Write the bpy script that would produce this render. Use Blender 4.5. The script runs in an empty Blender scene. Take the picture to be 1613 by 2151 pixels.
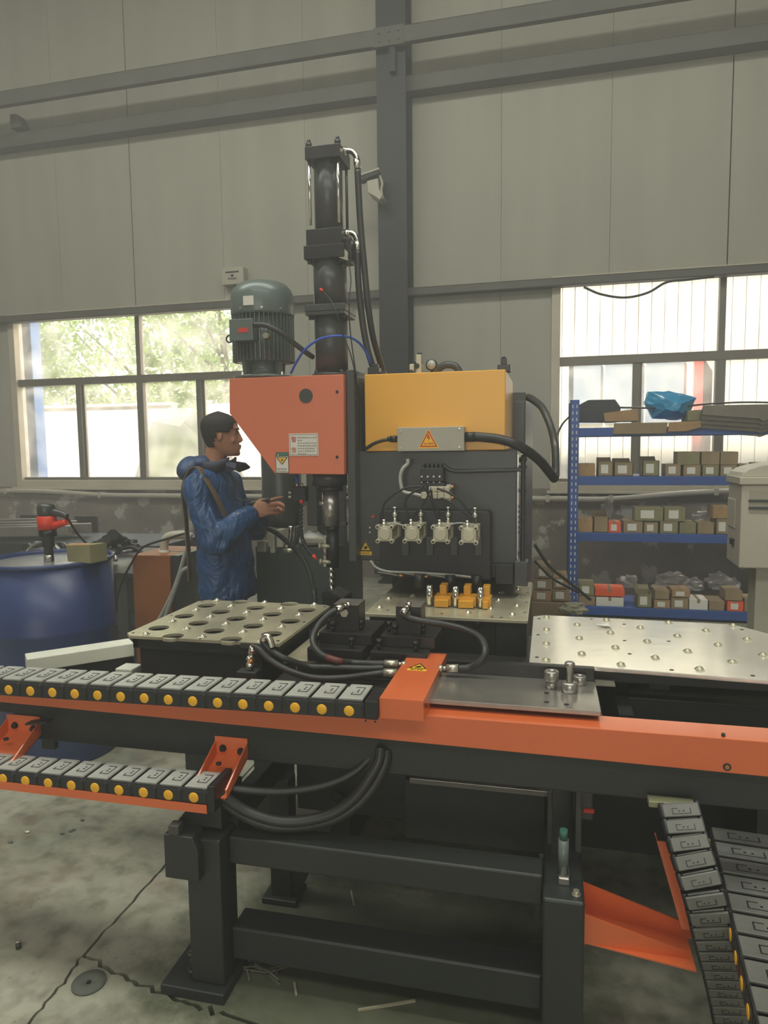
import bpy, bmesh, math, random
from mathutils import Vector, Matrix, noise
random.seed(7)
S = bpy.context.scene
COL = S.collection
PI = math.pi

# ------------------------------------------------------------------ camera
FPX, CX, CY, CAMH = 1464.26, 806.5, 1075.5, 1.5
RC = ((0.9732723150137202, -0.009802355888680362, 0.2294447965129426),
      (0.22933875812815718, 0.0938232662004805, -0.9688141871372374),
      (-0.012030598769227114, 0.9955406111949958, 0.09356364761352799))
cam_d = bpy.data.cameras.new('camera'); cam = bpy.data.objects.new('camera', cam_d); COL.objects.link(cam)
cam_d.sensor_fit = 'HORIZONTAL'; cam_d.sensor_width = 36.0; cam_d.lens = FPX / 1613 * 36
cam_d.clip_start = 0.05; cam_d.clip_end = 200
M = Matrix(RC).to_4x4(); M.translation = Vector((0, 0, CAMH)); cam.matrix_world = M
S.camera = cam

# ------------------------------------------------------------------ world, sun, lights, exposure
W = bpy.data.worlds.new('sky'); S.world = W; W.use_nodes = True
nt = W.node_tree; nt.nodes.clear()
wo = nt.nodes.new('ShaderNodeOutputWorld'); bg = nt.nodes.new('ShaderNodeBackground'); sk = nt.nodes.new('ShaderNodeTexSky')
sk.sky_type = 'NISHITA'; sk.sun_disc = False; sk.sun_elevation = math.radians(42); sk.sun_rotation = math.radians(20)
sk.air_density = 1.2; sk.dust_density = 4.0; sk.ozone_density = 0.6
bg.inputs[1].default_value = 0.6
nt.links.new(sk.outputs[0], bg.inputs[0]); nt.links.new(bg.outputs[0], wo.inputs[0])

def add_light(name, kind, loc, rot, energy, color=(1, 1, 1), size=(1, 1), portal=False, angle=0.01):
    d = bpy.data.lights.new(name, kind); o = bpy.data.objects.new(name, d); COL.objects.link(o)
    o.location = loc; o.rotation_euler = rot; d.energy = energy; d.color = color
    if kind == 'AREA':
        d.shape = 'RECTANGLE'; d.size, d.size_y = size
        if portal: d.cycles.is_portal = True
    if kind == 'SUN': d.angle = angle
    return o
sun = add_light('sun', 'SUN', (0, 20, 20), (0, 0, 0), 22.0, (1.0, 0.95, 0.86), angle=0.02)
sun.rotation_euler = Vector((0.50, 0.35, -0.80)).to_track_quat('-Z', 'Y').to_euler()
# portals in the two window openings of the far wall: they only guide the sky's light in
add_light('window_portal', 'AREA', (-5.12, 7.74, 2.14), (-PI/2, 0, 0), 1, size=(3.5, 2.1), portal=True)
add_light('window_portal', 'AREA', (1.62, 7.62, 2.14), (-PI/2, 0, 0), 1, size=(3.4, 2.1), portal=True)
# unseen fill lamps, added under the roof and behind the camera
add_light('roof_light', 'AREA', (-2.2, 1.8, 7.6), (0, 0, 0), 530, (0.98, 1.0, 0.90), (11.0, 1.6))
add_light('roof_light', 'AREA', (1.0, -3.5, 7.6), (0, 0, 0), 330, (0.98, 1.0, 0.92), (9.0, 1.6))
add_light('gate_daylight', 'AREA', (0.5, -10.5, 2.8), (PI/2, 0, 0), 320, (1.0, 0.97, 0.88), (7.0, 5.0))

S.view_settings.view_transform = 'Standard'; S.view_settings.look = 'None'
S.view_settings.exposure = 0.0; S.view_settings.gamma = 1.0; S.view_settings.use_curve_mapping = False
cy = S.cycles
cy.use_denoising = True; cy.max_bounces = 8; cy.diffuse_bounces = 4; cy.glossy_bounces = 4
cy.transparent_max_bounces = 12; cy.transmission_bounces = 4; cy.volume_bounces = 0
cy.sample_clamp_indirect = 6.0; cy.caustics_reflective = False; cy.caustics_refractive = False

# ------------------------------------------------------------------ photo measuring helpers (pixel ray met with a real plane of the place)
def ray(px, py):
    v = (px - CX, CY - py, -FPX)
    return Vector([sum(RC[i][k] * v[k] for k in range(3)) for i in range(3)])
O = Vector((0, 0, CAMH))
def atY(px, py, y): r = ray(px, py); return O + r * (y / r.y)
def atZ(px, py, z): r = ray(px, py); return O + r * ((z - CAMH) / r.z)
def atX(px, py, x): r = ray(px, py); return O + r * (x / r.x)

# ------------------------------------------------------------------ materials
def lin(c):
    out = []
    for v in c[:3]:
        v = v / 255.0
        out.append(v / 12.92 if v <= 0.04045 else ((v + 0.055) / 1.055) ** 2.4)
    return (*out, 1.0)
MATS = {}
def mat(name, c, rough=0.5, metal=0.0, var=0.12, scale=6.0, bump=0.0, bscale=60.0, c2=None, coat=0.0, emit=None, streak=None, spec=0.5, alpha=1.0):
    m = bpy.data.materials.new(name); m.use_nodes = True; n = m.node_tree.nodes; l = m.node_tree.links
    b = n['Principled BSDF']; b.inputs['Roughness'].default_value = rough; b.inputs['Metallic'].default_value = metal
    b.inputs['Specular IOR Level'].default_value = spec
    b.inputs['Coat Weight'].default_value = coat; b.inputs['Coat Roughness'].default_value = 0.12
    tc = n.new('ShaderNodeTexCoord')
    nz = n.new('ShaderNodeTexNoise'); nz.inputs['Scale'].default_value = scale; nz.inputs['Detail'].default_value = 5
    if streak:
        mp = n.new('ShaderNodeMapping'); mp.inputs['Scale'].default_value = streak
        l.new(tc.outputs['Object'], mp.inputs[0]); l.new(mp.outputs[0], nz.inputs[0])
    else:
        l.new(tc.outputs['Object'], nz.inputs[0])
    cr = n.new('ShaderNodeValToRGB'); cr.color_ramp.elements[0].position = 0.32; cr.color_ramp.elements[1].position = 0.68
    base = lin(c)
    if c2 is None:
        lo = tuple(max(0, v * (1 - var)) for v in base[:3]) + (1,); hi = tuple(min(1, v * (1 + var)) for v in base[:3]) + (1,)
    else:
        lo, hi = lin(c2), base
    cr.color_ramp.elements[0].color = lo; cr.color_ramp.elements[1].color = hi
    l.new(nz.outputs[0], cr.inputs[0]); l.new(cr.outputs[0], b.inputs['Base Color'])
    if bump > 0:
        nb = n.new('ShaderNodeTexNoise'); nb.inputs['Scale'].default_value = bscale; nb.inputs['Detail'].default_value = 4
        l.new(tc.outputs['Object'], nb.inputs[0])
        bp = n.new('ShaderNodeBump'); bp.inputs['Strength'].default_value = bump; bp.inputs['Distance'].default_value = 0.01
        l.new(nb.outputs[0], bp.inputs['Height']); l.new(bp.outputs[0], b.inputs['Normal'])
    if emit:
        b.inputs['Emission Color'].default_value = lin(emit[0]); b.inputs['Emission Strength'].default_value = emit[1]
    b.inputs['Alpha'].default_value = alpha
    MATS[name] = m
    return m
wall_m   = mat('wall_panel_paint', (168, 165, 149), 0.6, var=0.07, scale=1.2, streak=(3.0, 3.0, 0.35))
def peel(m, col=(168, 164, 152), lo=0.56, hi=0.60, sc=3.5):
    n, l = m.node_tree.nodes, m.node_tree.links; b = n['Principled BSDF']; src = b.inputs['Base Color'].links[0].from_socket
    tc = n.new('ShaderNodeTexCoord'); nz = n.new('ShaderNodeTexNoise'); nz.inputs['Scale'].default_value = sc; nz.inputs['Detail'].default_value = 8; nz.inputs['Roughness'].default_value = 0.6
    mp = n.new('ShaderNodeMapRange'); mp.inputs[1].default_value = lo; mp.inputs[2].default_value = hi; mx = n.new('ShaderNodeMix'); mx.data_type = 'RGBA'
    l.new(tc.outputs['Object'], nz.inputs[0]); l.new(nz.outputs[0], mp.inputs[0]); l.new(mp.outputs[0], mx.inputs[0]); l.new(src, mx.inputs[6]); mx.inputs[7].default_value = lin(col); l.new(mx.outputs[2], b.inputs['Base Color'])
lowall_m = mat('stained_plaster', (128, 120, 106), 0.9, scale=2.2, c2=(102, 96, 86), bump=0.3, bscale=25); peel(lowall_m)
girt_m   = mat('girt_steel', (96, 93, 85), 0.6, var=0.15, scale=2.0)
column_m = mat('column_paint', (24, 24, 24), 0.5, var=0.1, scale=2.0)
frame_m  = mat('window_frame_cream', (196, 186, 164), 0.5, var=0.08, scale=4)
frame_d  = mat('window_sash_metal', (122, 116, 102), 0.45, metal=0.3, var=0.1, scale=4)
dark_m   = mat('machine_charcoal_paint', (64, 65, 63), 0.32, var=0.10, scale=3, bump=0.03, bscale=150)
dark2_m  = mat('frame_black_paint', (38, 42, 40), 0.45, var=0.16, scale=4, bump=0.06, bscale=80)
black_m  = mat('satin_black', (30, 30, 32), 0.4, var=0.12, scale=8)
oxide_m  = mat('black_oxide_steel', (58, 57, 56), 0.33, metal=0.6, var=0.2, scale=9, bump=0.04, bscale=60)
grind_m  = mat('ground_steel', (172, 168, 160), 0.27, metal=0.75, var=0.18, scale=7, bump=0.03, bscale=40)
table_m  = mat('table_plate_steel', (206, 198, 168), 0.36, metal=0.5, scale=5, c2=(166, 160, 136), bump=0.05, bscale=30)
btable_m = mat('bright_table_steel', (250, 246, 236), 0.17, metal=0.6, scale=3, c2=(236, 230, 216), bump=0.05, bscale=22)
chrome_m = mat('chrome', (225, 222, 212), 0.15, metal=1.0, var=0.05)
zinc_m   = mat('zinc_plated', (196, 190, 172), 0.32, metal=0.75, var=0.1, scale=20)
alu_m    = mat('cast_aluminium', (190, 184, 160), 0.42, metal=0.5, var=0.08, scale=15)
orange_m = mat('orange_paint', (218, 106, 58), 0.30, var=0.04, scale=3, coat=0.6)
salmon_m = mat('orange_cover_paint', (210, 114, 82), 0.38, var=0.05, scale=2, coat=0.1)
yellow_m = mat('yellow_paint', (232, 168, 52), 0.34, var=0.05, scale=2, coat=0.15)
dot_m    = mat('yellow_plastic', (240, 178, 40), 0.4, var=0.04)
rubber_m = mat('hose_rubber', (44, 44, 42), 0.42, var=0.15, scale=25)
plastic_m= mat('black_plastic', (40, 41, 42), 0.38, var=0.1, scale=14, bump=0.05, bscale=90)
lid_m    = mat('grey_worn_plastic', (168, 168, 160), 0.36, var=0.12, scale=18)  # lightened so the chain tops carry window glare; grey tubes share it
lid2_m   = mat('dusty_dark_plastic', (104, 104, 98), 0.5, var=0.15, scale=18)  # darker copy of the chain top grey, weaker light put into the colour
motor_m  = mat('motor_green_grey', (92, 102, 97), 0.35, var=0.07, scale=5, coat=0.15)
ltgrey_m = mat('light_grey_enamel', (182, 176, 158), 0.42, var=0.04, scale=3)
junc_m   = mat('junction_box_grey', (168, 164, 148), 0.45, var=0.04, scale=3)
blueshelf_m = mat('blue_shelf_paint', (44, 82, 150), 0.4, var=0.1, scale=4)
drum_m   = mat('blue_drum_paint', (44, 60, 104), 0.35, var=0.12, scale=4, bump=0.04, bscale=12)
card_m   = mat('cardboard', (166, 132, 92), 0.8, var=0.15, scale=9)
card2_m  = mat('aged_cardboard', (146, 126, 96), 0.85, var=0.18, scale=6)
cardg_m  = mat('olive_cardboard', (134, 128, 94), 0.8, var=0.15, scale=8)
paper_m  = mat('white_paper', (222, 218, 206), 0.7, var=0.04)
redbox_m = mat('orange_red_card', (232, 92, 48), 0.6, var=0.08)
bag_m    = mat('blue_plastic_bag', (52, 150, 196), 0.3, var=0.15, scale=12)
wrap_m   = mat('clear_plastic_wrap', (190, 188, 180), 0.22, var=0.1, scale=20, alpha=0.38)
blueh_m  = mat('blue_air_hose', (42, 84, 190), 0.35, var=0.05)
red_m    = mat('red_plastic', (214, 58, 32), 0.4, var=0.05)
copper_m = mat('brass_fitting', (196, 140, 84), 0.3, metal=0.9, var=0.08)
skin_m   = mat('skin', (176, 122, 92), 0.55, var=0.06, scale=12)
hair_m   = mat('black_hair', (34, 29, 26), 0.7, var=0.2, scale=60, bump=0.3, bscale=300)
jacket_m = mat('blue_shell_jacket', (44, 84, 132), 0.36, scale=5, c2=(34, 66, 108), bump=0.12, bscale=9)
_n, _l = jacket_m.node_tree.nodes, jacket_m.node_tree.links
_nb = [q for q in _n if q.type == 'BUMP'][0]; _nz = _nb.inputs['Height'].links[0].from_node; _nz.inputs['Scale'].default_value = 5.0; _nz.inputs['Detail'].default_value = 2.5; _nz.inputs['Distortion'].default_value = 2.2
_mp = _n.new('ShaderNodeMapping'); _mp.inputs['Scale'].default_value = (1.6, 1.6, 0.8); _mp.inputs['Rotation'].default_value = (0, 0.5, 0); _tc = [q for q in _n if q.type == 'TEX_COORD'][0]
_l.new(_tc.outputs['Object'], _mp.inputs[0]); _l.new(_mp.outputs[0], _nz.inputs[0]); _nb.inputs['Strength'].default_value = 0.9; _nb.inputs['Distance'].default_value = 0.035
collar_m = mat('navy_lining', (42, 46, 62), 0.6, var=0.1)
pants_m  = mat('dark_trousers', (34, 36, 44), 0.8, var=0.1)
strap_m  = mat('brown_strap', (112, 92, 66), 0.7, var=0.1)
sign_y   = mat('sticker_yellow', (240, 190, 40), 0.5, var=0.02)
sign_k   = mat('sticker_black', (24, 22, 20), 0.5, var=0.02)
sign_w   = mat('sticker_white', (214, 208, 196), 0.5, var=0.02)
sign_r   = mat('sticker_red', (196, 52, 40), 0.5, var=0.02)
sign_g   = mat('sticker_green', (70, 110, 96), 0.5, var=0.02)
foliage_m= mat('leaf_green', (172, 190, 122), 0.6, var=0.35, scale=1.5)
bark_m   = mat('bark', (110, 96, 74), 0.9)
extw_m   = mat('outside_render', (232, 218, 196), 0.9, var=0.05, scale=1)
clad_m   = mat('cream_cladding', (236, 230, 208), 0.6, var=0.04, scale=1)
extg_m   = mat('outside_concrete', (190, 184, 168), 0.9, var=0.1, scale=1)
moss_m   = mat('mossy_sheet', (132, 140, 96), 0.9, c2=(104, 106, 100), scale=1.2)
gravel_m = mat('roof_steel', (120, 120, 116), 0.6)

# floor: green-grey worn concrete with damp dark patches
def floor_material():
    m = bpy.data.materials.new('worn_green_concrete'); m.use_nodes = True; n = m.node_tree.nodes; l = m.node_tree.links
    b = n['Principled BSDF']; tc = n.new('ShaderNodeTexCoord')
    n1 = n.new('ShaderNodeTexNoise'); n1.inputs['Scale'].default_value = 1.9; n1.inputs['Detail'].default_value = 8; n1.inputs['Roughness'].default_value = 0.65
    n2 = n.new('ShaderNodeTexNoise'); n2.inputs['Scale'].default_value = 14; n2.inputs['Detail'].default_value = 7
    n3 = n.new('ShaderNodeTexNoise'); n3.inputs['Scale'].default_value = 3.2; n3.inputs['Detail'].default_value = 4
    for q in (n1, n2, n3): l.new(tc.outputs['Object'], q.inputs[0])
    r1 = n.new('ShaderNodeValToRGB'); e = r1.color_ramp.elements
    e[0].position = 0.35; e[0].color = lin((142, 142, 124)); e[1].position = 0.65; e[1].color = lin((182, 178, 158))
    l.new(n1.outputs[0], r1.inputs[0])
    r2 = n.new('ShaderNodeValToRGB'); e = r2.color_ramp.elements
    e[0].position = 0.30; e[0].color = (0.45, 0.45, 0.43, 1); e[1].position = 0.55; e[1].color = (1, 1, 1, 1)
    l.new(n2.outputs[0], r2.inputs[0])
    mx = n.new('ShaderNodeMix'); mx.data_type = 'RGBA'; mx.blend_type = 'MULTIPLY'; mx.inputs[0].default_value = 0.75
    l.new(r1.outputs[0], mx.inputs[6]); l.new(r2.outputs[0], mx.inputs[7])
    r3 = n.new('ShaderNodeValToRGB'); e = r3.color_ramp.elements
    e[0].position = 0.58; e[0].color = (0, 0, 0, 1); e[1].position = 0.70; e[1].color = (1, 1, 1, 1)
    l.new(n3.outputs[0], r3.inputs[0])
    mx2 = n.new('ShaderNodeMix'); mx2.data_type = 'RGBA'; l.new(r3.outputs[0], mx2.inputs[0])
    l.new(mx.outputs[2], mx2.inputs[6]); mx2.inputs[7].default_value = lin((126, 102, 84))
    mr = n.new('ShaderNodeMath'); mr.operation = 'MULTIPLY'; l.new(r3.outputs[0], mr.inputs[0]); mr.inputs[1].default_value = 0.45
    l.new(mr.outputs[0], mx2.inputs[0])
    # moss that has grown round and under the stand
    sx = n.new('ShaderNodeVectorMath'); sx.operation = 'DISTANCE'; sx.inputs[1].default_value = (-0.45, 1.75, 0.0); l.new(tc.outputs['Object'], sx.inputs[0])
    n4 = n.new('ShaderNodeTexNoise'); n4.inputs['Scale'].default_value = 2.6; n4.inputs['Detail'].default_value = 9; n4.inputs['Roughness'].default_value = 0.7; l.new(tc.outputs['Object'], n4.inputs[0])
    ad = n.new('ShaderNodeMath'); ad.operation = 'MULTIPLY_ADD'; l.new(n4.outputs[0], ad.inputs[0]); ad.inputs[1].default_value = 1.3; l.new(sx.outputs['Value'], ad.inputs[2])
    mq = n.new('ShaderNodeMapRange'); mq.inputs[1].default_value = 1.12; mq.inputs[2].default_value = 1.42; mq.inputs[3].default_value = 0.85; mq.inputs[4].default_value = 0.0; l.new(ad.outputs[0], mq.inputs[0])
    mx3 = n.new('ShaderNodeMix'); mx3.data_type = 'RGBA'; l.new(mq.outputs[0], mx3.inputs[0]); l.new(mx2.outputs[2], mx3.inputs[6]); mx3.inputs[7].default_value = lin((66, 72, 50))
    n5 = n.new('ShaderNodeTexVoronoi'); n5.inputs['Scale'].default_value = 17; n5.inputs['Randomness'].default_value = 1.0; l.new(tc.outputs['Object'], n5.inputs[0])
    m5 = n.new('ShaderNodeMapRange'); m5.inputs[1].default_value = 0.05; m5.inputs[2].default_value = 0.12; m5.inputs[3].default_value = 0.35; m5.inputs[4].default_value = 0.0; l.new(n5.outputs['Distance'], m5.inputs[0])
    mx4 = n.new('ShaderNodeMix'); mx4.data_type = 'RGBA'; l.new(m5.outputs[0], mx4.inputs[0]); l.new(mx3.outputs[2], mx4.inputs[6]); mx4.inputs[7].default_value = lin((72, 72, 62))
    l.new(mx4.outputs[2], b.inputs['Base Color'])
    rr = n.new('ShaderNodeMapRange'); rr.inputs[3].default_value = 0.28; rr.inputs[4].default_value = 0.62
    l.new(n1.outputs[0], rr.inputs[0]); l.new(rr.outputs[0], b.inputs['Roughness'])
    bp = n.new('ShaderNodeBump'); bp.inputs['Strength'].default_value = 0.25; bp.inputs['Distance'].default_value = 0.01
    l.new(n2.outputs[0], bp.inputs['Height']); l.new(bp.outputs[0], b.inputs['Normal'])
    return m
floor_m = floor_material()
def glass_material():
    m = bpy.data.materials.new('dusty_window_glass'); m.use_nodes = True; n = m.node_tree.nodes; l = m.node_tree.links; n.clear()
    o = n.new('ShaderNodeOutputMaterial'); t = n.new('ShaderNodeBsdfTransparent'); t.inputs[0].default_value = (0.97, 0.98, 0.97, 1)
    g = n.new('ShaderNodeBsdfGlossy'); g.inputs['Roughness'].default_value = 0.05
    d = n.new('ShaderNodeBsdfTranslucent'); d.inputs[0].default_value = (0.9, 0.9, 0.85, 1)
    a = n.new('ShaderNodeMixShader'); a.inputs[0].default_value = 0.08; l.new(t.outputs[0], a.inputs[1]); l.new(g.outputs[0], a.inputs[2])
    c = n.new('ShaderNodeMixShader'); c.inputs[0].default_value = 0.14
    nz = n.new('ShaderNodeTexNoise'); nz.inputs['Scale'].default_value = 3; mr = n.new('ShaderNodeMapRange')
    mr.inputs[1].default_value = 0.35; mr.inputs[2].default_value = 0.7; mr.inputs[3].default_value = 0.06; mr.inputs[4].default_value = 0.24
    tc = n.new('ShaderNodeTexCoord'); l.new(tc.outputs['Object'], nz.inputs[0]); l.new(nz.outputs[0], mr.inputs[0]); l.new(mr.outputs[0], c.inputs[0])
    l.new(a.outputs[0], c.inputs[1]); l.new(d.outputs[0], c.inputs[2]); l.new(c.outputs[0], o.inputs[0])
    return m
glass_m = glass_material()

# ------------------------------------------------------------------ mesh builder and object helpers
WM = {}
def wmat(o):
    return WM.get(o.name, Matrix.Identity(4)) if o is not None else Matrix.Identity(4)
class MB:
    def __init__(s): s.v = []; s.f = []; s.mi = []; s.sm = []; s.cur = 0
    def add(s, vs, fs, smooth=False):
        k = len(s.v); s.v += [Vector(v) for v in vs]
        for f in fs: s.f.append([k + i for i in f]); s.mi.append(s.cur); s.sm.append(smooth)
        return s
    def box(s, a, b):
        x0, x1 = sorted((a[0], b[0])); y0, y1 = sorted((a[1], b[1])); z0, z1 = sorted((a[2], b[2]))
        vs = [(x0,y0,z0),(x1,y0,z0),(x1,y1,z0),(x0,y1,z0),(x0,y0,z1),(x1,y0,z1),(x1,y1,z1),(x0,y1,z1)]
        return s.add(vs, [(0,3,2,1),(4,5,6,7),(0,1,5,4),(1,2,6,5),(2,3,7,6),(3,0,4,7)])
    def hexa(s, vs):   # 8 corners: bottom ring then top ring
        return s.add(vs, [(0,3,2,1),(4,5,6,7),(0,1,5,4),(1,2,6,5),(2,3,7,6),(3,0,4,7)])
    def bar(s, p, q, w, h, up=(0, 0, 1)):
        p, q = Vector(p), Vector(q); d = (q - p).normalized(); u = Vector(up)
        if abs(d.dot(u)) > 0.98: u = Vector((0, 1, 0))
        r = d.cross(u).normalized(); u = r.cross(d).normalized()
        vs = []
        for e in (p, q):
            for a, b in ((-1,-1),(1,-1),(1,1),(-1,1)): vs.append(e + r * a * w / 2 + u * b * h / 2)
        return s.add(vs, [(0,1,2,3),(7,6,5,4),(0,4,5,1),(1,5,6,2),(2,6,7,3),(3,7,4,0)])
    def rings(s, rings, cap=True, smooth=True, closed=False):
        n = len(rings[0]); vs = [p for r in rings for p in r]; fs = []
        m = len(rings)
        for i in range(m if closed else m - 1):
            j = (i + 1) % m
            for k in range(n):
                kk = (k + 1) % n
                fs.append((i*n + k, i*n + kk, j*n + kk, j*n + k))
        s.add(vs, fs, smooth)
        if cap and not closed:
            k0 = len(s.v) - len(vs)
            s.f.append([k0 + i for i in range(n - 1, -1, -1)]); s.mi.append(s.cur); s.sm.append(False)
            s.f.append([k0 + (m-1)*n + i for i in range(n)]); s.mi.append(s.cur); s.sm.append(False)
        return s
    def cyl(s, p, q, r, r2=None, seg=20, cap=True):
        p, q = Vector(p), Vector(q); d = (q - p).normalized(); u = Vector((0,0,1)) if abs(d.z) < 0.9 else Vector((1,0,0))
        a = d.cross(u).normalized(); b = d.cross(a).normalized(); r2 = r if r2 is None else r2
        R = [[c + (a*math.cos(t) + b*math.sin(t))*rr for t in [2*PI*k/seg for k in range(seg)]] for c, rr in ((p, r), (q, r2))]
        return s.rings(R, cap)
    def lathe(s, prof, c=(0,0,0), axis='Z', seg=28, cap=True):
        c = Vector(c); R = []
        for r, h in prof:
            ring = []
            for k in range(seg):
                t = 2*PI*k/seg; x, y = r*math.cos(t), r*math.sin(t)
                ring.append(c + (Vector((x, y, h)) if axis == 'Z' else Vector((x, h, y)) if axis == 'Y' else Vector((h, x, y))))
            R.append(ring)
        return s.rings(R, cap)
    def tube(s, pts, r, seg=10, ribs=None):
        pts = [Vector(p) for p in pts]; R = []; prev = None
        for i, p in enumerate(pts):
            d = (pts[min(i+1, len(pts)-1)] - pts[max(i-1, 0)]).normalized()
            if prev is None:
                u = Vector((0,0,1)) if abs(d.z) < 0.9 else Vector((1,0,0)); a = d.cross(u).normalized()
            else:
                a = (prev - d * prev.dot(d)).normalized()
            b = d.cross(a).normalized(); prev = a
            rr = r(i / (len(pts)-1)) if callable(r) else r
            if ribs: rr *= (1.0 if i % 2 else ribs)
            R.append([p + (a*math.cos(t) + b*math.sin(t))*rr for t in [2*PI*k/seg for k in range(seg)]])
        return s.rings(R)
    def prism(s, poly, lo, hi, axis='Y'):    # poly in the two other axes
        n = len(poly); vs = []
        for h in (lo, hi):
            for a, b in poly:
                vs.append((a, h, b) if axis == 'Y' else (a, b, h) if axis == 'Z' else (h, a, b))
        fs = [list(range(n)), list(range(2*n-1, n-1, -1))] + [(i, n+i, n+(i+1) % n, (i+1) % n) for i in range(n)]
        return s.add(vs, fs)
    def build(s, name, m, parent=None, bevel=0.0, local=False, fix=True, seg=2):
        inv = Matrix.Identity(4) if local else wmat(parent).inverted()
        me = bpy.data.meshes.new(name)
        me.from_pydata([inv @ v for v in s.v], [], s.f)
        for mm in (m if isinstance(m, (list, tuple)) else [m]): me.materials.append(mm)
        for p, a, sm in zip(me.polygons, s.mi, s.sm): p.material_index = a; p.use_smooth = sm
        if fix:
            bm = bmesh.new(); bm.from_mesh(me); bmesh.ops.recalc_face_normals(bm, faces=bm.faces); bm.to_mesh(me); bm.free()
        o = bpy.data.objects.new(name, me); COL.objects.link(o)
        if parent is not None: o.parent = parent
        WM[o.name] = wmat(parent)
        if bevel > 0:
            b = o.modifiers.new('bevel', 'BEVEL'); b.width = bevel; b.segments = seg; b.limit_method = 'ANGLE'; b.angle_limit = math.radians(40)
        return o
def tag(o, label=None, cat=None, group=None, kind=None):
    if label: o['label'] = label
    if cat: o['category'] = cat
    if group: o['group'] = group
    if kind: o['kind'] = kind
    return o
def empty(name, loc, rz=0.0, label=None, cat=None, group=None, kind=None):
    o = bpy.data.objects.new(name, None); COL.objects.link(o); o.location = loc; o.rotation_euler = (0, 0, rz); o.empty_display_size = 0.05
    WM[o.name] = Matrix.Translation(Vector(loc)) @ Matrix.Rotation(rz, 4, 'Z')
    return tag(o, label, cat, group, kind)
def share(src, name, parent, loc, rot=(0, 0, 0)):   # another object on the same mesh, in the parent's space
    o = src.copy(); o.name = name; COL.objects.link(o); o.parent = parent; o.location = loc; o.rotation_euler = rot
    return o
def spline(P, n=8):
    P = [Vector(p) for p in P]; Q = [P[0]*2 - P[1]] + P + [P[-1]*2 - P[-2]]; out = []
    for i in range(1, len(Q) - 2):
        a, b, c, d = Q[i-1], Q[i], Q[i+1], Q[i+2]
        for k in range(n):
            t = k / n
            out.append(0.5*((2*b) + (c - a)*t + (2*a - 5*b + 4*c - d)*t*t + (3*b - a - 3*c + d)*t*t*t))
    out.append(P[-1]); return out
FONT = None
def text(name, s, size, M4, m, parent, align='CENTER', thick=0.0002):
    c = bpy.data.curves.new(name, 'FONT'); c.body = s; c.size = size; c.align_x = align; c.align_y = 'CENTER'; c.extrude = thick; c.resolution_u = 2
    t = bpy.data.objects.new(name, c); COL.objects.link(t)
    dg = bpy.context.evaluated_depsgraph_get(); me = bpy.data.meshes.new_from_object(t.evaluated_get(dg))
    bpy.data.objects.remove(t); bpy.data.curves.remove(c)
    me.materials.clear(); me.materials.append(m); me.transform(wmat(parent).inverted() @ M4)
    o = bpy.data.objects.new(name, me); COL.objects.link(o); o.parent = parent; WM[o.name] = wmat(parent)
    return o
def face_y(x, y, z): return Matrix.Translation((x, y, z)) @ Matrix.Rotation(PI/2, 4, 'X')   # text facing the camera side (-Y)
def hexbolt(mb, c, axis, r, h, washer=True):
    c = Vector(c); a = Vector(axis).normalized()
    if washer: mb.cyl(c, c + a*h*0.25, r*1.35, seg=14)
    mb.cyl(c + a*h*0.25, c + a*h, r, seg=6)

# ==================================================================== THE SETTING
TH = 0.0173
WALL = empty('wall_back', (7.7*math.sin(TH), 7.7*math.cos(TH), 0), -TH, 'cream insulated panel wall behind the machine with two windows', kind='structure')
# local frame of WALL: x along the wall, -y into the hall
WINS = [(-6.9, -3.35, 1.05, 3.22), (-0.1, 3.35, 1.03, 3.22)]
TOP = 8.0
seams = [-12.0, -9.6, -8.4, -7.3, -6.1, -5.06, -3.87, -2.83, -1.75, -0.65, 0.45, 1.56, 2.7, 3.8, 4.9, 6.0, 9.0]
for a, b in zip(seams[:-1], seams[1:]):
    g = 0.0015; mb = MB(); x0, x1 = a + (0.006 if a in (-5.06, 1.56) else g), b - (0.006 if b in (-5.06, 1.56) else g)
    segs = [(x0, x1)]
    for w in WINS:
        nx = []
        for s0, s1 in segs:
            if s1 <= w[0] or s0 >= w[1]: nx.append((s0, s1)); continue
            if s0 < w[0]: nx.append((s0, w[0]))
            if s1 > w[1]: nx.append((w[1], s1))
        segs = nx
    mb.box((x0, 0, 3.22), (x1, 0.10, TOP))
    for s0, s1 in segs:
        if s1 - s0 > 0.01: mb.box((s0, 0, 0.9), (s1, 0.10, 3.22))
    mb.build('wall_panel', wall_m, WALL, local=True)
mb = MB()
mb.box((-12, 0.10, 3.22), (9, 0.14, TOP))
for s0, s1 in ((-12, -6.9), (-3.35, -0.1), (3.35, 9)): mb.box((s0, 0.10, 0.9), (s1, 0.14, 3.22))
mb.build('backing', black_m, WALL, local=True)
mb = MB(); mb.box((-12, -0.06, 0), (9, 0.2, 0.90)); mb.box((-12, -0.02, 0.90), (9, 0.2, 1.03))
tag(mb.build('lower_wall', lowall_m, WALL, local=True), 'brown stained plaster lower wall')
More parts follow.
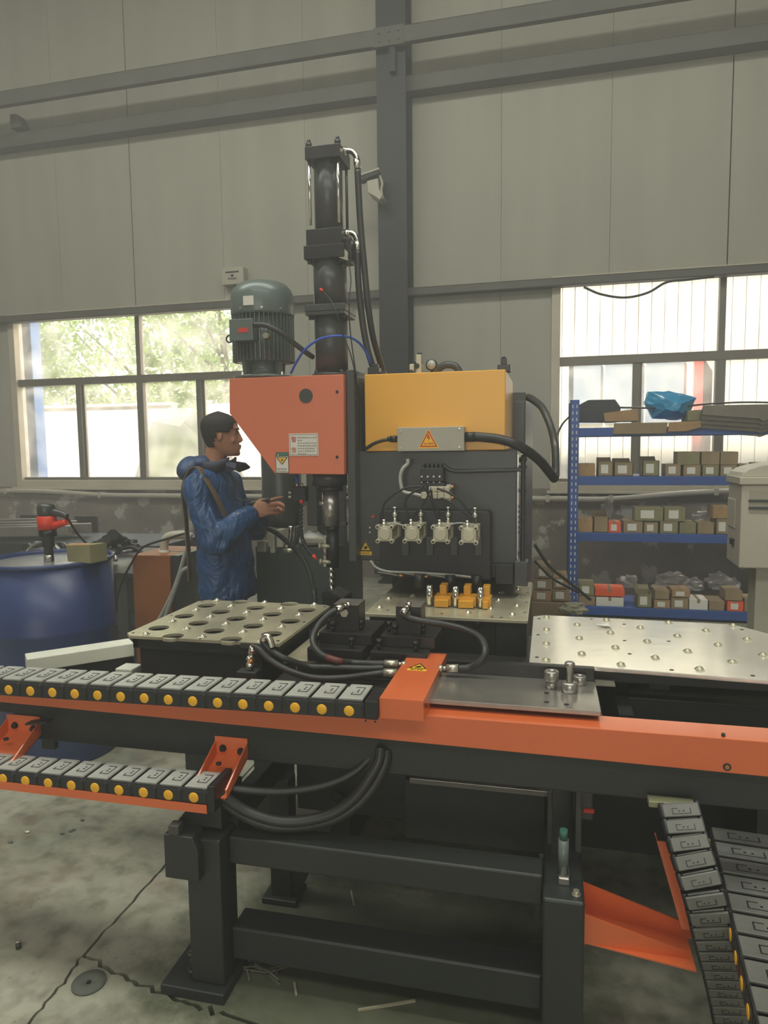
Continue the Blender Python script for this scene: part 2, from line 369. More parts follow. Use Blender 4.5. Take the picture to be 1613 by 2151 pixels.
for L_, lab_ in (([(-12, -0.125, 0.95), (-7, -0.125, 0.985), (-5.6, -0.125, 0.94), (-4.4, -0.125, 0.935), (-2.15, -0.125, 0.93)], 'pale round conduit along the wall under the left window'), ([(-1.5, -0.125, 0.93), (-0.14, -0.125, 0.93), (0.5, -0.125, 0.93), (1.5, -0.125, 1.01), (3.5, -0.125, 1.05)], 'pale round conduit along the wall under the right window, rising')):
    cd = empty('cable_conduit', tuple(WM[WALL.name] @ Vector((L_[0][0], -0.125, 0.93))), -TH, lab_, 'pipe'); ox_, oz_ = L_[0][0], 0.93
    Q_ = [(p[0]-ox_, p[1]+0.125, p[2]-oz_) for p in L_]; mb = MB(); mb.tube(spline(Q_, 5), 0.028); mb.build('tube', ltgrey_m, cd, local=True)
    for p in Q_[1:]: MB().box((p[0]-0.02, -0.03, p[2]-0.035), (p[0]+0.02, 0.105, p[2]+0.035)).build('pipe_clip', ltgrey_m, cd, local=True)

def window(n, x0, x1, z0, z1, mull, subs):
    root = empty('window_%d' % n, tuple(WM[WALL.name] @ Vector(((x0+x1)/2, 0.05, z0))), -TH, kind='structure')
    ox, oz = (x0+x1)/2, z0
    R = lambda a, b: ((a[0]-ox, a[1]-0.05, a[2]-oz), (b[0]-ox, b[1]-0.05, b[2]-oz))
    mb = MB(); t = 0.07
    for a, b in (((x0-0.02, -0.035, z0-0.02), (x0+t, 0.12, z1+0.02)), ((x1-t, -0.035, z0-0.02), (x1+0.02, 0.12, z1+0.02)),
                 ((x0+t, -0.035, z1-t), (x1-t, 0.12, z1+0.02)), ((x0+t, -0.035, z0-0.02), (x1-t, 0.12, z0+t))): mb.box(*R(a, b))
    mb.build('window_frame', frame_m, root, 0.004, local=True)
    zt = 2.37
    mb = MB(); mb.box(*R((x0+t, 0.0, zt-0.045), (x1-t, 0.09, zt+0.045))); mb.build('transom', frame_d, root, 0.004, local=True)
    mb = MB(); mb.box(*R((mull-0.045, 0.0, z0+t), (mull+0.045, 0.09, zt-0.045))); mb.box(*R((mull-0.03, 0.0, zt+0.045), (mull+0.03, 0.09, z1-t)))
    mb.build('mullion', frame_d, root, 0.004, local=True)
    for sx in subs:
        mb = MB(); mb.box(*R((sx-0.035, 0.01, z0+t), (sx+0.035, 0.05, zt-0.045))); mb.box(*R((sx+0.035, 0.045, z0+t), (sx+0.06, 0.085, zt-0.045)))
        mb.box(*R((sx+0.002, -0.005, 1.6), (sx+0.022, 0.01, 1.72)))
        mb.build('sash_stile', frame_d, root, 0.003, local=True)
    mb = MB(); mb.box(*R((x0+t, 0.01, z0+t), (x1-t, 0.08, z0+t+0.035))); mb.build('sash_rail', frame_d, root, 0.003, local=True)
    xs = [x0+t] + sorted(list(subs) + [mull]) + [x1-t]
    for a, b in zip(xs[:-1], xs[1:]):
        mb = MB(); mb.box(*R((a, 0.055, z0+t), (b, 0.060, zt))); mb.build('pane', glass_m, root, local=True)
    for a, b in ((x0+t, mull), (mull, x1-t)):
        mb = MB(); mb.box(*R((a, 0.055, zt), (b, 0.060, z1-t))); mb.build('pane', glass_m, root, local=True)
    mb = MB(); mb.box(*R((x0-0.05, -0.09, z0-0.05), (x1+0.05, -0.02, z0-0.02))); mb.build('window_sill', frame_m, root, 0.004, local=True)
window(1, *WINS[0], -5.06, [-5.95, -4.26])
window(2, *WINS[1], 1.535, [0.735, 2.45])

# concrete floor as cast bays with a joint and a crack between them
def crack(pts, n=10, amp=0.012):
    out = []
    P = [Vector((p[0], p[1], 0)) for p in pts]
    for a, b in zip(P[:-1], P[1:]):
        d = (b-a); nn = Vector((-d.y, d.x, 0)).normalized()
        for k in range(n): out.append(a + d*k/n + nn*amp*(noise.noise(Vector((a.x*3+k*0.7, a.y*5, 1.3)))*1.6 if k else 0))
    out.append(P[-1]); return out
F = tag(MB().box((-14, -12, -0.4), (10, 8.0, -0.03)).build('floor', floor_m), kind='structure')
J0, J1, J2 = atZ(60, 2151, 0), atZ(175, 2008, 0), atZ(358, 1803, 0)
dj = (J2 - J1).normalized(); far = J2 + dj * ((7.6 - J2.y) / dj.y); d0 = (J1 - J0).normalized(); near = J0 + d0 * ((-6 - J0.y) / d0.y)
K1 = atZ(335, 2085, 0); K2 = atZ(470, 2130, 0); Kend = K2 + (K2 - K1).normalized() * 10
line = crack([near, J0, J1], 14, 0.008) + crack([J1, J2, far], 14, 0.006)[1:]
nj = len(crack([near, J0, J1], 14, 0.008)) - 1
g = 0.005
mb = MB(); L = [(p.x - g*0.8, p.y) for p in line]
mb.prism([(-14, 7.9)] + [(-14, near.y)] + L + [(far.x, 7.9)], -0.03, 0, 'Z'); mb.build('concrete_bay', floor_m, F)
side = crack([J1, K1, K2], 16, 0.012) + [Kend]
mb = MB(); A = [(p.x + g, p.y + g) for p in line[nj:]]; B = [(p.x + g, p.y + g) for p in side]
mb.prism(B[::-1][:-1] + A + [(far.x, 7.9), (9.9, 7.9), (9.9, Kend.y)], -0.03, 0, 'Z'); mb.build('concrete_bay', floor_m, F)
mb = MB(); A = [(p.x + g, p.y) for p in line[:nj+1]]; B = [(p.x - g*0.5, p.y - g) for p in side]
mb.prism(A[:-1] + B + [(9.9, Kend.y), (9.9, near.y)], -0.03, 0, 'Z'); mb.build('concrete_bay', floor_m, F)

tag(MB().box((-14, -12, 8.0), (10, 8.0, 8.2)).build('ceiling', wall_m), kind='structure')
tag(MB().box((-12.2, -12, 0), (-12, 8.0, 8.0)).build('wall_left', wall_m), kind='structure')
tag(MB().box((8.6, -12, 0), (8.8, 7.8, 8.0)).build('wall_right', wall_m), kind='structure')
tag(MB().box((-12, -12.2, 0), (8.8, -12, 8.0)).build('wall_front', wall_m), kind='structure')

# haze volume added for the veil of window glare, lifts the blacks
def haze_material():
    m = bpy.data.materials.new('dust_haze'); m.use_nodes = True; n = m.node_tree.nodes; n.clear()
    o = n.new('ShaderNodeOutputMaterial'); v = n.new('ShaderNodeVolumeScatter'); v.inputs['Density'].default_value = HAZE; v.inputs['Anisotropy'].default_value = 0.35
    v.inputs['Color'].default_value = (1.0, 0.98, 0.93, 1)
    m.node_tree.links.new(v.outputs[0], o.inputs['Volume']); return m
HAZE = 0.042
hz = MB().box((-11.9, -1.0, 0.01), (8.5, 7.3, 3.9)).build('haze', haze_material()); tag(hz, 'thin bright haze added as a veil of window glare', 'haze', kind='stuff')

# steel column and girts
def wl(px, py, d):   # pixel -> local wall coords (x, z) on a plane d in front of the wall
    n = Vector((math.sin(TH), math.cos(TH), 0)); r = ray(px, py); t = (7.7 - d) / n.dot(r); p = WM[WALL.name].inverted() @ (O + r*t); return p.x, p.z
cxl, _ = wl(792, 300, 0.36); cxr, _ = wl(853, 300, 0.36)
colr = empty('steel_column', tuple(WM[WALL.name] @ Vector(((cxl+cxr)/2, -0.2, 0))), -TH, 'tall dark grey steel column standing against the panel wall', 'column')
cw = (cxr-cxl)/2
mb = MB(); mb.box((-cw, -0.16, 0), (cw, -0.148, 8)); mb.build('front_flange', column_m, colr, local=True)
mb = MB(); mb.box((-cw, 0.14, 0), (cw, 0.152, 8)); mb.build('rear_flange', column_m, colr, local=True)
mb = MB(); mb.box((-0.006, -0.148, 0), (0.006, 0.14, 8)); mb.build('web', column_m, colr, local=True)
mb = MB(); mb.box((-cw-0.04, -0.19, 0), (cw+0.04, 0.19, 0.025)); mb.build('base_plate', column_m, colr, local=True)
def girt(za, zb, d0, d1, label):
    mb = MB(); t = 0.008
    mb.box((-12, -d1, za), (9, -d1+t, zb)); mb.box((-12, -d1, za), (9, -d0, za+t)); mb.box((-12, -d1, zb-t), (9, -d0, zb))
    o = mb.build('wall_girt', girt_m, None, local=True); o.matrix_world = WM[WALL.name]; tag(o, label, 'beam'); return o
_, a0 = wl(788, 62, 0.44); _, a1 = wl(788, 98, 0.44)
_, b0 = wl(788, 168, 0.16); _, b1 = wl(788, 202, 0.16)
_, c0 = wl(1000, 594, 0.14); _, c1 = wl(1000, 611, 0.14)
girt(a1, a0, 0.38, 0.44, 'upper horizontal steel girt that crosses in front of the column')
girt(b1, b0, 0.0, 0.16, 'second steel girt down, passing behind the column')
girt(c1, c0, 0.0, 0.12, 'lowest steel girt, level with the tops of the windows')
mb = MB(); mb.box((-0.16, -0.245, a1-0.01), (0.16, -0.238, a0+0.01))
for k in range(3):
    for s in (-1, 1): hexbolt(mb, (-0.1+0.1*k, -0.245, (a0+a1)/2+s*0.04), (0, -1, 0), 0.012, 0.012)
mb.build('splice_plate', girt_m, colr, local=True)
mb = MB(); mb.box((0.0, -0.22, a1-0.25), (0.06, -0.17, a1-0.01)); mb.build('girt_cleat', column_m, colr, local=True)
x, z = wl(30, 250, 0.2)
mb = MB(); mb.prism([(x-0.06, z-0.1), (x+0.09, z-0.1), (x+0.02, z+0.06), (x-0.06, z+0.06)], -0.2, -0.05, 'Y')
o = mb.build('steel_cleat', girt_m, None, local=True); o.matrix_world = WM[WALL.name]; tag(o, 'small steel cleat standing on the second girt near the left edge', 'bracket')
# small white enclosure on the wall above the left window
x0, z0 = wl(467, 600, 0.1); x1, z1 = wl(512, 560, 0.1)
eb = empty('wall_box', tuple(WM[WALL.name] @ Vector(((x0+x1)/2, -0.1, z0))), -TH, 'small white box on the wall above the motor', 'box')
w2 = (x1-x0)/2; hh = z1-z0
mb = MB(); mb.box((-w2, -0.02, 0), (w2, 0.1, hh)); mb.build('housing', ltgrey_m, eb, 0.008, local=True)
mb = MB(); mb.box((-w2*0.6, -0.024, hh*0.68), (w2*0.6, -0.02, hh*0.76)); mb.box((-w2*0.12, -0.024, hh*0.45), (w2*0.12, -0.02, hh*0.58))
for q in (0.36, 0.30): mb.box((-w2*0.4, -0.024, hh*q), (w2*0.4, -0.02, hh*(q+0.02)))
mb.build('printed_mark', sign_k, eb, local=True)
mb = MB(); mb.tube(spline([(0.0, 0.05, 0), (0.04, 0.06, -0.12), (0.12, 0.06, -0.2)], 5), 0.012); mb.build('cable', rubber_m, eb, local=True)
# cctv camera on the column
cc = empty('security_camera', tuple(atY(785, 400, 7.2)), 0, 'old white bullet camera on a bracket at the steel column', 'camera')
P = lambda px, py, d=0: atY(px, py, 7.2 + d)
mb = MB(); mb.bar(P(757, 380), P(797, 363), 0.10, 0.05); mb.build('camera_body', column_m, cc, 0.01)
mb = MB(); mb.bar(P(755, 373), P(799, 358), 0.12, 0.02); mb.build('sun_shield', ltgrey_m, cc, 0.004)
mb = MB(); mb.prism([(P(772, 382).x, P(772, 382).z), (P(795, 376).x, P(795, 376).z), (P(797, 398).x, P(797, 398).z), (P(805, 412).x, P(805, 412).z), (P(799, 422).x, P(799, 422).z), (P(790, 415).x, P(790, 415).z), (P(774, 406).x, P(774, 406).z)], 7.17, 7.40, 'Y'); mb.build('bracket', ltgrey_m, cc, 0.006)
mb = MB(); mb.tube(spline([P(797, 368), P(803, 385), P(801, 400), P(804, 418)], 5), 0.012); mb.build('cable', ltgrey_m, cc)

# hanging cable across the right window and small debris on sills
def wire(name, pts, r, m, label, cat='cable', seg=8, n=8, group=None, parent=None):
    mb = MB(); mb.tube(spline(pts, n), r, seg); o = mb.build(name, m, parent)
    if parent is None: tag(o, label, cat, group)
    elif label: tag(o, label)
    return o
wire('hanging_cable', [atY(x, y, 7.55) for x, y in ((1226, 603), (1262, 618), (1312, 625), (1360, 615), (1400, 593), (1440, 588), (1500, 581))], 0.012, rubber_m, 'dark cable sagging across the top of the right window')

# ==================================================================== OUTSIDE
tag(MB().box((-30, 8.05, -0.3), (30, 40, -0.02)).build('outside_ground', extg_m), kind='structure')
bw = empty('boundary_wall', (-8.2, 12.0, 0), 0, 'sunlit pale rendered wall outside the left window', 'wall')
MB().box((-16, 12.0, 0), (-6.93, 12.2, 2.33)).build('wall_slab', extw_m, bw); MB().box((-6.2, 12.0, 0), (-2.0, 12.2, 2.33)).build('wall_slab', extw_m, bw)
MB().box((-16.05, 11.97, 2.33), (-6.93, 12.23, 2.38)).build('coping', extw_m, bw)
hp = MB(); rng = random.Random(3)
prof = [(-7.5, 0.0), (-7.3, 1.0), (-6.95, 2.2), (-6.8, 2.32), (-6.3, 2.25), (-6.05, 1.8), (-5.9, 1.0), (-5.8, 0.0)]
rows = []
for k in range(7):
    f = k/6; rows.append([(x + rng.uniform(-.05, .05), 11.2 + 0.75*f, z*(1 - 0.25*abs(f-0.6)) + rng.uniform(-.04, .04)) for x, z in prof])
for r0, r1 in zip(rows[:-1], rows[1:]):
    hp.add(r0 + r1, [(i, i+1, 8+i+1, 8+i) for i in range(7)])
hp.add(rows[0], [list(range(8))]); hp.add(rows[-1], [list(range(8))])
tag(hp.build('covered_heap', moss_m), 'mossy grey covered heap leaning at the pale wall outside', 'heap')
o = MB().box((-7.42, 8.55, 0), (-7.08, 8.75, 3.9)).build('downpipe', mat('faded_blue_paint', (120, 160, 216), 0.5), None, 0.01); tag(o, 'light blue square downpipe outside the left window', 'pipe')
def tree(x, y, h, r, label, seed):
    root = empty('tree', (x, y, 0), 0, label, 'tree', None)
    rg = random.Random(seed)
    mb = MB(); mb.tube(spline([(x, y, 0), (x+0.1, y, h*0.35), (x-0.05, y+0.1, h*0.75)], 6), lambda t: 0.14*(1-0.7*t), 8)
    for k in range(6):
        a = rg.uniform(0, 2*PI); z = h*rg.uniform(0.3, 0.6); mb.tube([(x, y, z), (x+math.cos(a)*r*0.7, y+math.sin(a)*r*0.5, z+h*0.25)], lambda t: 0.05*(1-0.7*t), 6)
    mb.build('trunk', bark_m, root)
    mb = MB()
    for k in range(9000):
        th, ph = rg.uniform(0, 2*PI), math.acos(rg.uniform(-1, 1)); q = rg.uniform(0.55, 1)**0.6
        c = Vector((x + r*q*math.sin(ph)*math.cos(th), y + r*0.6*q*math.sin(ph)*math.sin(th), h*0.62 + h*0.36*q*math.cos(ph)))
        c += Vector((noise.noise(c*1.3), 0, noise.noise(c*1.7 + Vector((5, 1, 2)))))*0.7
        s = rg.uniform(0.05, 0.11); a = Vector((rg.gauss(0,1), rg.gauss(0,1), rg.gauss(0,1))).normalized(); b = a.orthogonal().normalized()
        mb.add([c - a*s, c + b*s*0.5, c + a*s, c - b*s*0.5], [(0, 1, 2, 3)])
    tag(mb.build('foliage', foliage_m, root, fix=False), kind='stuff')
tree(-13.6, 14.6, 5.6, 2.3, 'leafy tree behind the pale wall outside, showing at the blue downpipe', 1)
tree(-11.6, 18.2, 7.4, 3.0, 'bright leafy tree behind the pale wall outside, above the mossy heap', 2)
tree(-7.0, 14.4, 5.8, 2.5, 'leafy tree outside the left window, seen beside the motor', 5)
# clad building outside the right window
cb = empty('clad_building', (3, 11, 0), 0, 'cream ribbed metal clad building outside the right window', 'building')
MB().box((-0.9, 11.03, 0), (8, 11.3, 4.4)).build('wall_core', clad_m, cb)
k = 0; x = -0.9
while x < 6.5:
    holes = 1.0 if not (0.25 < x < 2.0) else 0
    mb = MB()
    if holes: mb.box((x, 11.0, 0.0), (x+0.168, 11.028, 4.4))
    else:
        mb.box((x, 11.0, 2.75), (x+0.168, 11.028, 4.4)); m2 = MB(); m2.box((x, 11.0, 0.0), (x+0.168, 11.028, 1.75)); m2.build('cladding_panel', clad_m, cb)
    mb.build('cladding_panel', clad_m, cb); x += 0.18
ww = mat('far_window_glass', (150, 160, 168), 0.15, var=0.06)
for a, b in ((0.28, 0.74), (0.8, 1.32), (1.38, 1.9)):
    MB().box((a, 11.0, 1.8), (b, 11.02, 2.7)).build('window', ww, cb)
o = MB().box((2.02, 10.9, 0), (2.14, 10.99, 2.75)).build('red_post', mat('red_post_paint', (222, 110, 100), 0.5), None); tag(o, 'faded red post on the clad building outside the right window', 'post')

# ==================================================================== PUNCHING MACHINE (C-frame body with yellow cover)
pm = empty('punching_machine', (-0.48, 3.6, 0), 0, 'large charcoal hydraulic punching machine with a yellow box cover on top', 'machine')
MB().box((-0.842, 3.0, 0.99), (-0.131, 3.62, 1.478)).box((-0.76, 3.0, 0.93), (-0.131, 3.62, 0.99)).build('front_panel', dark_m, pm, 0.004)
rc0 = atY(1077, 820, 3.62); rc1 = atY(1104, 830, 3.62)
x0, x1, zt = rc0.x - 0.5, rc1.x, rc1.z
mb = MB(); mb.prism([(3.62, 0.0), (5.3, 0.0), (5.3, zt-0.25), (5.0, zt+0.02), (3.70, zt+0.02), (3.62, zt-0.03)], x0, x1, 'X'); mb.build('rear_column', dark_m, pm, 0.006)
MB().box((-0.80, 3.35, 0.0), (-0.12, 4.6, 0.62)).build('base_block', dark2_m, pm, 0.006)
MB().box((-0.80, 3.55, 0.60), (-0.14, 4.2, 1.0)).build('throat_back', dark2_m, pm)
MB().box((-0.791, 2.995, 1.479), (-0.180, 3.60, 1.815)).build('cover', yellow_m, pm, 0.004)
# side panel, conduit and cable strip on the right flank
mb = MB(); mb.box((-0.131, 3.02, 0.90), (-0.124, 3.6, 1.46)); mb.build('side_plate', grind_m, pm)
mb = MB(); xs = -0.105
mb.tube(spline([(-0.128, 3.05, 1.437), (-0.10, 3.0, 1.437), (xs, 3.0, 1.45), (xs, 3.0, 1.40), (xs, 3.0, 1.2), (xs, 3.0, 1.0), (xs+0.008, 3.0, 0.90)], 12), 0.011, 10, ribs=0.86)
mb.build('corrugated_conduit', rubber_m, pm)
mb = MB()
for z in (1.40, 1.30, 1.03, 0.93): mb.box((-0.125, 3.0, z), (-0.09, 3.02, z+0.014))
for k in range(6): mb.cyl((-0.118, 3.0, 1.13+0.022*k), (-0.118, 2.985, 1.13+0.022*k), 0.007, seg=8)
mb.build('cable_clip', black_m, pm); 
mb = MB(); mb.cyl((-0.12, 2.99, 0.905), (-0.12, 3.0, 0.905), 0.012, seg=12); mb.build('grommet', zinc_m, pm)
# black punch block with rounded top corners
p0, p1 = atY(797, 1072, 2.90), atY(1030, 1218, 2.90)
bx0, bx1, bz0, bz1 = p0.x, p1.x, p1.z, p0.z
MB().prism([(bx0, bz0), (bx1, bz0), (bx1, bz1-0.012), (bx1-0.012, bz1), (bx0+0.012, bz1), (bx0, bz1-0.012)], 2.90, 3.0, 'Y').build('punch_block', black_m, pm, 0.004)
for px in (851, 902, 953, 1004):     # guide slots' grey gibs under the cylinders
    a, b = atY(px-8, 1128, 2.88), atY(px+8, 1168, 2.88)
    MB().box((a.x, 2.88, b.z), (b.x, 2.90, a.z)).build('gib', dark_m, pm, 0.003)
# right lower box steps beside the block
a, b = atY(1040, 1185, 2.95), atY(1078, 1228, 2.95); MB().box((a.x, 2.95, b.z), (b.x, 3.05, a.z)).build('guide_housing', black_m, pm, 0.003)
a, b = atY(1080, 1180, 2.96), atY(1108, 1232, 2.96); MB().box((a.x, 2.96, b.z), (b.x, 3.05, a.z)).build('guide_housing', dark_m, pm, 0.003)
# punch cylinders
def air_cylinder(cx_, cy_):
    c = atY(cx_, cy_, 2.72); root_loc = (c.x, 2.72, c.z); s = 0.036
    L = 0.17; e = 0.030
    mb = MB(); mb.box((c.x-e, 2.722, c.z-e), (c.x+e, 2.75, c.z+e)); mb.cyl((c.x, 2.716, c.z), (c.x, 2.724, c.z), 0.024, seg=24)
    for sx in (-1, 1):
        for sz in (-1, 1): mb.cyl((c.x+sx*0.029, 2.715, c.z+sz*0.029), (c.x+sx*0.029, 2.75, c.z+sz*0.029), 0.0095, seg=14)
    body = mb.build('punch_cylinder', alu_m, pm, 0.002)
    MB().box((c.x-e, 2.86, c.z-e), (c.x+e, 2.90, c.z+e)).build('rear_cap', alu_m, body, 0.002)
    mb = MB(); mb.box((c.x-e*0.8, 2.75, c.z-e*0.8), (c.x+e*0.8, 2.86, c.z+e*0.8))
    for sx in (-1, 1):
        for sz in (-1, 1): mb.cyl((c.x+sx*0.026, 2.75, c.z+sz*0.026), (c.x+sx*0.026, 2.86, c.z+sz*0.026), 0.0075, seg=10)
    mb.build('barrel', alu_m, body, 0.002)
    mb = MB()
    for sx in (-1, 1):
        for sz in (-1, 1): mb.cyl((c.x+sx*0.029, 2.7135, c.z+sz*0.029), (c.x+sx*0.029, 2.716, c.z+sz*0.029), 0.005, seg=6)
    mb.build('screw_socket', black_m, body)
    mb = MB(); mb.cyl((c.x-0.006, 2.735, c.z+0.03), (c.x-0.006, 2.735, c.z+0.045), 0.008, seg=6); mb.cyl((c.x-0.006, 2.735, c.z+0.045), (c.x-0.006, 2.735, c.z+0.058), 0.0065, seg=12)
    mb.cyl((c.x+0.01, 2.87, c.z+0.03), (c.x+0.01, 2.87, c.z+0.055), 0.008, seg=6); mb.lathe([(0.004, 0.055), (0.012, 0.06), (0.012, 0.072), (0.003, 0.078), (0.003, 0.09), (0.009, 0.092), (0.009, 0.097)], (c.x+0.01, 2.87, c.z))
    mb.build('push_fitting', chrome_m, body)
    return c
cyls = [air_cylinder(x, y) for x, y in ((808, 1122), (865, 1122), (925, 1123), (984, 1125))]
# valve terminal
def bx(px0, py0, px1, py1, y0, y1): a, b = atY(px0, py0, y0), atY(px1, py1, y0); return (a.x, y0, b.z), (b.x, y1, a.z)
MB().box(*bx(883, 983, 931, 1012, 2.93, 3.0)).build('valve_manifold', black_m, pm, 0.003)
mb = MB()
for k in range(4):
    for py in (1001, 1014):
        c = atY(886 + 12.5*k, py, 2.93); mb.cyl((c.x, 2.926, c.z), (c.x, 2.93, c.z), 0.004, seg=10)
mb.build('manifold_screw', zinc_m, pm)
MB().box(*bx(880, 1014, 933, 1022, 2.925, 3.0)).build('manifold_foot', black_m, pm)
for k in range(5): MB().box(*bx(886 + 9*k, 975, 892 + 9*k, 984, 2.94, 2.99)).build('solenoid', black_m, pm, 0.002)
for k, (a0_, b0_, a1_, b1_) in enumerate(((900, 1022, 944, 1034), (884, 1034, 946, 1048))):
    MB().box(*bx(a0_, b0_, a1_, b1_, 2.90, 2.96)).build('valve_body', alu_m, pm, 0.003)
mb = MB()
for q in (0, 1, 2):
    a, b = bx(904 + 14*q, 1022, 905 + 14*q, 1048, 2.898, 2.9); mb.box(a, b)
mb.build('valve_joint', black_m, pm)
for py in (1023, 1046):
    c = atY(944, py, 2.92); mb = MB(); mb.cyl(c, c + Vector((0.02, 0, 0)), 0.008, seg=10); mb.build('silencer', copper_m, pm)
    mb = MB(); mb.box((c.x-0.012, 2.905, c.z-0.01), (c.x+0.008, 2.935, c.z+0.01)); mb.build('fitting_block', ltgrey_m, pm, 0.002)
# air tubes from valve to cylinders
T = lambda L, y: [atY(a, b, (y if not isinstance(y, (list, tuple)) else y[i])) for i, (a, b) in enumerate(L)]
tubes = [([(890, 1022), (870, 1022), (850, 1026), (825, 1040), (806, 1060), (803, 1088), (803, 1098)], 2.75),
         ([(888, 1024), (868, 1034), (855, 1045), (851, 1062), (856, 1080), (860, 1097)], 2.78),
         ([(902, 1030), (897, 1046), (882, 1068), (870, 1082), (864, 1096)], 2.74),
         ([(892, 1022), (900, 1040), (914, 1062), (922, 1082), (918, 1098)], 2.77),
         ([(905, 1028), (908, 1050), (912, 1074), (922, 1094)], 2.80),
         ([(918, 1026), (940, 1034), (962, 1048), (978, 1066), (990, 1084), (998, 1092)], 2.80),
         ([(926, 1046), (948, 1056), (970, 1072), (994, 1090), (998, 1100)], 2.76)]
for L, y in tubes:
    mb = MB(); mb.tube(spline(T(L, y), 7), 0.0045, 8); mb.build('air_tube', black_m, pm)
mb = MB(); mb.tube(spline(T([(856, 964), (856, 974), (846, 985), (841, 1000), (842, 1018), (848, 1033), (870, 1038), (893, 1044)], 2.93), 8), 0.008, 8); mb.build('clear_tube', wrap_m if False else lid_m, pm)
mb = MB(); mb.tube(spline(T([(814, 1104), (826, 1099), (850, 1104), (868, 1101), (880, 1096)], 2.76), 7), 0.0035, 6); mb.build('sensor_wire', lid_m, pm)
mb = MB(); mb.tube(spline(T([(938, 1104), (960, 1099), (980, 1100), (996, 1104)], 2.76), 7), 0.0035, 6); mb.build('sensor_wire', lid_m, pm)
# flexible conduit across the panel
mb = MB(); mb.tube(spline(T([(929, 976), (945, 987), (965, 990), (1010, 989), (1060, 988), (1096, 986)], 2.985), 16), 0.009, 8, ribs=0.85); mb.build('corrugated_conduit', dark_m, pm)
# oil tubes and brass ends below the punch block
mb = MB(); mb.tube(spline(T([(778, 1178), (790, 1192), (812, 1200), (842, 1202), (880, 1203), (920, 1206), (960, 1209), (1000, 1214)], 2.885), 8), 0.0055, 8); mb.build('grease_tube', lid_m, pm)
for px, py in ((842, 1209), (894, 1211), (946, 1214), (1000, 1216)):
    c = atY(px, py, 2.885); mb = MB(); mb.cyl(c - Vector((0.012, 0, 0)), c + Vector((0.012, 0, 0)), 0.006, seg=8); mb.build('brass_fitting', copper_m, pm)
    if px < 1000: mb = MB(); mb.tube(spline([c - Vector((0.014, 0, 0)), c + Vector((-0.05, 0, 0.006)), c + Vector((-0.10, 0, 0.012))], 5), 0.003, 6); mb.build('grease_tube', lid_m, pm)
# indicator lamps, screws at the left edge
mb = MB(); c = atY(784, 1085, 2.998); mb.cyl(c, c + Vector((0, -0.006, 0)), 0.006, seg=12); mb.build('indicator_light', red_m, pm)
mb = MB()
for px, py in ((751, 962), (750, 1015), (749, 1057)):
    c = atY(px, py, 3.0); hexbolt(mb, c, (0, -1, 0), 0.005, 0.008)
for px, py in ((777, 1108), (777, 1118)): c = atY(px, py, 3.0); mb.cyl(c, c + Vector((0, -0.005, 0)), 0.004, seg=10)
mb.build('panel_screw', zinc_m, pm)
# junction box on the cover
jb0, jb1 = atY(834, 898, 2.94), atY(975, 947, 2.94)
jb = MB().box((jb0.x, 2.94, jb1.z), (jb1.x, 2.995, jb0.z)).build('junction_box', junc_m, pm, 0.003)
mb = MB()
for px, py in ((842, 905), (965, 900), (842, 941), (965, 939)): c = atY(px, py, 2.94); mb.cyl(c, c + Vector((0, -0.003, 0)), 0.004, seg=12)
mb.build('screw', zinc_m, jb)
def tri(mb, cx_, z, w, h, y, t, up=1):
    mb.prism([(cx_-w/2, z - up*h/2), (cx_+w/2, z - up*h/2), (cx_, z + up*h/2)], y - t, y, 'Y')
c = atY(900, 921, 2.94)
st = MB(); tri(st, c.x, c.z, 0.088, 0.084, 2.9400, 0.0006); st = st.build('warning_sticker', sign_y, jb)
mb = MB()
def tri_ring(mb, cx_, z, w, h, y, t, k=0.78, up=1):
    o_ = [(cx_-w/2, z-up*h/2), (cx_+w/2, z-up*h/2), (cx_, z+up*h/2)]; g_ = (cx_, z - up*h/6)
    i_ = [(g_[0] + (a-g_[0])*k, g_[1] + (b-g_[1])*k) for a, b in o_]
    vs = [(a, y-t, b) for a, b in o_ + i_]; mb.add(vs, [(0, 1, 4, 3), (1, 2, 5, 4), (2, 0, 3, 5)])
tri_ring(mb, c.x, c.z, 0.076, 0.072, 2.9400, 0.0010); mb.build('red_border', sign_r, jb)
mb = MB(); z = c.z
mb.add([(c.x+0.004, 2.9388, z+0.016), (c.x-0.004, 2.9388, z+0.016), (c.x-0.008, 2.9388, z+0.001), (c.x+0.001, 2.9388, z+0.002), (c.x-0.003, 2.9388, z-0.014), (c.x+0.009, 2.9388, z+0.006), (c.x+0.001, 2.9388, z+0.005)], [list(range(7))])
mb.build('lightning_symbol', sign_r, jb)
text('lettering', '当心触电', 0.0105, face_y(c.x, 2.9388, c.z-0.0215), sign_r, jb)
c = atY(820, 923, 2.967); d = atY(834, 922, 2.967)
mb = MB(); mb.cyl((d.x, 2.967, d.z), (c.x, 2.967, d.z), 0.014, seg=12); mb.cyl((c.x, 2.967, d.z), (c.x-0.012, 2.967, d.z), 0.011, seg=12); mb.build('cable_gland', black_m, pm)
mb = MB(); mb.tube(spline(T([(822, 923), (805, 925), (785, 932), (766, 944)], [2.967, 2.967, 2.97, 2.985]), 8), 0.0075, 8); mb.build('cable', rubber_m, pm)
c = atY(976, 918, 2.967)
mb = MB(); mb.cyl((c.x, 2.967, c.z), (c.x+0.045, 2.967, c.z), 0.021, seg=16); mb.build('cable_gland', black_m, pm)
mb = MB(); mb.tube(spline(T([(994, 917), (1020, 919), (1050, 923), (1080, 932), (1110, 949), (1135, 969), (1150, 987), (1165, 1006)], [2.967, 2.967, 2.96, 2.96, 3.0, 3.1, 3.2, 3.3]), 26), 0.021, 14, ribs=0.9); mb.build('corrugated_conduit', rubber_m, pm)
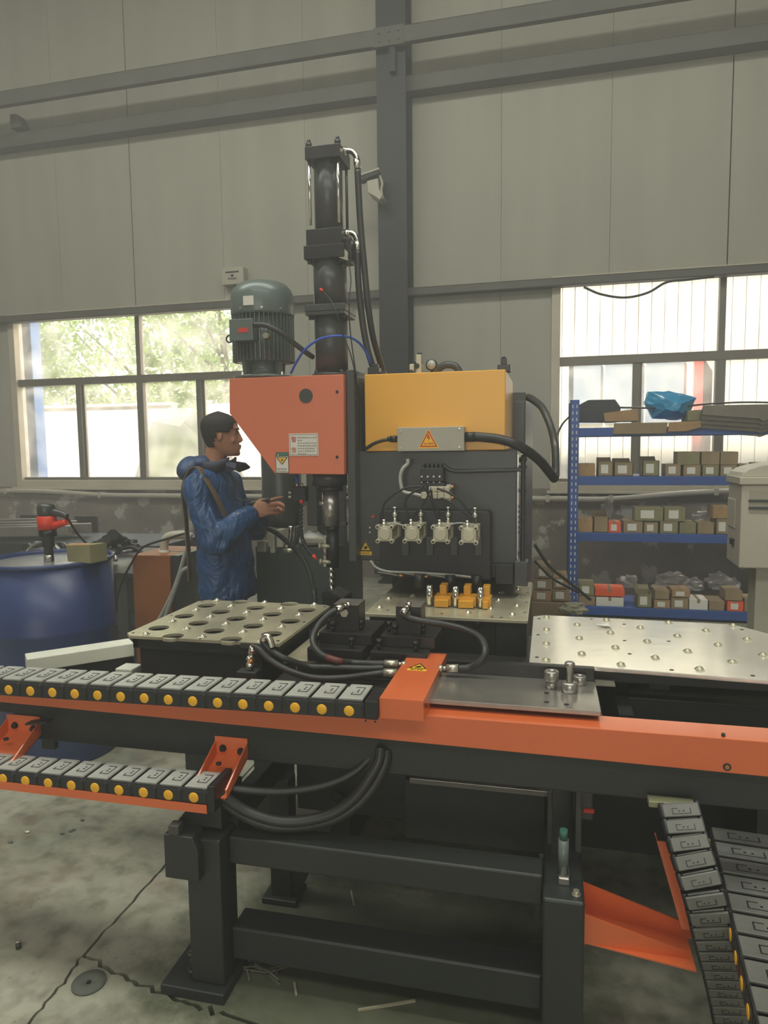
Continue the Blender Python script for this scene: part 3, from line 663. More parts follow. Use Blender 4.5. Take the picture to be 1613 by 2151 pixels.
mb = MB(); mb.tube(spline(T([(1165, 1006), (1167, 990), (1166, 940), (1158, 900), (1140, 858), (1120, 840), (1108, 834)], [3.3, 3.32, 3.36, 3.45, 3.55, 3.65, 3.7]), 22), 0.019, 12, ribs=0.9); mb.build('corrugated_conduit', dark_m, pm)
# hand-crush sticker on the lower left of the panel
def hand_sticker(parent, cx_, z, y, w, txt='当心夹手'):
    mb = MB(); mb.prism([(cx_-w*0.5, z-w*0.62), (cx_+w*0.5, z-w*0.62), (cx_+w*0.5, z-w*0.32), (cx_-w*0.5, z-w*0.32)], y-0.0006, y, 'Y'); tri(mb, cx_, z+w*0.15, w*1.0, w*0.88, y, 0.0006)
    s_ = mb.build('warning_sticker', sign_y, parent)
    mb = MB(); tri_ring(mb, cx_, z+w*0.15, w*0.98, w*0.86, y, 0.0010, 0.74); mb.build('black_border', sign_k, parent)
    mb = MB(); h = w*0.0085; q = [(-18, -8), (-4, -16), (14, -10), (20, 0), (14, 12), (8, 22), (4, 20), (8, 10), (0, 18), (-4, 15), (2, 5), (-8, 12), (-12, 8), (-4, 0), (-14, 4), (-20, 0)]
    mb.add([(cx_ + a*h, y-0.0012, z + w*0.0 + b*h) for a, b in q], [list(range(len(q)))]); mb.build('hand_symbol', sign_k, parent)
    text('lettering', txt, w*0.17, face_y(cx_, y-0.0012, z-w*0.47), sign_k, parent)
    return s_
c = atY(768, 1150, 3.0); hand_sticker(pm, c.x, c.z, 2.9995, 0.056)
# fittings standing on the yellow cover
zt = 1.815
def onc(px, y): return atZ(px, 0, 0) if False else Vector((atY(px, 785, y).x, y, zt))
c = onc(787, 3.06); mb = MB(); mb.box((c.x-0.025, 3.03, zt), (c.x+0.025, 3.09, zt+0.035)); mb.box((c.x-0.012, 3.04, zt+0.035), (c.x+0.018, 3.075, zt+0.05))
mb.box((c.x+0.03, 3.03, zt), (c.x+0.055, 3.07, zt+0.015)); mb.build('hose_block', oxide_m, pm, 0.003)
c = onc(880, 3.15)
mb = MB(); mb.box((c.x-0.035, 3.1, zt), (c.x-0.012, 3.16, zt+0.05)); mb.box((c.x-0.005, 3.1, zt), (c.x+0.02, 3.16, zt+0.09)); mb.build('solenoid_valve', alu_m, pm, 0.003)
mb = MB(); mb.cyl((c.x-0.025, 3.09, zt+0.012), (c.x-0.025, 3.1, zt+0.012), 0.012, seg=16); mb.cyl((c.x, 3.09, zt+0.04), (c.x, 3.1, zt+0.04), 0.012, seg=16)
for a in (-0.03, -0.018, 0.002, 0.014): mb.box((c.x+a, 3.11, zt+0.05), (c.x+a+0.007, 3.15, zt+0.10 if a > 0 else zt+0.062))
mb.build('valve_coil', black_m, pm, 0.002)
c = onc(908, 3.15); mb = MB(); mb.lathe([(0.005, -0.02), (0.024, -0.02), (0.026, -0.015), (0.026, 0.01), (0.024, 0.014), (0.02, 0.012)], (c.x, 3.14, zt+0.045), 'Y'); mb.cyl((c.x, 3.14, zt), (c.x, 3.14, zt+0.022), 0.006, seg=10); mb.build('pressure_gauge', oxide_m, pm)
mb = MB(); mb.lathe([(0.0005, -0.0215), (0.02, -0.0215), (0.02, -0.0205), (0.0005, -0.0205)], (c.x, 3.14, zt+0.045), 'Y'); mb.build('gauge_face', lid_m, pm)
c = onc(940, 3.3); mb = MB(); mb.tube(spline([(c.x-0.06, 3.3, zt), (c.x-0.045, 3.3, zt+0.04), (c.x-0.01, 3.3, zt+0.062), (c.x+0.035, 3.3, zt+0.055), (c.x+0.06, 3.3, zt+0.02), (c.x+0.07, 3.3, zt)], 10), 0.018, 12, ribs=0.92); mb.build('corrugated_conduit', dark_m, pm)
c = onc(1055, 3.1); mb = MB(); mb.box((c.x-0.02, 3.08, zt), (c.x+0.035, 3.15, zt+0.03)); mb.box((c.x-0.005, 3.09, zt+0.03), (c.x+0.02, 3.13, zt+0.058)); mb.cyl((c.x+0.005, 3.11, zt+0.058), (c.x+0.005, 3.11, zt+0.066), 0.01, seg=8); mb.build('valve_block', oxide_m, pm, 0.003)
# stop button on the rear column
c = atY(1089, 822, 3.66); mb = MB(); mb.cyl((c.x, 3.66, zt-0.12), (c.x, 3.66, zt-0.095), 0.012, seg=12); mb.build('red_cap', red_m, pm)
# upper tools between punch block and table: posts, yellow strippers
for px in (900, 955, 1008):
    c = atY(px, 1276, 2.735); mb = MB(); mb.cyl((c.x, 2.76, 0.855), (c.x, 2.76, 0.935), 0.013, seg=18); mb.build('tool_post', chrome_m, pm)
for i, (a, b) in enumerate(((912, 941), (962, 994), (1013, 1025))):
    p, q = atY(a, 1278, 2.735), atY(b, 1264, 2.735)
    MB().box((p.x, 2.735, 0.853), (q.x, 2.76, 0.882)).build('stripper_foot', yellow_m, pm, 0.002)
    MB().box((p.x-0.004, 2.76, 0.853), (q.x+0.008, 2.84, 0.892)).build('stripper_body', yellow_m, pm, 0.003)
    mb = MB(); mb.box(((p.x+q.x)/2-0.016, 2.80, 0.892), ((p.x+q.x)/2+0.012, 2.86, 0.93)); mb.build('stripper_neck', yellow_m, pm, 0.003)
for px in (880, 945, 1000):
    c = atY(px, 1240, 2.87); mb = MB(); mb.cyl((c.x, 2.88, 0.90), (c.x, 2.88, 0.96), 0.022, seg=18); mb.build('punch_holder', oxide_m, pm)
# ==================================================================== WORK TABLES
def plate_with_holes(name, x0, x1, y0, y1, z, t, holes, r, m, parent, corners=()):
    bm = bmesh.new()
    # grid of cells; each hole in a cell of its own
    xs = sorted(set([x0, x1] + [h[0] - r*1.15 for h in holes] + [h[0] + r*1.15 for h in holes])); ys = sorted(set([y0, y1] + [h[1] - r*1.15 for h in holes] + [h[1] + r*1.15 for h in holes]))
    def clean(v, lo, hi):
        out = []
        for q in v:
            q = min(max(q, lo), hi)
            if not out or q - out[-1] > 1e-4: out.append(q)
        return out
    xs, ys = clean(xs, x0, x1), clean(ys, y0, y1)
    mb = MB(); N = 24
    cov = []
    for h in holes:
        cx_, cy_ = h; s_ = r*1.15
        ax0, ax1, ay0, ay1 = max(x0, cx_-s_), min(x1, cx_+s_), max(y0, cy_-s_), min(y1, cy_+s_)
        ci, sq = [], []
        for k in range(N):
            a = 2*PI*k/N; cxx, syy = math.cos(a), math.sin(a); ci.append((cx_ + r*cxx, cy_ + r*syy)); m_ = max(abs(cxx), abs(syy))
            sq.append((min(max(cx_ + s_*cxx/m_, ax0), ax1), min(max(cy_ + s_*syy/m_, ay0), ay1)))
        for zz in (z, z - t):
            mb.add([(p[0], p[1], zz) for p in ci] + [(p[0], p[1], zz) for p in sq], [(k, (k+1) % N, N+(k+1) % N, N+k) for k in range(N)])
        mb.add([(p[0], p[1], z) for p in ci] + [(p[0], p[1], z-t) for p in ci], [(k, N+k, N+(k+1) % N, (k+1) % N) for k in range(N)])
        cov.append((cx_-s_, cx_+s_, cy_-s_, cy_+s_))
    for a, b in zip(xs[:-1], xs[1:]):
        for c, d in zip(ys[:-1], ys[1:]):
            mx, my = (a+b)/2, (c+d)/2
            if any(q[0] < mx < q[1] and q[2] < my < q[3] for q in cov): continue
            P4 = [(a, c), (b, c), (b, d), (a, d)]
            for (qx, qy, dx, dy, kk) in corners:      # chamfered corner: drop that corner vertex
                if abs(qx - (x0 if dx > 0 else x1)) < 1e-6 and abs(qy - (y0 if dy > 0 else y1)) < 1e-6:
                    pass
            for zz in (z, z - t): mb.add([(p[0], p[1], zz) for p in P4], [(0, 1, 2, 3)])
    mb.add([(x0, y0, z), (x1, y0, z), (x1, y1, z), (x0, y1, z), (x0, y0, z-t), (x1, y0, z-t), (x1, y1, z-t), (x0, y1, z-t)], [(0, 1, 5, 4), (1, 2, 6, 5), (2, 3, 7, 6), (3, 0, 4, 7)])
    return mb.build(name, m, parent)
def ball_mesh():
    mb = MB(); mb.lathe([(0.0165, 0.0), (0.0165, 0.0015), (0.010, 0.0025), (0.009, 0.006), (0.007, 0.0095), (0.0035, 0.0118), (0.0005, 0.0125)], seg=14); return mb
def star_mesh():
    mb = MB(); mb.lathe([(0.012, 0.0), (0.012, 0.002), (0.0085, 0.003), (0.007, 0.008), (0.0035, 0.0105), (0.0005, 0.011)], seg=12)
    for k in range(4):
        a = PI/4 + PI/2*k; d = Vector((math.cos(a), math.sin(a), 0)); n_ = Vector((-d.y, d.x, 0))
        mb.add([d*0.009 + n_*0.005, d*0.018, d*0.009 - n_*0.005, d*0.010 + n_*0.003 + Vector((0, 0, 0.006)), d*0.010 - n_*0.003 + Vector((0, 0, 0.006))], [(0, 1, 3), (1, 2, 4), (3, 1, 4), (0, 3, 4, 2)])
    return mb
ball_proto = None
def balls(parent, pts, z, m):
    first = None
    for x, y in pts:
        if first is None:
            first = star_mesh().build('ball_transfer', m, parent, local=True); first.location = wmat(parent).inverted() @ Vector((x, y, z))
        else: share(first, 'ball_transfer', parent, wmat(parent).inverted() @ Vector((x, y, z)))
def screws(parent, pts, z):
    mb = MB()
    for x, y in pts: mb.cyl((x, y, z-0.0005), (x, y, z+0.0008), 0.006, seg=10)
    mb.build('screw_hole', black_m, parent)
# left table with big round holes
TL = (-1.455, -0.868, 2.125, 2.705)
tl = empty('left_work_table', ((TL[0]+TL[1])/2, (TL[2]+TL[3])/2, 0.70), 0, 'perforated steel ball table with large round holes in front of the worker', 'table'); tl.name = 'perforated_table'; WM['perforated_table'] = wmat(tl) if 'perforated_table' in WM else Matrix.Translation(((TL[0]+TL[1])/2, (TL[2]+TL[3])/2, 0.70))
holes, bl = [], []
for i in range(7):
    for j in range(5):
        x, y = -1.38 + 0.11*j, 2.147 + 0.0913*i
        if (i + j) % 2 == 0: bl.append((x, y + 0.003))
        else: holes.append((x, y))
# octagonal outline through four border strips with chamfered corners
hx = [h for h in holes if TL[2] + 0.045 < h[1] < TL[3] - 0.04]
edge_holes = [h for h in holes if h not in hx]
plate_with_holes('plate_top', -1.425, -0.895, TL[2], TL[3], 0.85, 0.010, holes, 0.037, table_m, tl)
mb = MB(); mb.prism([(-1.425, TL[2]), (-1.455, TL[2]+0.03), (-1.455, TL[3]-0.03), (-1.425, TL[3])], 0.84, 0.85, 'Z'); mb.build('plate_edge', table_m, tl); mb = MB(); mb.prism([(-0.895, TL[2]), (-0.868, TL[2]+0.0), (-0.868, TL[3]-0.02), (-0.895, TL[3])], 0.84, 0.85, 'Z'); mb.build('plate_edge', table_m, tl)
balls(tl, bl, 0.85, zinc_m)
screws(tl, [(-1.435, 2.16), (-1.435, 2.42), (-1.435, 2.67), (-0.885, 2.16), (-0.885, 2.42), (-0.885, 2.67), (-1.16, 2.135), (-1.16, 2.42)], 0.85)
mb = MB(); mb.box((-1.43, 2.15, 0.80), (-0.89, 2.17, 0.84)); mb.box((-1.43, 2.66, 0.80), (-0.89, 2.68, 0.84)); mb.box((-1.43, 2.15, 0.80), (-1.41, 2.68, 0.84)); mb.box((-0.91, 2.15, 0.80), (-0.89, 2.68, 0.84)); mb.build('table_frame', dark2_m, tl)
MB().box((-1.42, 2.17, 0.62), (-0.95, 2.66, 0.80)).build('table_box', black_m, tl, 0.006)
a = atY(505, 1348, 2.12); MB().box((a.x, 2.118, 0.832), (-0.905, 2.126, 0.848)).build('edge_strip', dark_m, tl)
MB().box((-1.33, 2.3, 0.0), (-1.23, 2.45, 0.62)).build('table_leg', dark2_m, tl); MB().box((-1.05, 2.3, 0.0), (-0.95, 2.45, 0.62)).build('table_leg', dark2_m, tl)
# small grey plate right of it, lower
o = tag(MB().box((-0.86, 2.14, 0.78), (-0.74, 2.62, 0.795)).box((-0.84, 2.2, 0.5), (-0.76, 2.6, 0.78)).build('side_ledge', table_m, None, 0.003), 'narrow lower steel ledge beside the perforated table', 'ledge')
# middle table in the throat
tm = empty('throat_table', (-0.38, 2.9, 0.70), 0, 'dark steel ball table running under the punch block', 'table')
mb = MB(); mb.prism([(-0.70, 2.597), (-0.07, 2.597), (-0.07, 3.34), (-0.70, 3.34)], 0.835, 0.85, 'Z'); mb.build('plate_top', table_m, tm, 0.003)
balls(tm, [(-0.3, 2.67), (-0.13, 2.67), (-0.66, 2.69), (-0.22, 2.75), (-0.12, 2.82), (-0.66, 2.86), (-0.2, 2.91), (-0.57, 2.94), (-0.12, 2.99), (-0.57, 3.11), (-0.13, 3.14), (-0.2, 3.07), (-0.57, 2.78)], 0.85, zinc_m)
screws(tm, [(-0.62, 2.66), (-0.17, 2.62), (-0.085, 2.72), (-0.085, 2.9), (-0.085, 3.1), (-0.62, 2.9), (-0.40, 2.64)], 0.85)
MB().box((-0.19, 2.62, 0.70), (-0.075, 3.2, 0.835)).build('side_rib', dark2_m, tm, 0.003); MB().box((-0.69, 2.64, 0.68), (-0.51, 3.2, 0.835)).build('side_rib', dark2_m, tm, 0.003)
MB().box((-0.14, 2.64, 0.60), (-0.08, 3.1, 0.70)).build('support_post', dark_m, tm, 0.003)
# lower die block under the middle table, bolts on its front
MB().box((-0.50, 2.62, 0.66), (-0.19, 2.9, 0.832)).build('die_block', oxide_m, tm, 0.004)
for px, py in ((893, 1309), (950, 1301), (1003, 1304)):
    c = atY(px, py, 2.62); mb = MB(); mb.lathe([(0.004, -0.012), (0.018, -0.010), (0.022, 0.0)], (c.x, 2.62, c.z-0.01), 'Y', 18); mb.build('die_knob', oxide_m, tm)
c = atY(1033, 1300, 2.6); MB().box((c.x-0.004, 2.6, c.z-0.012), (c.x+0.003, 2.62, c.z+0.008)).build('chip', zinc_m, tm)

# right bright table
tr = empty('bright_work_table', (0.45, 2.37, 0.70), 0, 'bright polished steel ball table with a chamfered corner, right of the machine', 'table')
mb = MB(); mb.prism([(-0.052, 2.09), (-0.052, 2.665), (-0.01, 2.69), (0.648, 2.672), (0.705, 2.60), (0.90, 2.33), (0.90, 2.06), (0.60, 2.045)], 0.838, 0.85, 'Z'); mb.build('plate_top', btable_m, tr, 0.002)
bl = []
for i in range(7):
    for j in range(9):
        if (i + j) % 2 == 0:
            x, y = -0.002 + 0.1075*j, 2.108 + 0.0895*i
            if x < 0.88 and not (x > 0.7 and y > 2.45): bl.append((x, y))
balls(tr, bl, 0.85, alu_m)
screws(tr, [(-0.03, 2.14), (-0.03, 2.4), (-0.03, 2.63), (0.16, 2.66), (0.43, 2.665), (0.25, 2.38), (0.27, 2.6), (0.39, 2.4), (0.66, 2.6), (0.35, 2.09), (0.56, 2.08), (0.25, 2.23), (0.69, 2.36)], 0.85)
MB().box((-0.03, 2.13, 0.79), (0.86, 2.17, 0.838)).build('front_rail', dark_m, tr, 0.003)
mb = MB(); mb.box((-0.03, 2.17, 0.76), (0.02, 2.64, 0.838)); mb.build('side_rail', dark2_m, tr, 0.003); mb = MB(); mb.box((0.30, 2.17, 0.76), (0.36, 2.62, 0.838)); mb.build('side_rail', dark2_m, tr, 0.003)
MB().box((0.02, 2.60, 0.76), (0.62, 2.64, 0.838)).build('rear_rail', dark2_m, tr, 0.003)
MB().box((0.10, 2.58, 0.0), (0.95, 2.66, 0.70)).build('table_base', dark2_m, tr, 0.003); MB().box((0.10, 2.60, 0.70), (0.16, 2.66, 0.79)).build('base_post', dark2_m, tr); MB().box((0.80, 2.60, 0.70), (0.86, 2.66, 0.79)).build('base_post', dark2_m, tr)
# torn white paper lying on it
c = atZ(1265, 1312, 0.856)
mb = MB(); mb.add([(c.x-0.025, c.y, 0.8555), (c.x+0.025, c.y+0.025, 0.857), (c.x+0.035, c.y-0.01, 0.860), (c.x+0.02, c.y-0.004, 0.862), (c.x+0.03, c.y-0.024, 0.857), (c.x+0.005, c.y-0.02, 0.856)], [(0, 1, 2, 3, 4, 5)])
for v in list(mb.v): pass
n0 = len(mb.v); mb.v += [v - Vector((0, 0, 0.0006)) for v in mb.v]; mb.f.append([n0 + i for i in range(5, -1, -1)]); mb.mi.append(0); mb.sm.append(False)
tag(mb.build('paper_scrap', paper_m), 'torn white paper scrap lying on the bright steel table', 'paper')

# ==================================================================== DRILLING UNIT (orange cover, motor, long cylinder, spindle)
du = empty('drilling_unit', (-1.12, 3.05, 1.38), 0, 'orange covered drilling unit with motor and tall black hydraulic cylinder', 'machine')
def zz(py, px=690, y=3.02): return atY(px, py, y).z
def xx(px, py, y=3.02): return atY(px, py, y).x
q = [atY(px, py, 2.9) for px, py in ((481.5, 795), (721.5, 786), (723, 997), (577, 995), (510, 905), (482, 868))]
mb = MB(); mb.prism([(v.x, v.z) for v in q], 2.90, 3.22, 'Y'); cov = mb.build('cover', salmon_m, du, 0.003)
mb = MB(); c = atY(642.5, 831.5, 2.9); mb.cyl((c.x, 2.8985, c.z), (c.x, 2.901, c.z), 0.031, seg=32); mb.build('sight_hole', dark_m, cov)
mb = MB()
for px, py in ((708, 823), (708, 960)): c = atY(px, py, 2.9); hexbolt(mb, c, (0, -1, 0), 0.005, 0.005)
mb.build('cover_screw', black_m, cov)
x0 = q[1].x + 0.002; x1 = atY(748, 900, 3.0).x
MB().box((x0, 2.93, zz(1172)), (x0+0.035, 3.35, zz(783))).build('spine_plate', dark_m, du, 0.004)
MB().box((x0+0.036, 3.02, zz(1165)), (-0.845, 3.3, zz(800))).build('slide_rail', motor_m, du, 0.003)
c = atY(744, 797, 2.99); MB().box((c.x-0.01, 2.98, c.z-0.025), (c.x+0.02, 2.995, c.z+0.015)).build('lifting_lug', grind_m, du, 0.002)
# warning plate with the two red characters and small print
a, b = atY(607, 911, 2.9), atY(669, 957, 2.9)
pl = MB().box((a.x, 2.8985, b.z), (b.x, 2.8998, a.z)).build('warning_plate', sign_w, cov)
def frame_lines(mb, x0, z0, x1, z1, y, t):
    mb.box((x0, y-0.0004, z0), (x1, y, z0+t)); mb.box((x0, y-0.0004, z1-t), (x1, y, z1)); mb.box((x0, y-0.0004, z0), (x0+t, y, z1)); mb.box((x1-t, y-0.0004, z0), (x1, y, z1))
mb = MB(); frame_lines(mb, a.x+0.004, b.z+0.004, b.x-0.004, a.z-0.004, 2.8985, 0.0012); mb.build('plate_border', sign_k, pl)
W_, H_ = b.x-a.x, a.z-b.z
text('lettering', '警', 0.026, face_y(a.x+0.022, 2.898, a.z-H_*0.28), sign_r, pl); text('lettering', '告', 0.026, face_y(a.x+0.022, 2.898, a.z-H_*0.75), sign_r, pl)
mb = MB(); rg = random.Random(4)
for r, n in enumerate((11, 3, 11, 11, 10, 10, 5)):
    for k in range(n + (0 if r in (1, 6) else 0)):
        x = a.x + 0.040 + k*0.0080; z = a.z - 0.018 - r*0.0118; w = 0.0052
        mb.box((x, 2.898, z-0.0005), (x+w, 2.8985, z+0.0003)); mb.box((x+w*0.4, 2.898, z-0.0028), (x+w*0.55, 2.8985, z+0.0026)); mb.box((x+0.0006, 2.898, z-0.0026), (x+w*0.8, 2.8985, z-0.0019))
        if rg.random() < 0.6: mb.box((x+0.0004, 2.898, z+0.0015), (x+w*0.9, 2.8985, z+0.0022))
mb.build('small_print', sign_k, pl)
a, b = atY(579, 950, 2.9), atY(607, 994, 2.9)
pl = MB().box((a.x, 2.8984, b.z), (b.x, 2.8998, a.z)).build('hazard_plate', sign_k, cov)
w_, h_ = b.x-a.x, a.z-b.z
mb = MB(); mb.box((a.x+0.002, 2.8980, b.z+0.003), (b.x-0.002, 2.8984, a.z-h_*0.21)); mb.build('white_field', sign_w, pl)
mb = MB(); mb.box((a.x+0.001, 2.8980, a.z-h_*0.19), (b.x-0.001, 2.8984, a.z-0.001)); mb.build('green_header', sign_g, pl)
cxm = (a.x+b.x)/2
mb = MB(); tri(mb, cxm, a.z-h_*0.42, w_*0.9, h_*0.36, 2.8978, 0.0003, -1); mb.build('black_triangle', sign_k, pl)
mb = MB(); tri(mb, cxm, a.z-h_*0.405, w_*0.68, h_*0.27, 2.8974, 0.0003, -1); tri(mb, a.x+w_*0.2, a.z-h_*0.12, 0.008, 0.009, 2.8978, 0.0003); mb.build('yellow_triangle', sign_y, pl)
mb = MB(); mb.add([(cxm-0.006, 2.8969, a.z-h_*0.33), (cxm+0.007, 2.8969, a.z-h_*0.31), (cxm+0.004, 2.8969, a.z-h_*0.42), (cxm-0.003, 2.8969, a.z-h_*0.45)], [(0, 1, 2, 3)]); mb.build('hand_symbol', mat('sticker_brown', (150, 92, 40)), pl)
mb = MB()
for k in range(6): mb.box((a.x+0.006+k*(w_-0.012)/6, 2.8976, b.z+h_*0.18), (a.x+0.006+k*(w_-0.012)/6+0.004, 2.898, b.z+h_*0.23))
mb.box((a.x+0.006, 2.8976, b.z+h_*0.09), (b.x-0.006, 2.898, b.z+h_*0.11)); mb.build('small_print', sign_k, pl)
# electric motor on top
mx, my = atY(553, 700, 3.06).x, 3.06; mr = (atY(614, 700, 3.06).x - atY(492, 700, 3.06).x)/2
zb = 1.815
def mz(py): return atY(553, py, 2.98).z
mb = MB(); mb.lathe([(mr*0.98, zb), (mr*0.98, zb+0.012), (mr*0.55, zb+0.018), (mr*0.55, mz(757)), (mr*0.86, mz(757)), (mr*0.86, mz(655)), (mr*0.5, mz(655))], (mx, my, 0), seg=40); mot = mb.build('motor_housing', motor_m, du)
mb = MB(); nF = 44
for k in range(nF):
    t = 2*PI*k/nF; d = Vector((math.cos(t), math.sin(t), 0)); mb.bar(Vector((mx, my, mz(757))) + d*mr*0.91, Vector((mx, my, mz(656))) + d*mr*0.91, 0.003, mr*0.16, up=d)
tag(mb.build('cooling_fins', motor_m, mot), kind='stuff')
zc0, zc1 = mz(660), mz(586)
mb = MB(); mb.lathe([(mr*0.99, zc0), (mr*1.01, zc0+0.01), (mr*1.01, zc0+(zc1-zc0)*0.58), (mr*0.93, zc0+(zc1-zc0)*0.78), (mr*0.78, zc0+(zc1-zc0)*0.93), (mr*0.6, zc1), (mr*0.1, zc1+0.004), (0.001, zc1+0.004)], (mx, my, 0), seg=44); mb.build('fan_cowl', motor_m, mot)
mb = MB()
for t in (-1.9, -1.2, -0.6): 
    d = Vector((math.cos(t), math.sin(t), 0)); cc_ = Vector((mx, my, zc0+0.02)) + d*mr*1.01; hexbolt(mb, cc_, d, 0.004, 0.006)
mb.build('cowl_screw', zinc_m, mot)
a, b = atY(512, 642, my-mr*0.99), atY(533, 621, my-mr*0.99); MB().box((a.x, my-mr*1.03, a.z), (b.x, my-mr*0.94, b.z)).build('rating_plate', sign_w, mot)
a, b = atY(488, 716, my-mr-0.03), atY(532, 672, my-mr-0.03)
tb = MB().box((a.x, my-mr-0.035, a.z), (b.x, my-mr*0.6, b.z)).build('terminal_box', motor_m, mot, 0.005)
MB().box((a.x-0.005, my-mr-0.05, a.z-0.005), (b.x+0.005, my-mr-0.035, b.z+0.005)).build('box_lid', motor_m, tb, 0.004)
a, b = atY(501, 699, my-mr-0.05), atY(521, 688, my-mr-0.05); MB().box((a.x, my-mr-0.052, a.z), (b.x, my-mr-0.05, b.z)).build('red_label', sign_r, tb)
mb = MB(); c = atY(482, 712, my); R_ = 0.016
mb.tube([(c.x + R_*math.cos(t), my, c.z + R_*math.sin(t)) for t in [2*PI*k/18 for k in range(19)]], 0.004, 8); mb.build('eye_bolt', oxide_m, mot)
c = atY(558, 705, my-mr); mb = MB(); mb.cyl((c.x, my-mr*0.8, c.z), (c.x, my-mr*1.05, c.z), 0.012, seg=14); mb.build('hex_plug', zinc_m, mot)
for k in range(4):
    t = PI/4 + PI/2*k + 0.3; d = Vector((math.cos(t), math.sin(t), 0))
    MB().bar(Vector((mx, my, zb)) + d*mr*0.7, Vector((mx, my, mz(757)+0.03)) + d*mr*0.75, 0.02, 0.03, up=d).build('foot_rib', motor_m, mot, 0.002)
    mb = MB(); hexbolt(mb, Vector((mx, my, zb+0.012)) + d*mr*0.86, (0, 0, 1), 0.009, 0.014); mb.build('flange_bolt', chrome_m, mot)
# corrugated cable from the terminal box to the cylinder
wire('motor_conduit', T([(533, 682), (560, 684), (590, 699), (620, 723), (645, 742), (657, 750)], [2.87, 2.86, 2.88, 2.92, 2.96, 3.0]), 0.0115, rubber_m, None, parent=mot).name = 'motor_conduit'
# hydraulic cylinder stack, square pieces turned a little so that two faces show
hy = 3.05; hx = (xx(657, 750, 3.0) + xx(722, 750, 3.0))/2
def col_cyl(py0, py1, half_px, m, name):
    r = (atY(690+half_px, 700, hy).x - atY(690-half_px, 700, hy).x)/2
    xa = hx + (0.0)
    mb = MB(); mb.cyl((xa, hy, zz(py1, 690, hy)), (xa, hy, zz(py0, 690, hy)), r, seg=36); return mb.build(name, m, du)
col_cyl(655, 782, 33, dark_m, 'lower_tube'); col_cyl(540, 650, 33, dark_m, 'middle_tube'); col_cyl(325, 490, 28, dark_m, 'upper_barrel')
def col_box(py0, py1, hw_px, m, name, dx=0.0, d=None):
    hw = (atY(690+hw_px, 700, hy-0.06).x - atY(690-hw_px, 700, hy-0.06).x)/2; d = d or hw
    return MB().box((hx+dx-hw, hy-d, zz(py1, 690, hy-d)), (hx+dx+hw, hy+d, zz(py0, 690, hy-d))).build(name, m, du, 0.003)
col_box(637, 652, 42, dark_m, 'joint_flange'); col_box(652, 660, 41, dark_m, 'joint_flange')
col_box(512, 541, 42, oxide_m, 'port_block', d=0.085); col_box(478, 513, 37, oxide_m, 'head_block'); hb = col_box(302, 330, 36, oxide_m, 'top_block')
hwt = (atY(690+29, 700, hy).x - atY(690-29, 700, hy).x)/2
for i, (sx, sy) in enumerate(((-1, -1), (1, -1), (1, 1), (-1, 1))):
    mb = MB(); mb.cyl((hx+sx*hwt, hy+sy*hwt, zz(480, 690, hy)), (hx+sx*hwt, hy+sy*hwt, zz(330, 690, hy)), 0.0065, seg=12); mb.build('tie_rod', chrome_m if i in (0, 1) else dark_m, du)
    zt_ = zz(302, 690, hy-0.08); mb = MB(); mb.cyl((hx+sx*hwt, hy+sy*hwt, zt_), (hx+sx*hwt, hy+sy*hwt, zt_+0.018), 0.014, seg=6); mb.cyl((hx+sx*hwt, hy+sy*hwt, zt_+0.018), (hx+sx*hwt, hy+sy*hwt, zt_+0.032), 0.008, seg=10); mb.build('tie_rod_nut', oxide_m, du)
for sx in (-1, 1):
    for z_ in (zz(541, 690, 2.97)-0.0, zz(660, 690, 2.97)):
        mb = MB(); mb.cyl((hx+sx*hwt*1.1, hy-0.06, z_-0.016), (hx+sx*hwt*1.1, hy-0.06, z_), 0.011, seg=6); mb.build('flange_bolt', oxide_m, du)
for px in (662, 714):
    c = atY(px, 779, 2.98); mb = MB(); mb.cyl((c.x, 3.0, 1.815), (c.x, 3.0, 1.84), 0.010, seg=6); mb.build('flange_bolt', oxide_m, du)
mb = MB(); mb.lathe([(0.001, 1.815), (0.09, 1.815), (0.09, 1.826), (0.001, 1.826)], (hx, hy, 0), seg=32); mb.build('base_flange', dark_m, du)
# port elbows and clamp valve at the right of the blocks
def elbow(pts, name='pipe_elbow'):
    mb = MB(); mb.tube(spline(pts, 8), 0.012, 12); mb.cyl(pts[0], Vector(pts[0]) + (Vector(pts[1])-Vector(pts[0])).normalized()*0.025, 0.018, seg=6)
    e = Vector(pts[-1]); f_ = (Vector(pts[-2])-e).normalized(); mb.cyl(e, e + f_*0.04, 0.015, seg=14); return mb.build(name, chrome_m, du)
elbow(T([(715, 318), (728, 317), (740, 319), (749, 332), (751, 355)], hy)); elbow(T([(722, 492), (735, 489), (745, 494), (750, 508), (751, 527)], hy))
c0, c1 = atY(723, 495, 3.0), atY(738, 552, 3.0)
MB().box((c0.x, 3.0, c1.z+0.02), (c1.x, 3.06, c0.z-0.01)).build('valve_block', oxide_m, du, 0.004)
mb = MB(); mb.prism([(xx(716, 520), zz(515)), (xx(737, 540), zz(540)), (xx(737, 556), zz(557)), (xx(716, 548), zz(548))], 2.97, 2.985, 'Y'); mb.build('valve_cover', zinc_m, du)
mb = MB()
for py in (560, 567): c = atY(723, py, 3.0); mb.box((c.x-0.006, 2.99, c.z-0.006), (c.x+0.006, 3.0, c.z+0.006))
mb.build('sensor', black_m, du)
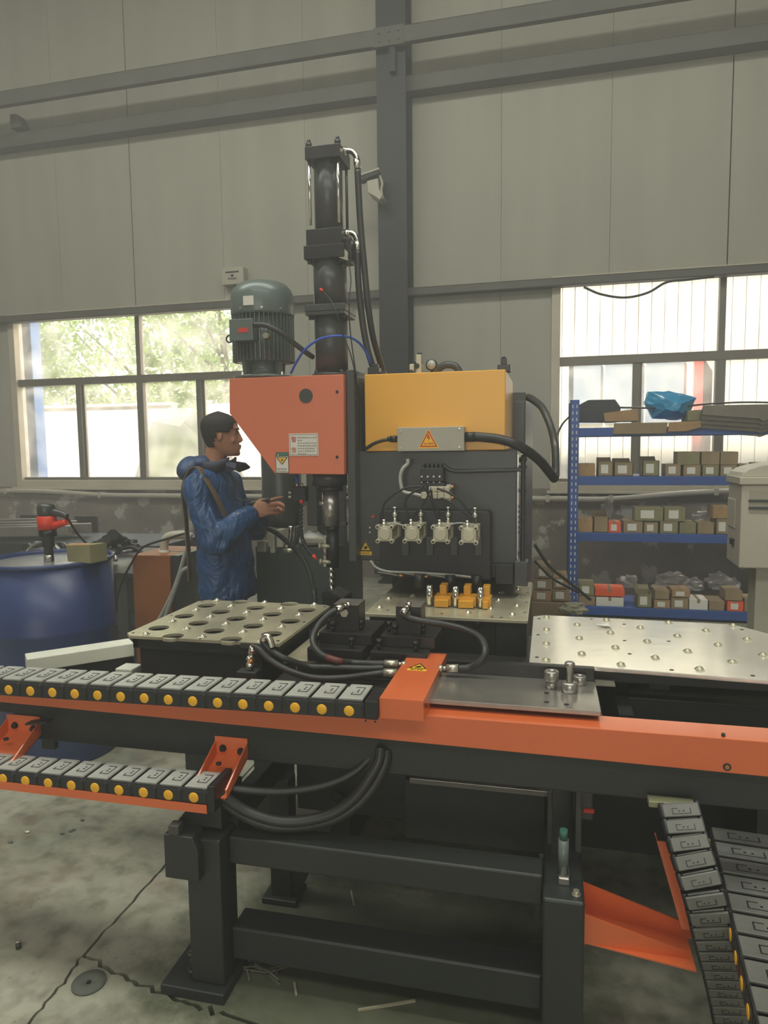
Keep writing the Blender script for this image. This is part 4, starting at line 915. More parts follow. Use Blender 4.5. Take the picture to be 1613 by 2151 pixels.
# thin sensor leads
mb = MB(); mb.cyl(atY(672, 607, 2.965), atY(679, 612, 2.965), 0.006, seg=10); mb.build('red_sensor_tip', red_m, du)
mb = MB(); mb.tube(spline(T([(679, 612), (695, 632), (708, 660), (722, 705), (738, 750), (748, 800), (752, 860), (746, 940)], [2.965, 2.95, 2.93, 2.93, 2.93, 2.95, 2.97, 2.98]), 8), 0.0028, 6); mb.build('sensor_lead', black_m, du)
mb = MB(); mb.tube(spline(T([(734, 560), (737, 590), (733, 640), (736, 700), (744, 760), (750, 800), (758, 850)], [2.98, 2.96, 2.93, 2.95, 2.97, 2.97, 2.99]), 8), 0.0028, 6); mb.build('sensor_lead', black_m, du)
# blue air hose arching over
wire('blue_air_hose', T([(611, 784), (622, 762), (640, 735), (668, 714), (700, 706), (732, 708), (755, 721), (770, 742), (778, 764)], [2.98, 2.96, 2.93, 2.92, 2.92, 2.95, 3.0, 3.04, 3.06]), 0.0052, blueh_m, 'thin blue air hose arching in front of the tall cylinder', 'hose')
# spindle below the cover
sy_ = 3.04
def sp(py0, py1, pxa, pxb, m, name, seg=30):
    a = atY(pxa, py0, sy_); b = atY(pxb, py0, sy_); z1 = a.z; z0 = atY(pxa, py1, sy_).z; mb = MB(); mb.cyl(((a.x+b.x)/2, sy_, z0), ((a.x+b.x)/2, sy_, z1), (b.x-a.x)/2, seg=seg); return mb.build(name, m, du)
sp(990, 1019, 657, 728, dark_m, 'spindle_flange'); sp(1019, 1031, 668, 720, oxide_m, 'spindle_collar'); sp(1031, 1104, 677, 712, grind_m, 'quill'); sp(1104, 1112, 681, 712, oxide_m, 'quill_ring')
sp(1112, 1190, 686, 711, black_m, 'spindle'); sp(1190, 1236, 691, 703, oxide_m, 'drill_shank')
mb = MB(); zt_, zb_ = zz(1190), zz(1248); cxx = xx(697, 1200, sy_)
R = []
for k in range(26):
    z = zt_ + (zb_-zt_)*k/25; t0 = k*0.55; ring = []
    for i in range(12):
        a = 2*PI*i/12; rr = 0.014*(0.72 + 0.28*abs(math.cos(a - t0))) * (1 if k < 23 else (26-k)/4); ring.append((cxx + rr*math.cos(a), sy_-0.004 + rr*math.sin(a), z))
    R.append(ring)
mb.rings(R); mb.build('twist_drill', chrome_m, du)
for pts in (((715, 1100), (728, 1098)), ((715, 1040), (728, 1040))): c = atY(*pts[0], 3.0); d = atY(*pts[1], 3.0); MB().box((c.x, 2.99, c.z-0.006), (d.x, 3.02, c.z+0.006)).build('bracket', dark_m, du)
for px, py in ((672, 1147), (674, 1180)):
    c = atY(px, py, 3.02); mb = MB(); mb.cyl(c, c + Vector((0.05, 0, 0)), 0.010, seg=12); mb.cyl(c - Vector((0.004, 0, 0)), c + Vector((0.006, 0, 0)), 0.015, seg=6); mb.build('coolant_nozzle', alu_m, du)
c = atY(671, 1057, 3.02); mb = MB(); mb.cyl(c, c + Vector((0.03, 0, 0)), 0.011, seg=6); mb.build('coolant_fitting', zinc_m, du)
MB().bar(atY(683, 1130, 3.03), atY(683, 1190, 3.03), 0.012, 0.012).build('guide_rod', chrome_m, du)
# vice / drill base under the spindle
vb = empty('drill_anvil', tuple(atY(705, 1250, 3.03)), 0, 'black clamping block under the twist drill', 'clamp')
a, b = atY(675, 1240, 2.98), atY(722, 1262, 2.98); z1 = a.z
MB().box((a.x, 2.98, 0.61), (b.x, 3.12, z1-0.03)).build('block', oxide_m, vb, 0.004); mb = MB(); mb.prism([(a.x-0.004, z1-0.03), (a.x+0.01, z1-0.002), (a.x+0.045, z1), (b.x, z1-0.03)], 2.97, 3.1, 'Y'); mb.build('jaw', oxide_m, vb, 0.002)
MB().box((-0.83, 2.9, 0.60), (-0.72, 3.3, 0.62)).build('pedestal', dark2_m, vb, 0.004)
# coolant block with articulated hose
ch = empty('coolant_hose', tuple(atY(632, 1045, 2.98)), 0, 'black segmented coolant hose with an orange tip hanging below the orange cover', 'hose')
a, b = atY(613, 1022, 3.0), atY(641, 1054, 3.0)
MB().box((a.x, 3.0, b.z), (b.x, 3.05, a.z)).build('valve_block', black_m, ch, 0.004)
mb = MB(); mb.tube(T([(623, 998), (625, 1021)], 3.02), 0.008, 10); mb.build('blue_tube', blueh_m, ch)
for px, py in ((612, 1035), (612, 1044), (624, 1022), (634, 1022)): c = atY(px, py, 2.995); mb = MB(); mb.cyl(c, c + (Vector((-0.014, 0, 0)) if px == 612 else Vector((0, 0, 0.016))), 0.0065, seg=8); mb.build('brass_fitting', zinc_m, ch)
c = atY(633, 1053, 2.99); mb = MB(); mb.cyl(c + Vector((0, 0, 0.006)), c - Vector((0, 0, 0.010)), 0.008, seg=12); mb.build('red_coupling', red_m, ch)
path = spline(T([(632, 1060), (632, 1085), (632, 1110), (634, 1128), (640, 1144), (650, 1158), (657, 1166)], [2.99, 2.99, 2.98, 2.98, 2.97, 2.96, 2.96]), 3)
seg0 = None
for i in range(len(path)-1):
    d = (path[i+1]-path[i]).normalized()
    if seg0 is None:
        mb = MB(); mb.lathe([(0.005, -0.008), (0.0095, -0.004), (0.0095, 0.003), (0.006, 0.008)], seg=12); seg0 = mb.build('hose_segment', black_m, ch, local=True); o = seg0
    else: o = share(seg0, 'hose_segment', ch, (0, 0, 0))
    o.location = wmat(ch).inverted() @ ((path[i]+path[i+1])/2); o.rotation_mode = 'QUATERNION'; o.rotation_quaternion = d.to_track_quat('Z', 'X')
mb = MB(); mb.cyl(path[-1], path[-1] + (path[-1]-path[-3]).normalized()*0.03, 0.010, 0.004, seg=12); mb.build('orange_nozzle', red_m, ch)

# ==================================================================== COOLANT / PUMP STATION behind the drill
ps = empty('pump_station', (-1.2, 3.9, 0), 0, 'dark green oil tank and pump station behind the drilling unit', 'machine')
ty = 3.75
a, b = atY(536, 1147, ty), atY(688, 1260, ty)
MB().box((a.x, ty, 0.0), (b.x+0.05, ty+0.6, a.z)).build('oil_tank', mat('tank_green_grey', (66, 76, 74), 0.4, var=0.08), ps, 0.006)
c0, c1 = atY(535, 900, 3.85), atY(615, 900, 3.85); za = atY(575, 1112, 3.85).z
mb = MB(); mb.lathe([(0.05, za), ((c1.x-c0.x)/2*0.95, za+0.02), ((c1.x-c0.x)/2, za+0.06), ((c1.x-c0.x)/2, 1.72), (0.05, 1.78)], ((c0.x+c1.x)/2, 3.95, 0), seg=32); mb.build('dark_cylinder', dark_m, ps)
c0, c1 = atY(642, 1000, 3.8), atY(664, 1000, 3.8)
MB().box((c0.x, 3.8, atY(650, 1105, 3.8).z), (c1.x, 3.95, 1.5)).build('motor_column', dark_m, ps, 0.01)
MB().box((atY(664, 1000, 3.9).x, 3.9, 0.9), (atY(722, 1000, 3.9).x, 3.95, 1.45)).build('back_plate', dark_m, ps)
for px0, px1, py0, py1, m_ in ((537, 556, 1117, 1136), (540, 558, 1138, 1160), (580, 598, 1112, 1150), (566, 578, 1125, 1165)) and [(535, 555, 1117, 1136, alu_m), (539, 558, 1138, 1160, alu_m), (580, 594, 1112, 1150, ltgrey_m), (566, 577, 1120, 1162, junc_m)]:
    a, b = atY(px0, py0, 3.7), atY(px1, py1, 3.7)
    MB().box((a.x, 3.7, b.z), (b.x, 3.76, a.z)).build('valve_block', m_, ps, 0.004)
for px in (611, 624):
    mb = MB(); mb.tube(spline(T([(px, 1105), (px, 1125), (px-3, 1138), (px-12, 1148)], 3.72), 6), 0.016, 12); mb.build('pipe_bend', chrome_m if px == 611 else dark_m, ps)
mb = MB(); mb.cyl(atY(596, 1157, 3.7), atY(616, 1157, 3.7), 0.015, seg=14); mb.cyl(atY(616, 1157, 3.7), atY(628, 1157, 3.7), 0.01, seg=6); mb.build('pipe_union', zinc_m, ps)
mb = MB(); mb.lathe([(0.001, 0.07), (0.03, 0.07), (0.05, 0.05), (0.095, 0.02), (0.10, 0.0)], tuple(atY(658, 1140, 3.85)), seg=24); mb.build('tank_cap', lid_m, ps)
a, b = atY(640, 1128, 3.8), atY(690, 1128, 3.8); MB().box((a.x, 3.75, a.z-0.03), (b.x, 3.95, a.z)).build('side_bracket', junc_m, ps, 0.004)
wire('black_pressure_hose', T([(556, 1108), (580, 1120), (605, 1140), (630, 1165), (648, 1195), (657, 1230), (661, 1262)], [3.69, 3.6, 3.5, 3.4, 3.3, 3.2, 3.1]) + [Vector((-1.08, 3.05, 0.4)), Vector((-1.08, 3.05, 0.02))], 0.0135, rubber_m, 'black hose curving down in front of the oil tank to the perforated table', 'hose')

# ==================================================================== BIG HYDRAULIC HOSES to the tall cylinder
wire('hydraulic_hose', T([(751, 358), (753, 400), (757, 470), (765, 560), (773, 640), (784, 710), (800, 765), (805, 785)], [3.05]*5 + [3.1, 3.2, 3.25]), 0.0145, rubber_m, 'black hydraulic hose hanging from the top port of the tall cylinder', 'hose', 12)
wire('hydraulic_hose', T([(751, 528), (752, 580), (757, 640), (765, 700), (775, 745), (786, 778)], [3.05]*4 + [3.06, 3.08]), 0.0145, rubber_m, 'black hydraulic hose hanging from the middle port of the tall cylinder', 'hose', 12)

# ==================================================================== MACHINE BED below the tables
bed = empty('machine_bed', (-0.45, 2.7, 0), 0, 'black welded bed of the machine under the tables and the feed beam', 'machine')
MB().box((-0.82, 2.13, 0.28), (-0.02, 3.3, 0.60)).build('bed_box', dark2_m, bed, 0.006)
MB().box((-0.90, 2.25, 0.60), (-0.05, 2.55, 0.725)).build('cross_slide', oxide_m, bed, 0.004)
for x in (-0.8, -0.12):
    MB().box((x, 2.35, 0.0), (x+0.1, 3.2, 0.28)).build('foot', dark2_m, bed)

# ==================================================================== FEED BEAM with orange cover
fb = empty('feed_beam', (-0.4565, 1.826, 0.6053), 0, 'long black cross beam with a glossy orange front cover carrying the drag chain', 'machine')
bxa, bxb = -2.35, 1.25
def sk_(x): return -0.0105*x     # the slight slope the cover's lower edge has in the place
mb = MB(); R0 = []
for x in (bxa, bxb):
    R0.append([(x, 1.7667, 0.7075+sk_(x)), (x, 1.7694, 0.7075+sk_(x)), (x, 1.7694, 0.7851), (x, 1.8552, 0.7851), (x, 1.8552, 0.7696), (x, 1.858, 0.7696), (x, 1.858, 0.7879), (x, 1.7667, 0.7879)])
mb.rings(R0, smooth=False); mb.build('front_cover', orange_m, fb, 0.0015)
MB().box((-1.6251, 1.7895, 0.604), (1.1869, 1.8534, 0.7696)).build('main_beam', dark2_m, fb, 0.004)
MB().box((-2.1912, 1.7986, 0.6783), (-1.6251, 1.8534, 0.7696)).build('beam_end', dark2_m, fb, 0.004)
MB().box((-0.8217, 1.8589, 0.7148), (0.1461, 2.0634, 0.7833)).build('carriage', oxide_m, fb, 0.004)
mb = MB()
for px, py in ((768, 1514), (788, 1516)): c = atY(px, py, 1.7667); mb.cyl((c.x, 1.7657, c.z), (c.x, 1.7676, c.z), 0.0028, seg=10)
c = atY(1527, 1611, 1.7667); mb.cyl((c.x, 1.7653, c.z), (c.x, 1.7676, c.z), 0.0095, seg=18); mb.build('hole', black_m, fb)
mb = MB(); mb.cyl((c.x, 1.7639, c.z), (c.x, 1.7657, c.z), 0.0055, seg=12); mb.build('cover_screw', copper_m, fb)
c = atZ(1519, 1545, 0.7897); mb = MB(); mb.cyl((c.x, c.y, 0.7869), (c.x, c.y, 0.7952), 0.0045, seg=10); mb.build('cover_screw', oxide_m, fb)
# steel slide plate, upright rail
MB().box((-0.3652, 1.8169, 0.8016), (0.1369, 2.046, 0.8153)).build('slide_plate', grind_m, fb, 0.0015)
mb = MB()
for px, py in ((1148, 1456), (1148, 1475), (1190, 1480)): c = atZ(px, py, 0.8153); mb.cyl((c.x, c.y, 0.8148), (c.x, c.y, 0.8158), 0.007, seg=14)
mb.build('plate_hole', black_m, fb)
MB().box((-0.2967, 2.046, 0.765), (0.1342, 2.072, 0.8535)).build('guide_rail', oxide_m, fb, 0.002); MB().box((-0.7761, 2.046, 0.7696), (-0.4291, 2.072, 0.8107)).build('guide_rail', oxide_m, fb, 0.002)
MB().box((-0.7761, 2.072, 0.6783), (0.1096, 2.0775, 0.8016)).build('rail_back', oxide_m, fb, 0.002)
a = atZ(1248, 1432, 0.8107); b = atZ(1294, 1445, 0.8107); MB().box((0.1369, a.y-0.02, 0.8061), (b.x, a.y+0.025, 0.8107)).build('end_shim', zinc_m, fb)
# orange hose cover box
c0, c1 = atZ(797, 1466, 0.8426), atZ(889, 1474, 0.8426); yb = 2.1474
obx = empty('orange_cover_box', ((c0.x+c1.x)/2, 1.93, 0.788), 0, 'orange sheet metal cover box with a yellow hand warning sticker on the feed beam', 'box')
x0, x1 = c0.x, c1.x
mb = MB(); t = 0.003
mb.box((x0, 1.7237, 0.8399), (x1, yb, 0.8426)); mb.box((x0, 1.7237, 0.7892), (x1, 1.7265, 0.8399)); mb.box((x0, 1.7265, 0.7901), (x0+t, yb, 0.8399)); mb.box((x1-t, 1.7265, 0.7901), (x1, 1.9903, 0.8399)); mb.box((x1-t, 1.9903, 0.8244), (x1, 2.036, 0.8399)); mb.box((x1-t, 2.036, 0.8016), (x1, yb, 0.8399)); mb.box((x0+t, 1.7347, 0.7888), (x1-t, 1.9629, 0.7901))
mb.build('shell', orange_m, obx)
MB().box((x0+0.01, 1.7347, 0.7901), (x1-0.004, 2.1364, 0.8353)).build('manifold', black_m, obx)
mb = MB(); mb.box((x1-0.001, 1.7575, 0.8107), (x1+0.001, 1.7667, 0.8216)); mb.box((x1-0.001, 1.9447, 0.7952), (x1+0.001, 1.9629, 0.8043)); mb.build('side_hole', black_m, obx)
cz = atZ(880, 1401, 0.8429)
def hand_flat(parent, cx_, cy_, z, w):
    Mx = Matrix.Translation((cx_, cy_, z))
    mb = MB(); h = w
    mb.prism([(cx_-h*0.5, cy_-h*0.62), (cx_+h*0.5, cy_-h*0.62), (cx_+h*0.5, cy_-h*0.32), (cx_-h*0.5, cy_-h*0.32)], z, z+0.0004, 'Z'); mb.prism([(cx_-h*0.5, cy_-h*0.29), (cx_+h*0.5, cy_-h*0.29), (cx_, cy_+h*0.62)], z, z+0.0004, 'Z'); mb.build('warning_sticker', sign_y, parent)
    mb = MB(); o_ = [(cx_-h*0.49, cy_-h*0.28), (cx_+h*0.49, cy_-h*0.28), (cx_, cy_+h*0.6)]; g_ = (cx_, cy_+h*0.013); i_ = [(g_[0]+(a-g_[0])*0.76, g_[1]+(b-g_[1])*0.76) for a, b in o_]
    mb.add([(a, b, z+0.0008) for a, b in o_ + i_], [(0, 1, 4, 3), (1, 2, 5, 4), (2, 0, 3, 5)]); mb.build('black_border', sign_k, parent)
    mb = MB(); q = [(-18, -8), (-4, -16), (14, -10), (20, 0), (14, 12), (8, 22), (4, 20), (8, 10), (0, 18), (-4, 15), (2, 5), (-8, 12), (-12, 8), (-4, 0), (-14, 4), (-20, 0)]
    mb.add([(cx_ + a*h*0.009, cy_ + b*h*0.009, z+0.0009) for a, b in q], [list(range(len(q)))]); mb.build('hand_symbol', sign_k, parent)
    text('lettering', '当心夹手', h*0.17, Matrix.Translation((cx_, cy_-h*0.47, z+0.0009)), sign_k, parent)
hand_flat(obx, cz.x-0.002, cz.y+0.0, 0.8427, 0.057)
def ferrule(p, q, r, parent, m=zinc_m):
    p, q = Vector(p), Vector(q); d = (q-p).normalized(); mb = MB(); mb.cyl(p, q, r, seg=18); mb.cyl(q, q + d*0.012, r*0.55, seg=12); mb.cyl(q + d*0.012, q + d*0.024, r*0.8, seg=6); return mb.build('hose_ferrule', m, parent)
# left-hand ferrules
A1, A2 = atZ(808, 1394, 0.8381), atZ(836, 1395, 0.8381); A3, A4 = atZ(806, 1413, 0.8289), atZ(834, 1414, 0.8289)
B1, B2 = atY(963, 1404, 2.012), atY(938, 1404, 2.012)
hA = empty('clamp_hose', tuple(A1), 0, 'black hose with red print looping from the orange box up to the left clamp', 'hose')
ferrule(A1, A2, 0.0125, hA)
ptsA = [A1] + [atZ(780, 1394, 0.8381), atZ(740, 1392, 0.8381), atY(705, 1387, 1.9812), atY(672, 1372, 2.0086), atY(657, 1345, 2.0543), atY(668, 1315, 2.0908), atY(690, 1291, 2.1182), atY(706, 1281, 2.1364)]
mb = MB(); mb.tube(spline(ptsA, 10), 0.0105, 14); mb.build('rubber_hose', rubber_m, hA)
mb = MB(); qs = spline(ptsA, 10); mb.tube(qs[26:36], 0.0107, 14); mb.build('red_print', mat('red_hose_print', (104, 50, 44), 0.5), hA)
ferrule(atY(706, 1281, 2.1364), atY(722, 1274, 2.1592), 0.0125, hA, chrome_m)
hB = empty('clamp_hose', tuple(B1), 0, 'black hose leaving the right side of the orange box and looping to the right clamp', 'hose')
ferrule(B1, B2, 0.0125, hB)
ptsB = [B1] + [atY(985, 1402, 2.018), atY(1008, 1390, 2.015), atY(1019, 1368, 2.03), atY(1008, 1340, 2.08), atY(975, 1322, 2.1273), atY(930, 1311, 2.1456), atY(890, 1305, 2.1456), atY(860, 1298, 2.1456), atY(845, 1290, 2.141)]
mb = MB(); mb.tube(spline(ptsB, 10), 0.0105, 14); mb.build('rubber_hose', rubber_m, hB)
ferrule(atY(845, 1290, 2.141), atY(853, 1278, 2.1592), 0.0125, hB, chrome_m)
hC = empty('supply_hose', tuple(A3), 0, 'lower black supply hose running from the orange box to the front of the perforated table', 'hose')
ferrule(A3, A4, 0.0125, hC)
E0, E1 = atY(534, 1362, 1.9173), atY(552, 1345, 1.9173)
mb = MB(); mb.tube(spline([A3, atZ(770, 1418, 0.8244), atZ(720, 1424, 0.8244), atZ(660, 1424, 0.8244), atY(610, 1410, 1.9082), atY(570, 1388, 1.9082), atY(545, 1365, 1.9082), atY(533, 1358, 1.9173)], 10), 0.010, 14); mb.build('rubber_hose', rubber_m, hC)
ferrule(atY(533, 1358, 1.9173), atY(528, 1372, 1.9173), 0.012, hC, chrome_m)
hD = empty('supply_hose', tuple(E1), 0, 'upper black supply hose arching down from a chrome elbow at the perforated table', 'hose')
mb = MB(); mb.tube(spline([atZ(806, 1403, 0.8317), atZ(770, 1404, 0.8317), atZ(700, 1402, 0.8317), atZ(650, 1400, 0.8317), atY(600, 1384, 1.9264), atY(568, 1365, 1.9264), atY(553, 1348, 1.9264), atY(556, 1340, 1.9264)], 10), 0.010, 14); mb.build('rubber_hose', rubber_m, hD)
mb = MB(); mb.tube(spline(T([(553, 1346), (556, 1338), (563, 1337), (568, 1346), (572, 1360)], 1.9219), 8), 0.010, 12); mb.build('chrome_elbow', chrome_m, hD)
vf = empty('valve_fitting', tuple(atY(527, 1400, 1.9173)), 0, 'small chrome and brass valve standing in front of the perforated table', 'valve')
mb = MB(); mb.cyl(atY(528, 1372, 1.9173), atY(528, 1386, 1.9173), 0.009, seg=8); mb.cyl(atY(526, 1392, 1.9173), atY(524, 1405, 1.9173), 0.012, seg=12); mb.build('body', chrome_m, vf)
mb = MB(); mb.cyl(atY(528, 1384, 1.9173), atY(527, 1393, 1.9173), 0.010, seg=8); mb.build('brass_collar', copper_m, vf); MB().box((-0.913, 1.8899, 0.7696), (-0.8491, 1.9356, 0.8289)).build('bracket', dark2_m, vf, 0.003)

# clamps on the carriage
def clamp(pxl, pxr, pyt, label, last):
    y0 = 2.173; a, b = atY(pxl, pyt+12, y0), atY(pxr, pyt+12, y0); cx_ = (a.x+b.x)/2; w = b.x-a.x
    root = empty('plate_clamp', (cx_, 2.1912, 0.7879), 0, label, 'clamp')
    MB().box((a.x, y0, 0.8929), (b.x, y0+0.085, a.z)).build('clamp_cylinder', grind_m if False else oxide_m, root, 0.002)
    MB().box((a.x, y0, a.z), (b.x, y0+0.085, a.z+0.003)).build('ground_top', grind_m, root, 0.001)
    MB().box((a.x-0.045, y0-0.03, 0.8563), (b.x+0.05, y0+0.16, 0.8929)).build('clamp_body', oxide_m, root, 0.003)
    MB().box((a.x-0.065, y0-0.09, 0.8107), (b.x+0.035, y0+0.10, 0.8563)).build('clamp_base', oxide_m, root, 0.003)
    for dx, dy, z in ((-0.0411, -0.065, 0.8563), (0.0776, -0.065, 0.8563), (0, -0.016, 0.8929), (0.0867, 0.02, 0.8929), (-0.0274, 0.02, 0.8929)):
        mb = MB(); x = a.x + dx; y = y0 + dy; mb.cyl((x, y, z), (x, y, z+0.022), 0.006, seg=10); mb.cyl((x, y, z+0.022), (x, y, z+0.034), 0.012, 0.010, seg=6); mb.build('clamp_bolt', oxide_m, root, 0.0)
    c = ((a.x+b.x)/2 - 0.03, y0-0.09, 0.765); mb = MB(); hexbolt(mb, c, (0, -1, 0), 0.010, 0.016); mb.build('side_bolt', oxide_m, root)
    mb = MB(); mb.cyl((a.x+w*0.45, y0, a.z-0.025), (a.x+w*0.45, y0-0.012, a.z-0.025), 0.014, seg=6); mb.build('port', zinc_m, root)
    return root
clamp(701, 753, 1258, 'black plate clamp nearer the perforated table, fed by the hose with red print', 0)
clamp(831, 884, 1262, 'black plate clamp directly behind the orange cover box', 1)
# hardened bushings on the slide plate
def bush(name, px, py, zbase, rb, hb_, label, group, top=None, z=0.75, hole=0.011):
    c = atZ(px, py, zbase); r_ = empty(name, (c.x, c.y, zbase), 0, label, 'punch die', group); return c, r_
GRP = 'loose steel punch tools on the slide plate'
c, r_ = bush('steel_die', 1158, 1445, 0.8153, 0, 0, 'turned steel ring die standing on a smaller neck, leftmost tool on the slide plate', GRP)
mb = MB(); mb.lathe([(0.0155, 0), (0.0155, 0.0219)], tuple(c), seg=24); mb.build('neck', grind_m, r_)
mb = MB(); mb.lathe([(0.0192, 0.0219), (0.0205, 0.0237), (0.0205, 0.0475), (0.0183, 0.0502), (0.0082, 0.0502), (0.0082, 0.0411)], tuple(c), seg=28, cap=False); mb.build('ring', grind_m, r_)
mb = MB(); mb.lathe([(0.0005, 0.0438), (0.0082, 0.0438)], tuple(c), seg=20, cap=False); mb.build('bore', black_m, r_)
c, r_ = bush('steel_punch', 1196, 1452, 0.8153, 0, 0, 'tall steel punch with a mushroom head and heavy round foot', GRP)
mb = MB(); mb.lathe([(0.0201, 0), (0.0224, 0.0018), (0.0224, 0.0237), (0.0183, 0.0274), (0.0119, 0.0283)], tuple(c), seg=30); mb.build('foot', grind_m, r_)
mb = MB(); mb.lathe([(0.0096, 0.0256), (0.0096, 0.0657), (0.0128, 0.0694), (0.0142, 0.0749), (0.0142, 0.0803), (0.011, 0.084), (0.0027, 0.0858), (0.0009, 0.084)], tuple(c), seg=26); mb.build('stem', grind_m, r_)
c, r_ = bush('steel_die', 1217, 1437, 0.8153, 0, 0, 'low steel ring die standing behind the mushroom headed punch', GRP)
mb = MB(); mb.lathe([(0.0164, 0), (0.0183, 0.0018), (0.0183, 0.0237), (0.0164, 0.0256), (0.0073, 0.0256), (0.0073, 0.0164)], tuple(c), seg=26, cap=False); mb.build('ring', grind_m, r_)
mb = MB(); mb.lathe([(0.0005, 0.0183), (0.0073, 0.0183)], tuple(c), seg=20, cap=False); mb.build('bore', black_m, r_)

# ==================================================================== DRAG CHAINS
def link_parts(pitch, depth, h, m_top):
    # local: x along chain, y across (0 = near side), z up
    side = MB(); p = pitch
    out = [(0, 0), (p*1.04, 0), (p*1.04, h*0.80), (p*0.93, h*0.97), (p*0.80, h), (0, h), (0, 0)]
    side.prism(out[:-1], -0.004, 0.004, 'Y')
    side.prism([(p*0.1, h*0.04), (p*0.98, h*0.04), (p*0.98, h*0.78), (p*0.9, h*0.9), (p*0.1, h*0.9)], -0.0065, -0.004, 'Y')
    far = MB(); far.prism(out[:-1], depth-0.004, depth+0.004, 'Y')
    bot = MB(); bot.box((0, 0.004, 0), (p*1.0, depth-0.004, 0.004))
    top = MB(); top.box((p*0.16, 0.0, h-0.002), (p*0.98, depth, h+0.005))
    top.box((p*0.04, 0.006, h-0.008), (p*0.16, depth-0.006, h-0.001))
    latch = MB(); latch.box((p*0.46, depth*0.24, h+0.005), (p*0.80, depth*0.26, h+0.0062)); latch.box((p*0.46, depth*0.74, h+0.005), (p*0.80, depth*0.76, h+0.0062))
    latch.box((p*0.79, depth*0.24, h+0.005), (p*0.81, depth*0.76, h+0.0062)); latch.box((p*0.45, depth*0.24, h+0.005), (p*0.47, depth*0.40, h+0.0062)); latch.box((p*0.60, depth*0.42, h+0.005), (p*0.66, depth*0.46, h+0.0062)); latch.box((p*0.60, depth*0.54, h+0.005), (p*0.66, depth*0.58, h+0.0062))
    dot = MB(); dot.lathe([(0.0005, -0.0085), (0.0125, -0.0085), (0.014, -0.0075), (0.014, -0.005)], (p*0.5, 0, h*0.42), 'Y', 20)
    return side, far, bot, top, latch, dot
def drag_chain(name, label, p0, p1, n, depth, h, m_top=lid_m, parent_kind=None, flip=False, dots=True, top_gap=True):
    p0, p1 = Vector(p0), Vector(p1); d = p1 - p0; pitch = d.length/n
    root = empty(name, tuple(p0), 0, label, 'cable chain')
    X_ = d.normalized(); Y_ = Vector((0, 0, 1)).cross(X_).normalized(); Z_ = X_.cross(Y_)
    if flip: Y_ = Y_
    R3 = Matrix((X_, Y_, Z_)).transposed()
    side, far, bot, top, latch, dot = link_parts(pitch, depth, h, m_top)
    body = MB(); body.v = list(side.v); body.f = list(side.f); body.mi = list(side.mi); body.sm = list(side.sm)
    for m_ in (far, bot): body.add(m_.v, m_.f)
    protos = None
    for i in range(n):
        if protos is None:
            b = body.build('chain_link', plastic_m, root, 0.0012, local=True, seg=1)
            t = top.build('cross_bar', m_top, b, 0.0015, local=True, seg=1)
            l_ = latch.build('latch_slot', black_m, b, local=True)
            ds = dot.build('yellow_rivet', dot_m, b, local=True) if dots else None
            protos = (b, t, l_, ds)
        else:
            b = protos[0].copy(); COL.objects.link(b); b.parent = root
            for q in protos[1:]:
                if q is None: continue
                c = q.copy(); COL.objects.link(c); c.parent = b
        b.rotation_euler = R3.to_euler(); b.location = X_*pitch*i
    return root
y1 = 1.707
n1 = 20
P1 = atY(763, 1505, y1); P1 = Vector((P1.x, 1.712, 0.7895)); P0 = P1 + Vector((-0.0753*n1, 0, -0.0012*n1))
drag_chain('drag_chain', 'upper black cable drag chain with yellow rivets lying on the orange cover', P0, P1, n1, 0.108, 0.0475)
MB_ = MB().box((P1.x+0.004, 1.7055, 0.7892), (x0-0.001, 1.817, 0.839)); o = MB_.build('chain_end_bracket', black_m, obx, 0.002)
# lower chain in its tray, on brackets
P3 = atY(437, 1688, 1.625); P3 = Vector((P3.x, 1.625, P3.z)); n2 = 11
P2 = P3 + Vector((-0.0753*n2, 0, -0.0011*n2))
drag_chain('drag_chain', 'lower black cable drag chain with yellow rivets in an orange tray', P2, P3, n2, 0.087, 0.040)
mb = MB(); e = P3.z
R0 = []
for x in (P2.x-0.2, P3.x+0.0): R0.append([(x, 1.616, e-0.024), (x, 1.735, e-0.024), (x, 1.735, e-0.002), (x, 1.732, e-0.002), (x, 1.732, e-0.021), (x, 1.619, e-0.021), (x, 1.619, e-0.001), (x, 1.616, e-0.001)])
mb.rings(R0, smooth=False); ty = mb.build('chain_tray', orange_m, None); tag(ty, 'thin orange sheet tray under the lower drag chain', 'tray')
MB_ = MB().box((P3.x+0.002, 1.618, e-0.020), (P3.x+0.022, 1.73, e+0.052)); o = MB_.build('chain_end_plate', black_m, None, 0.002); tag(o, 'small black end plate closing the lower drag chain', 'bracket')
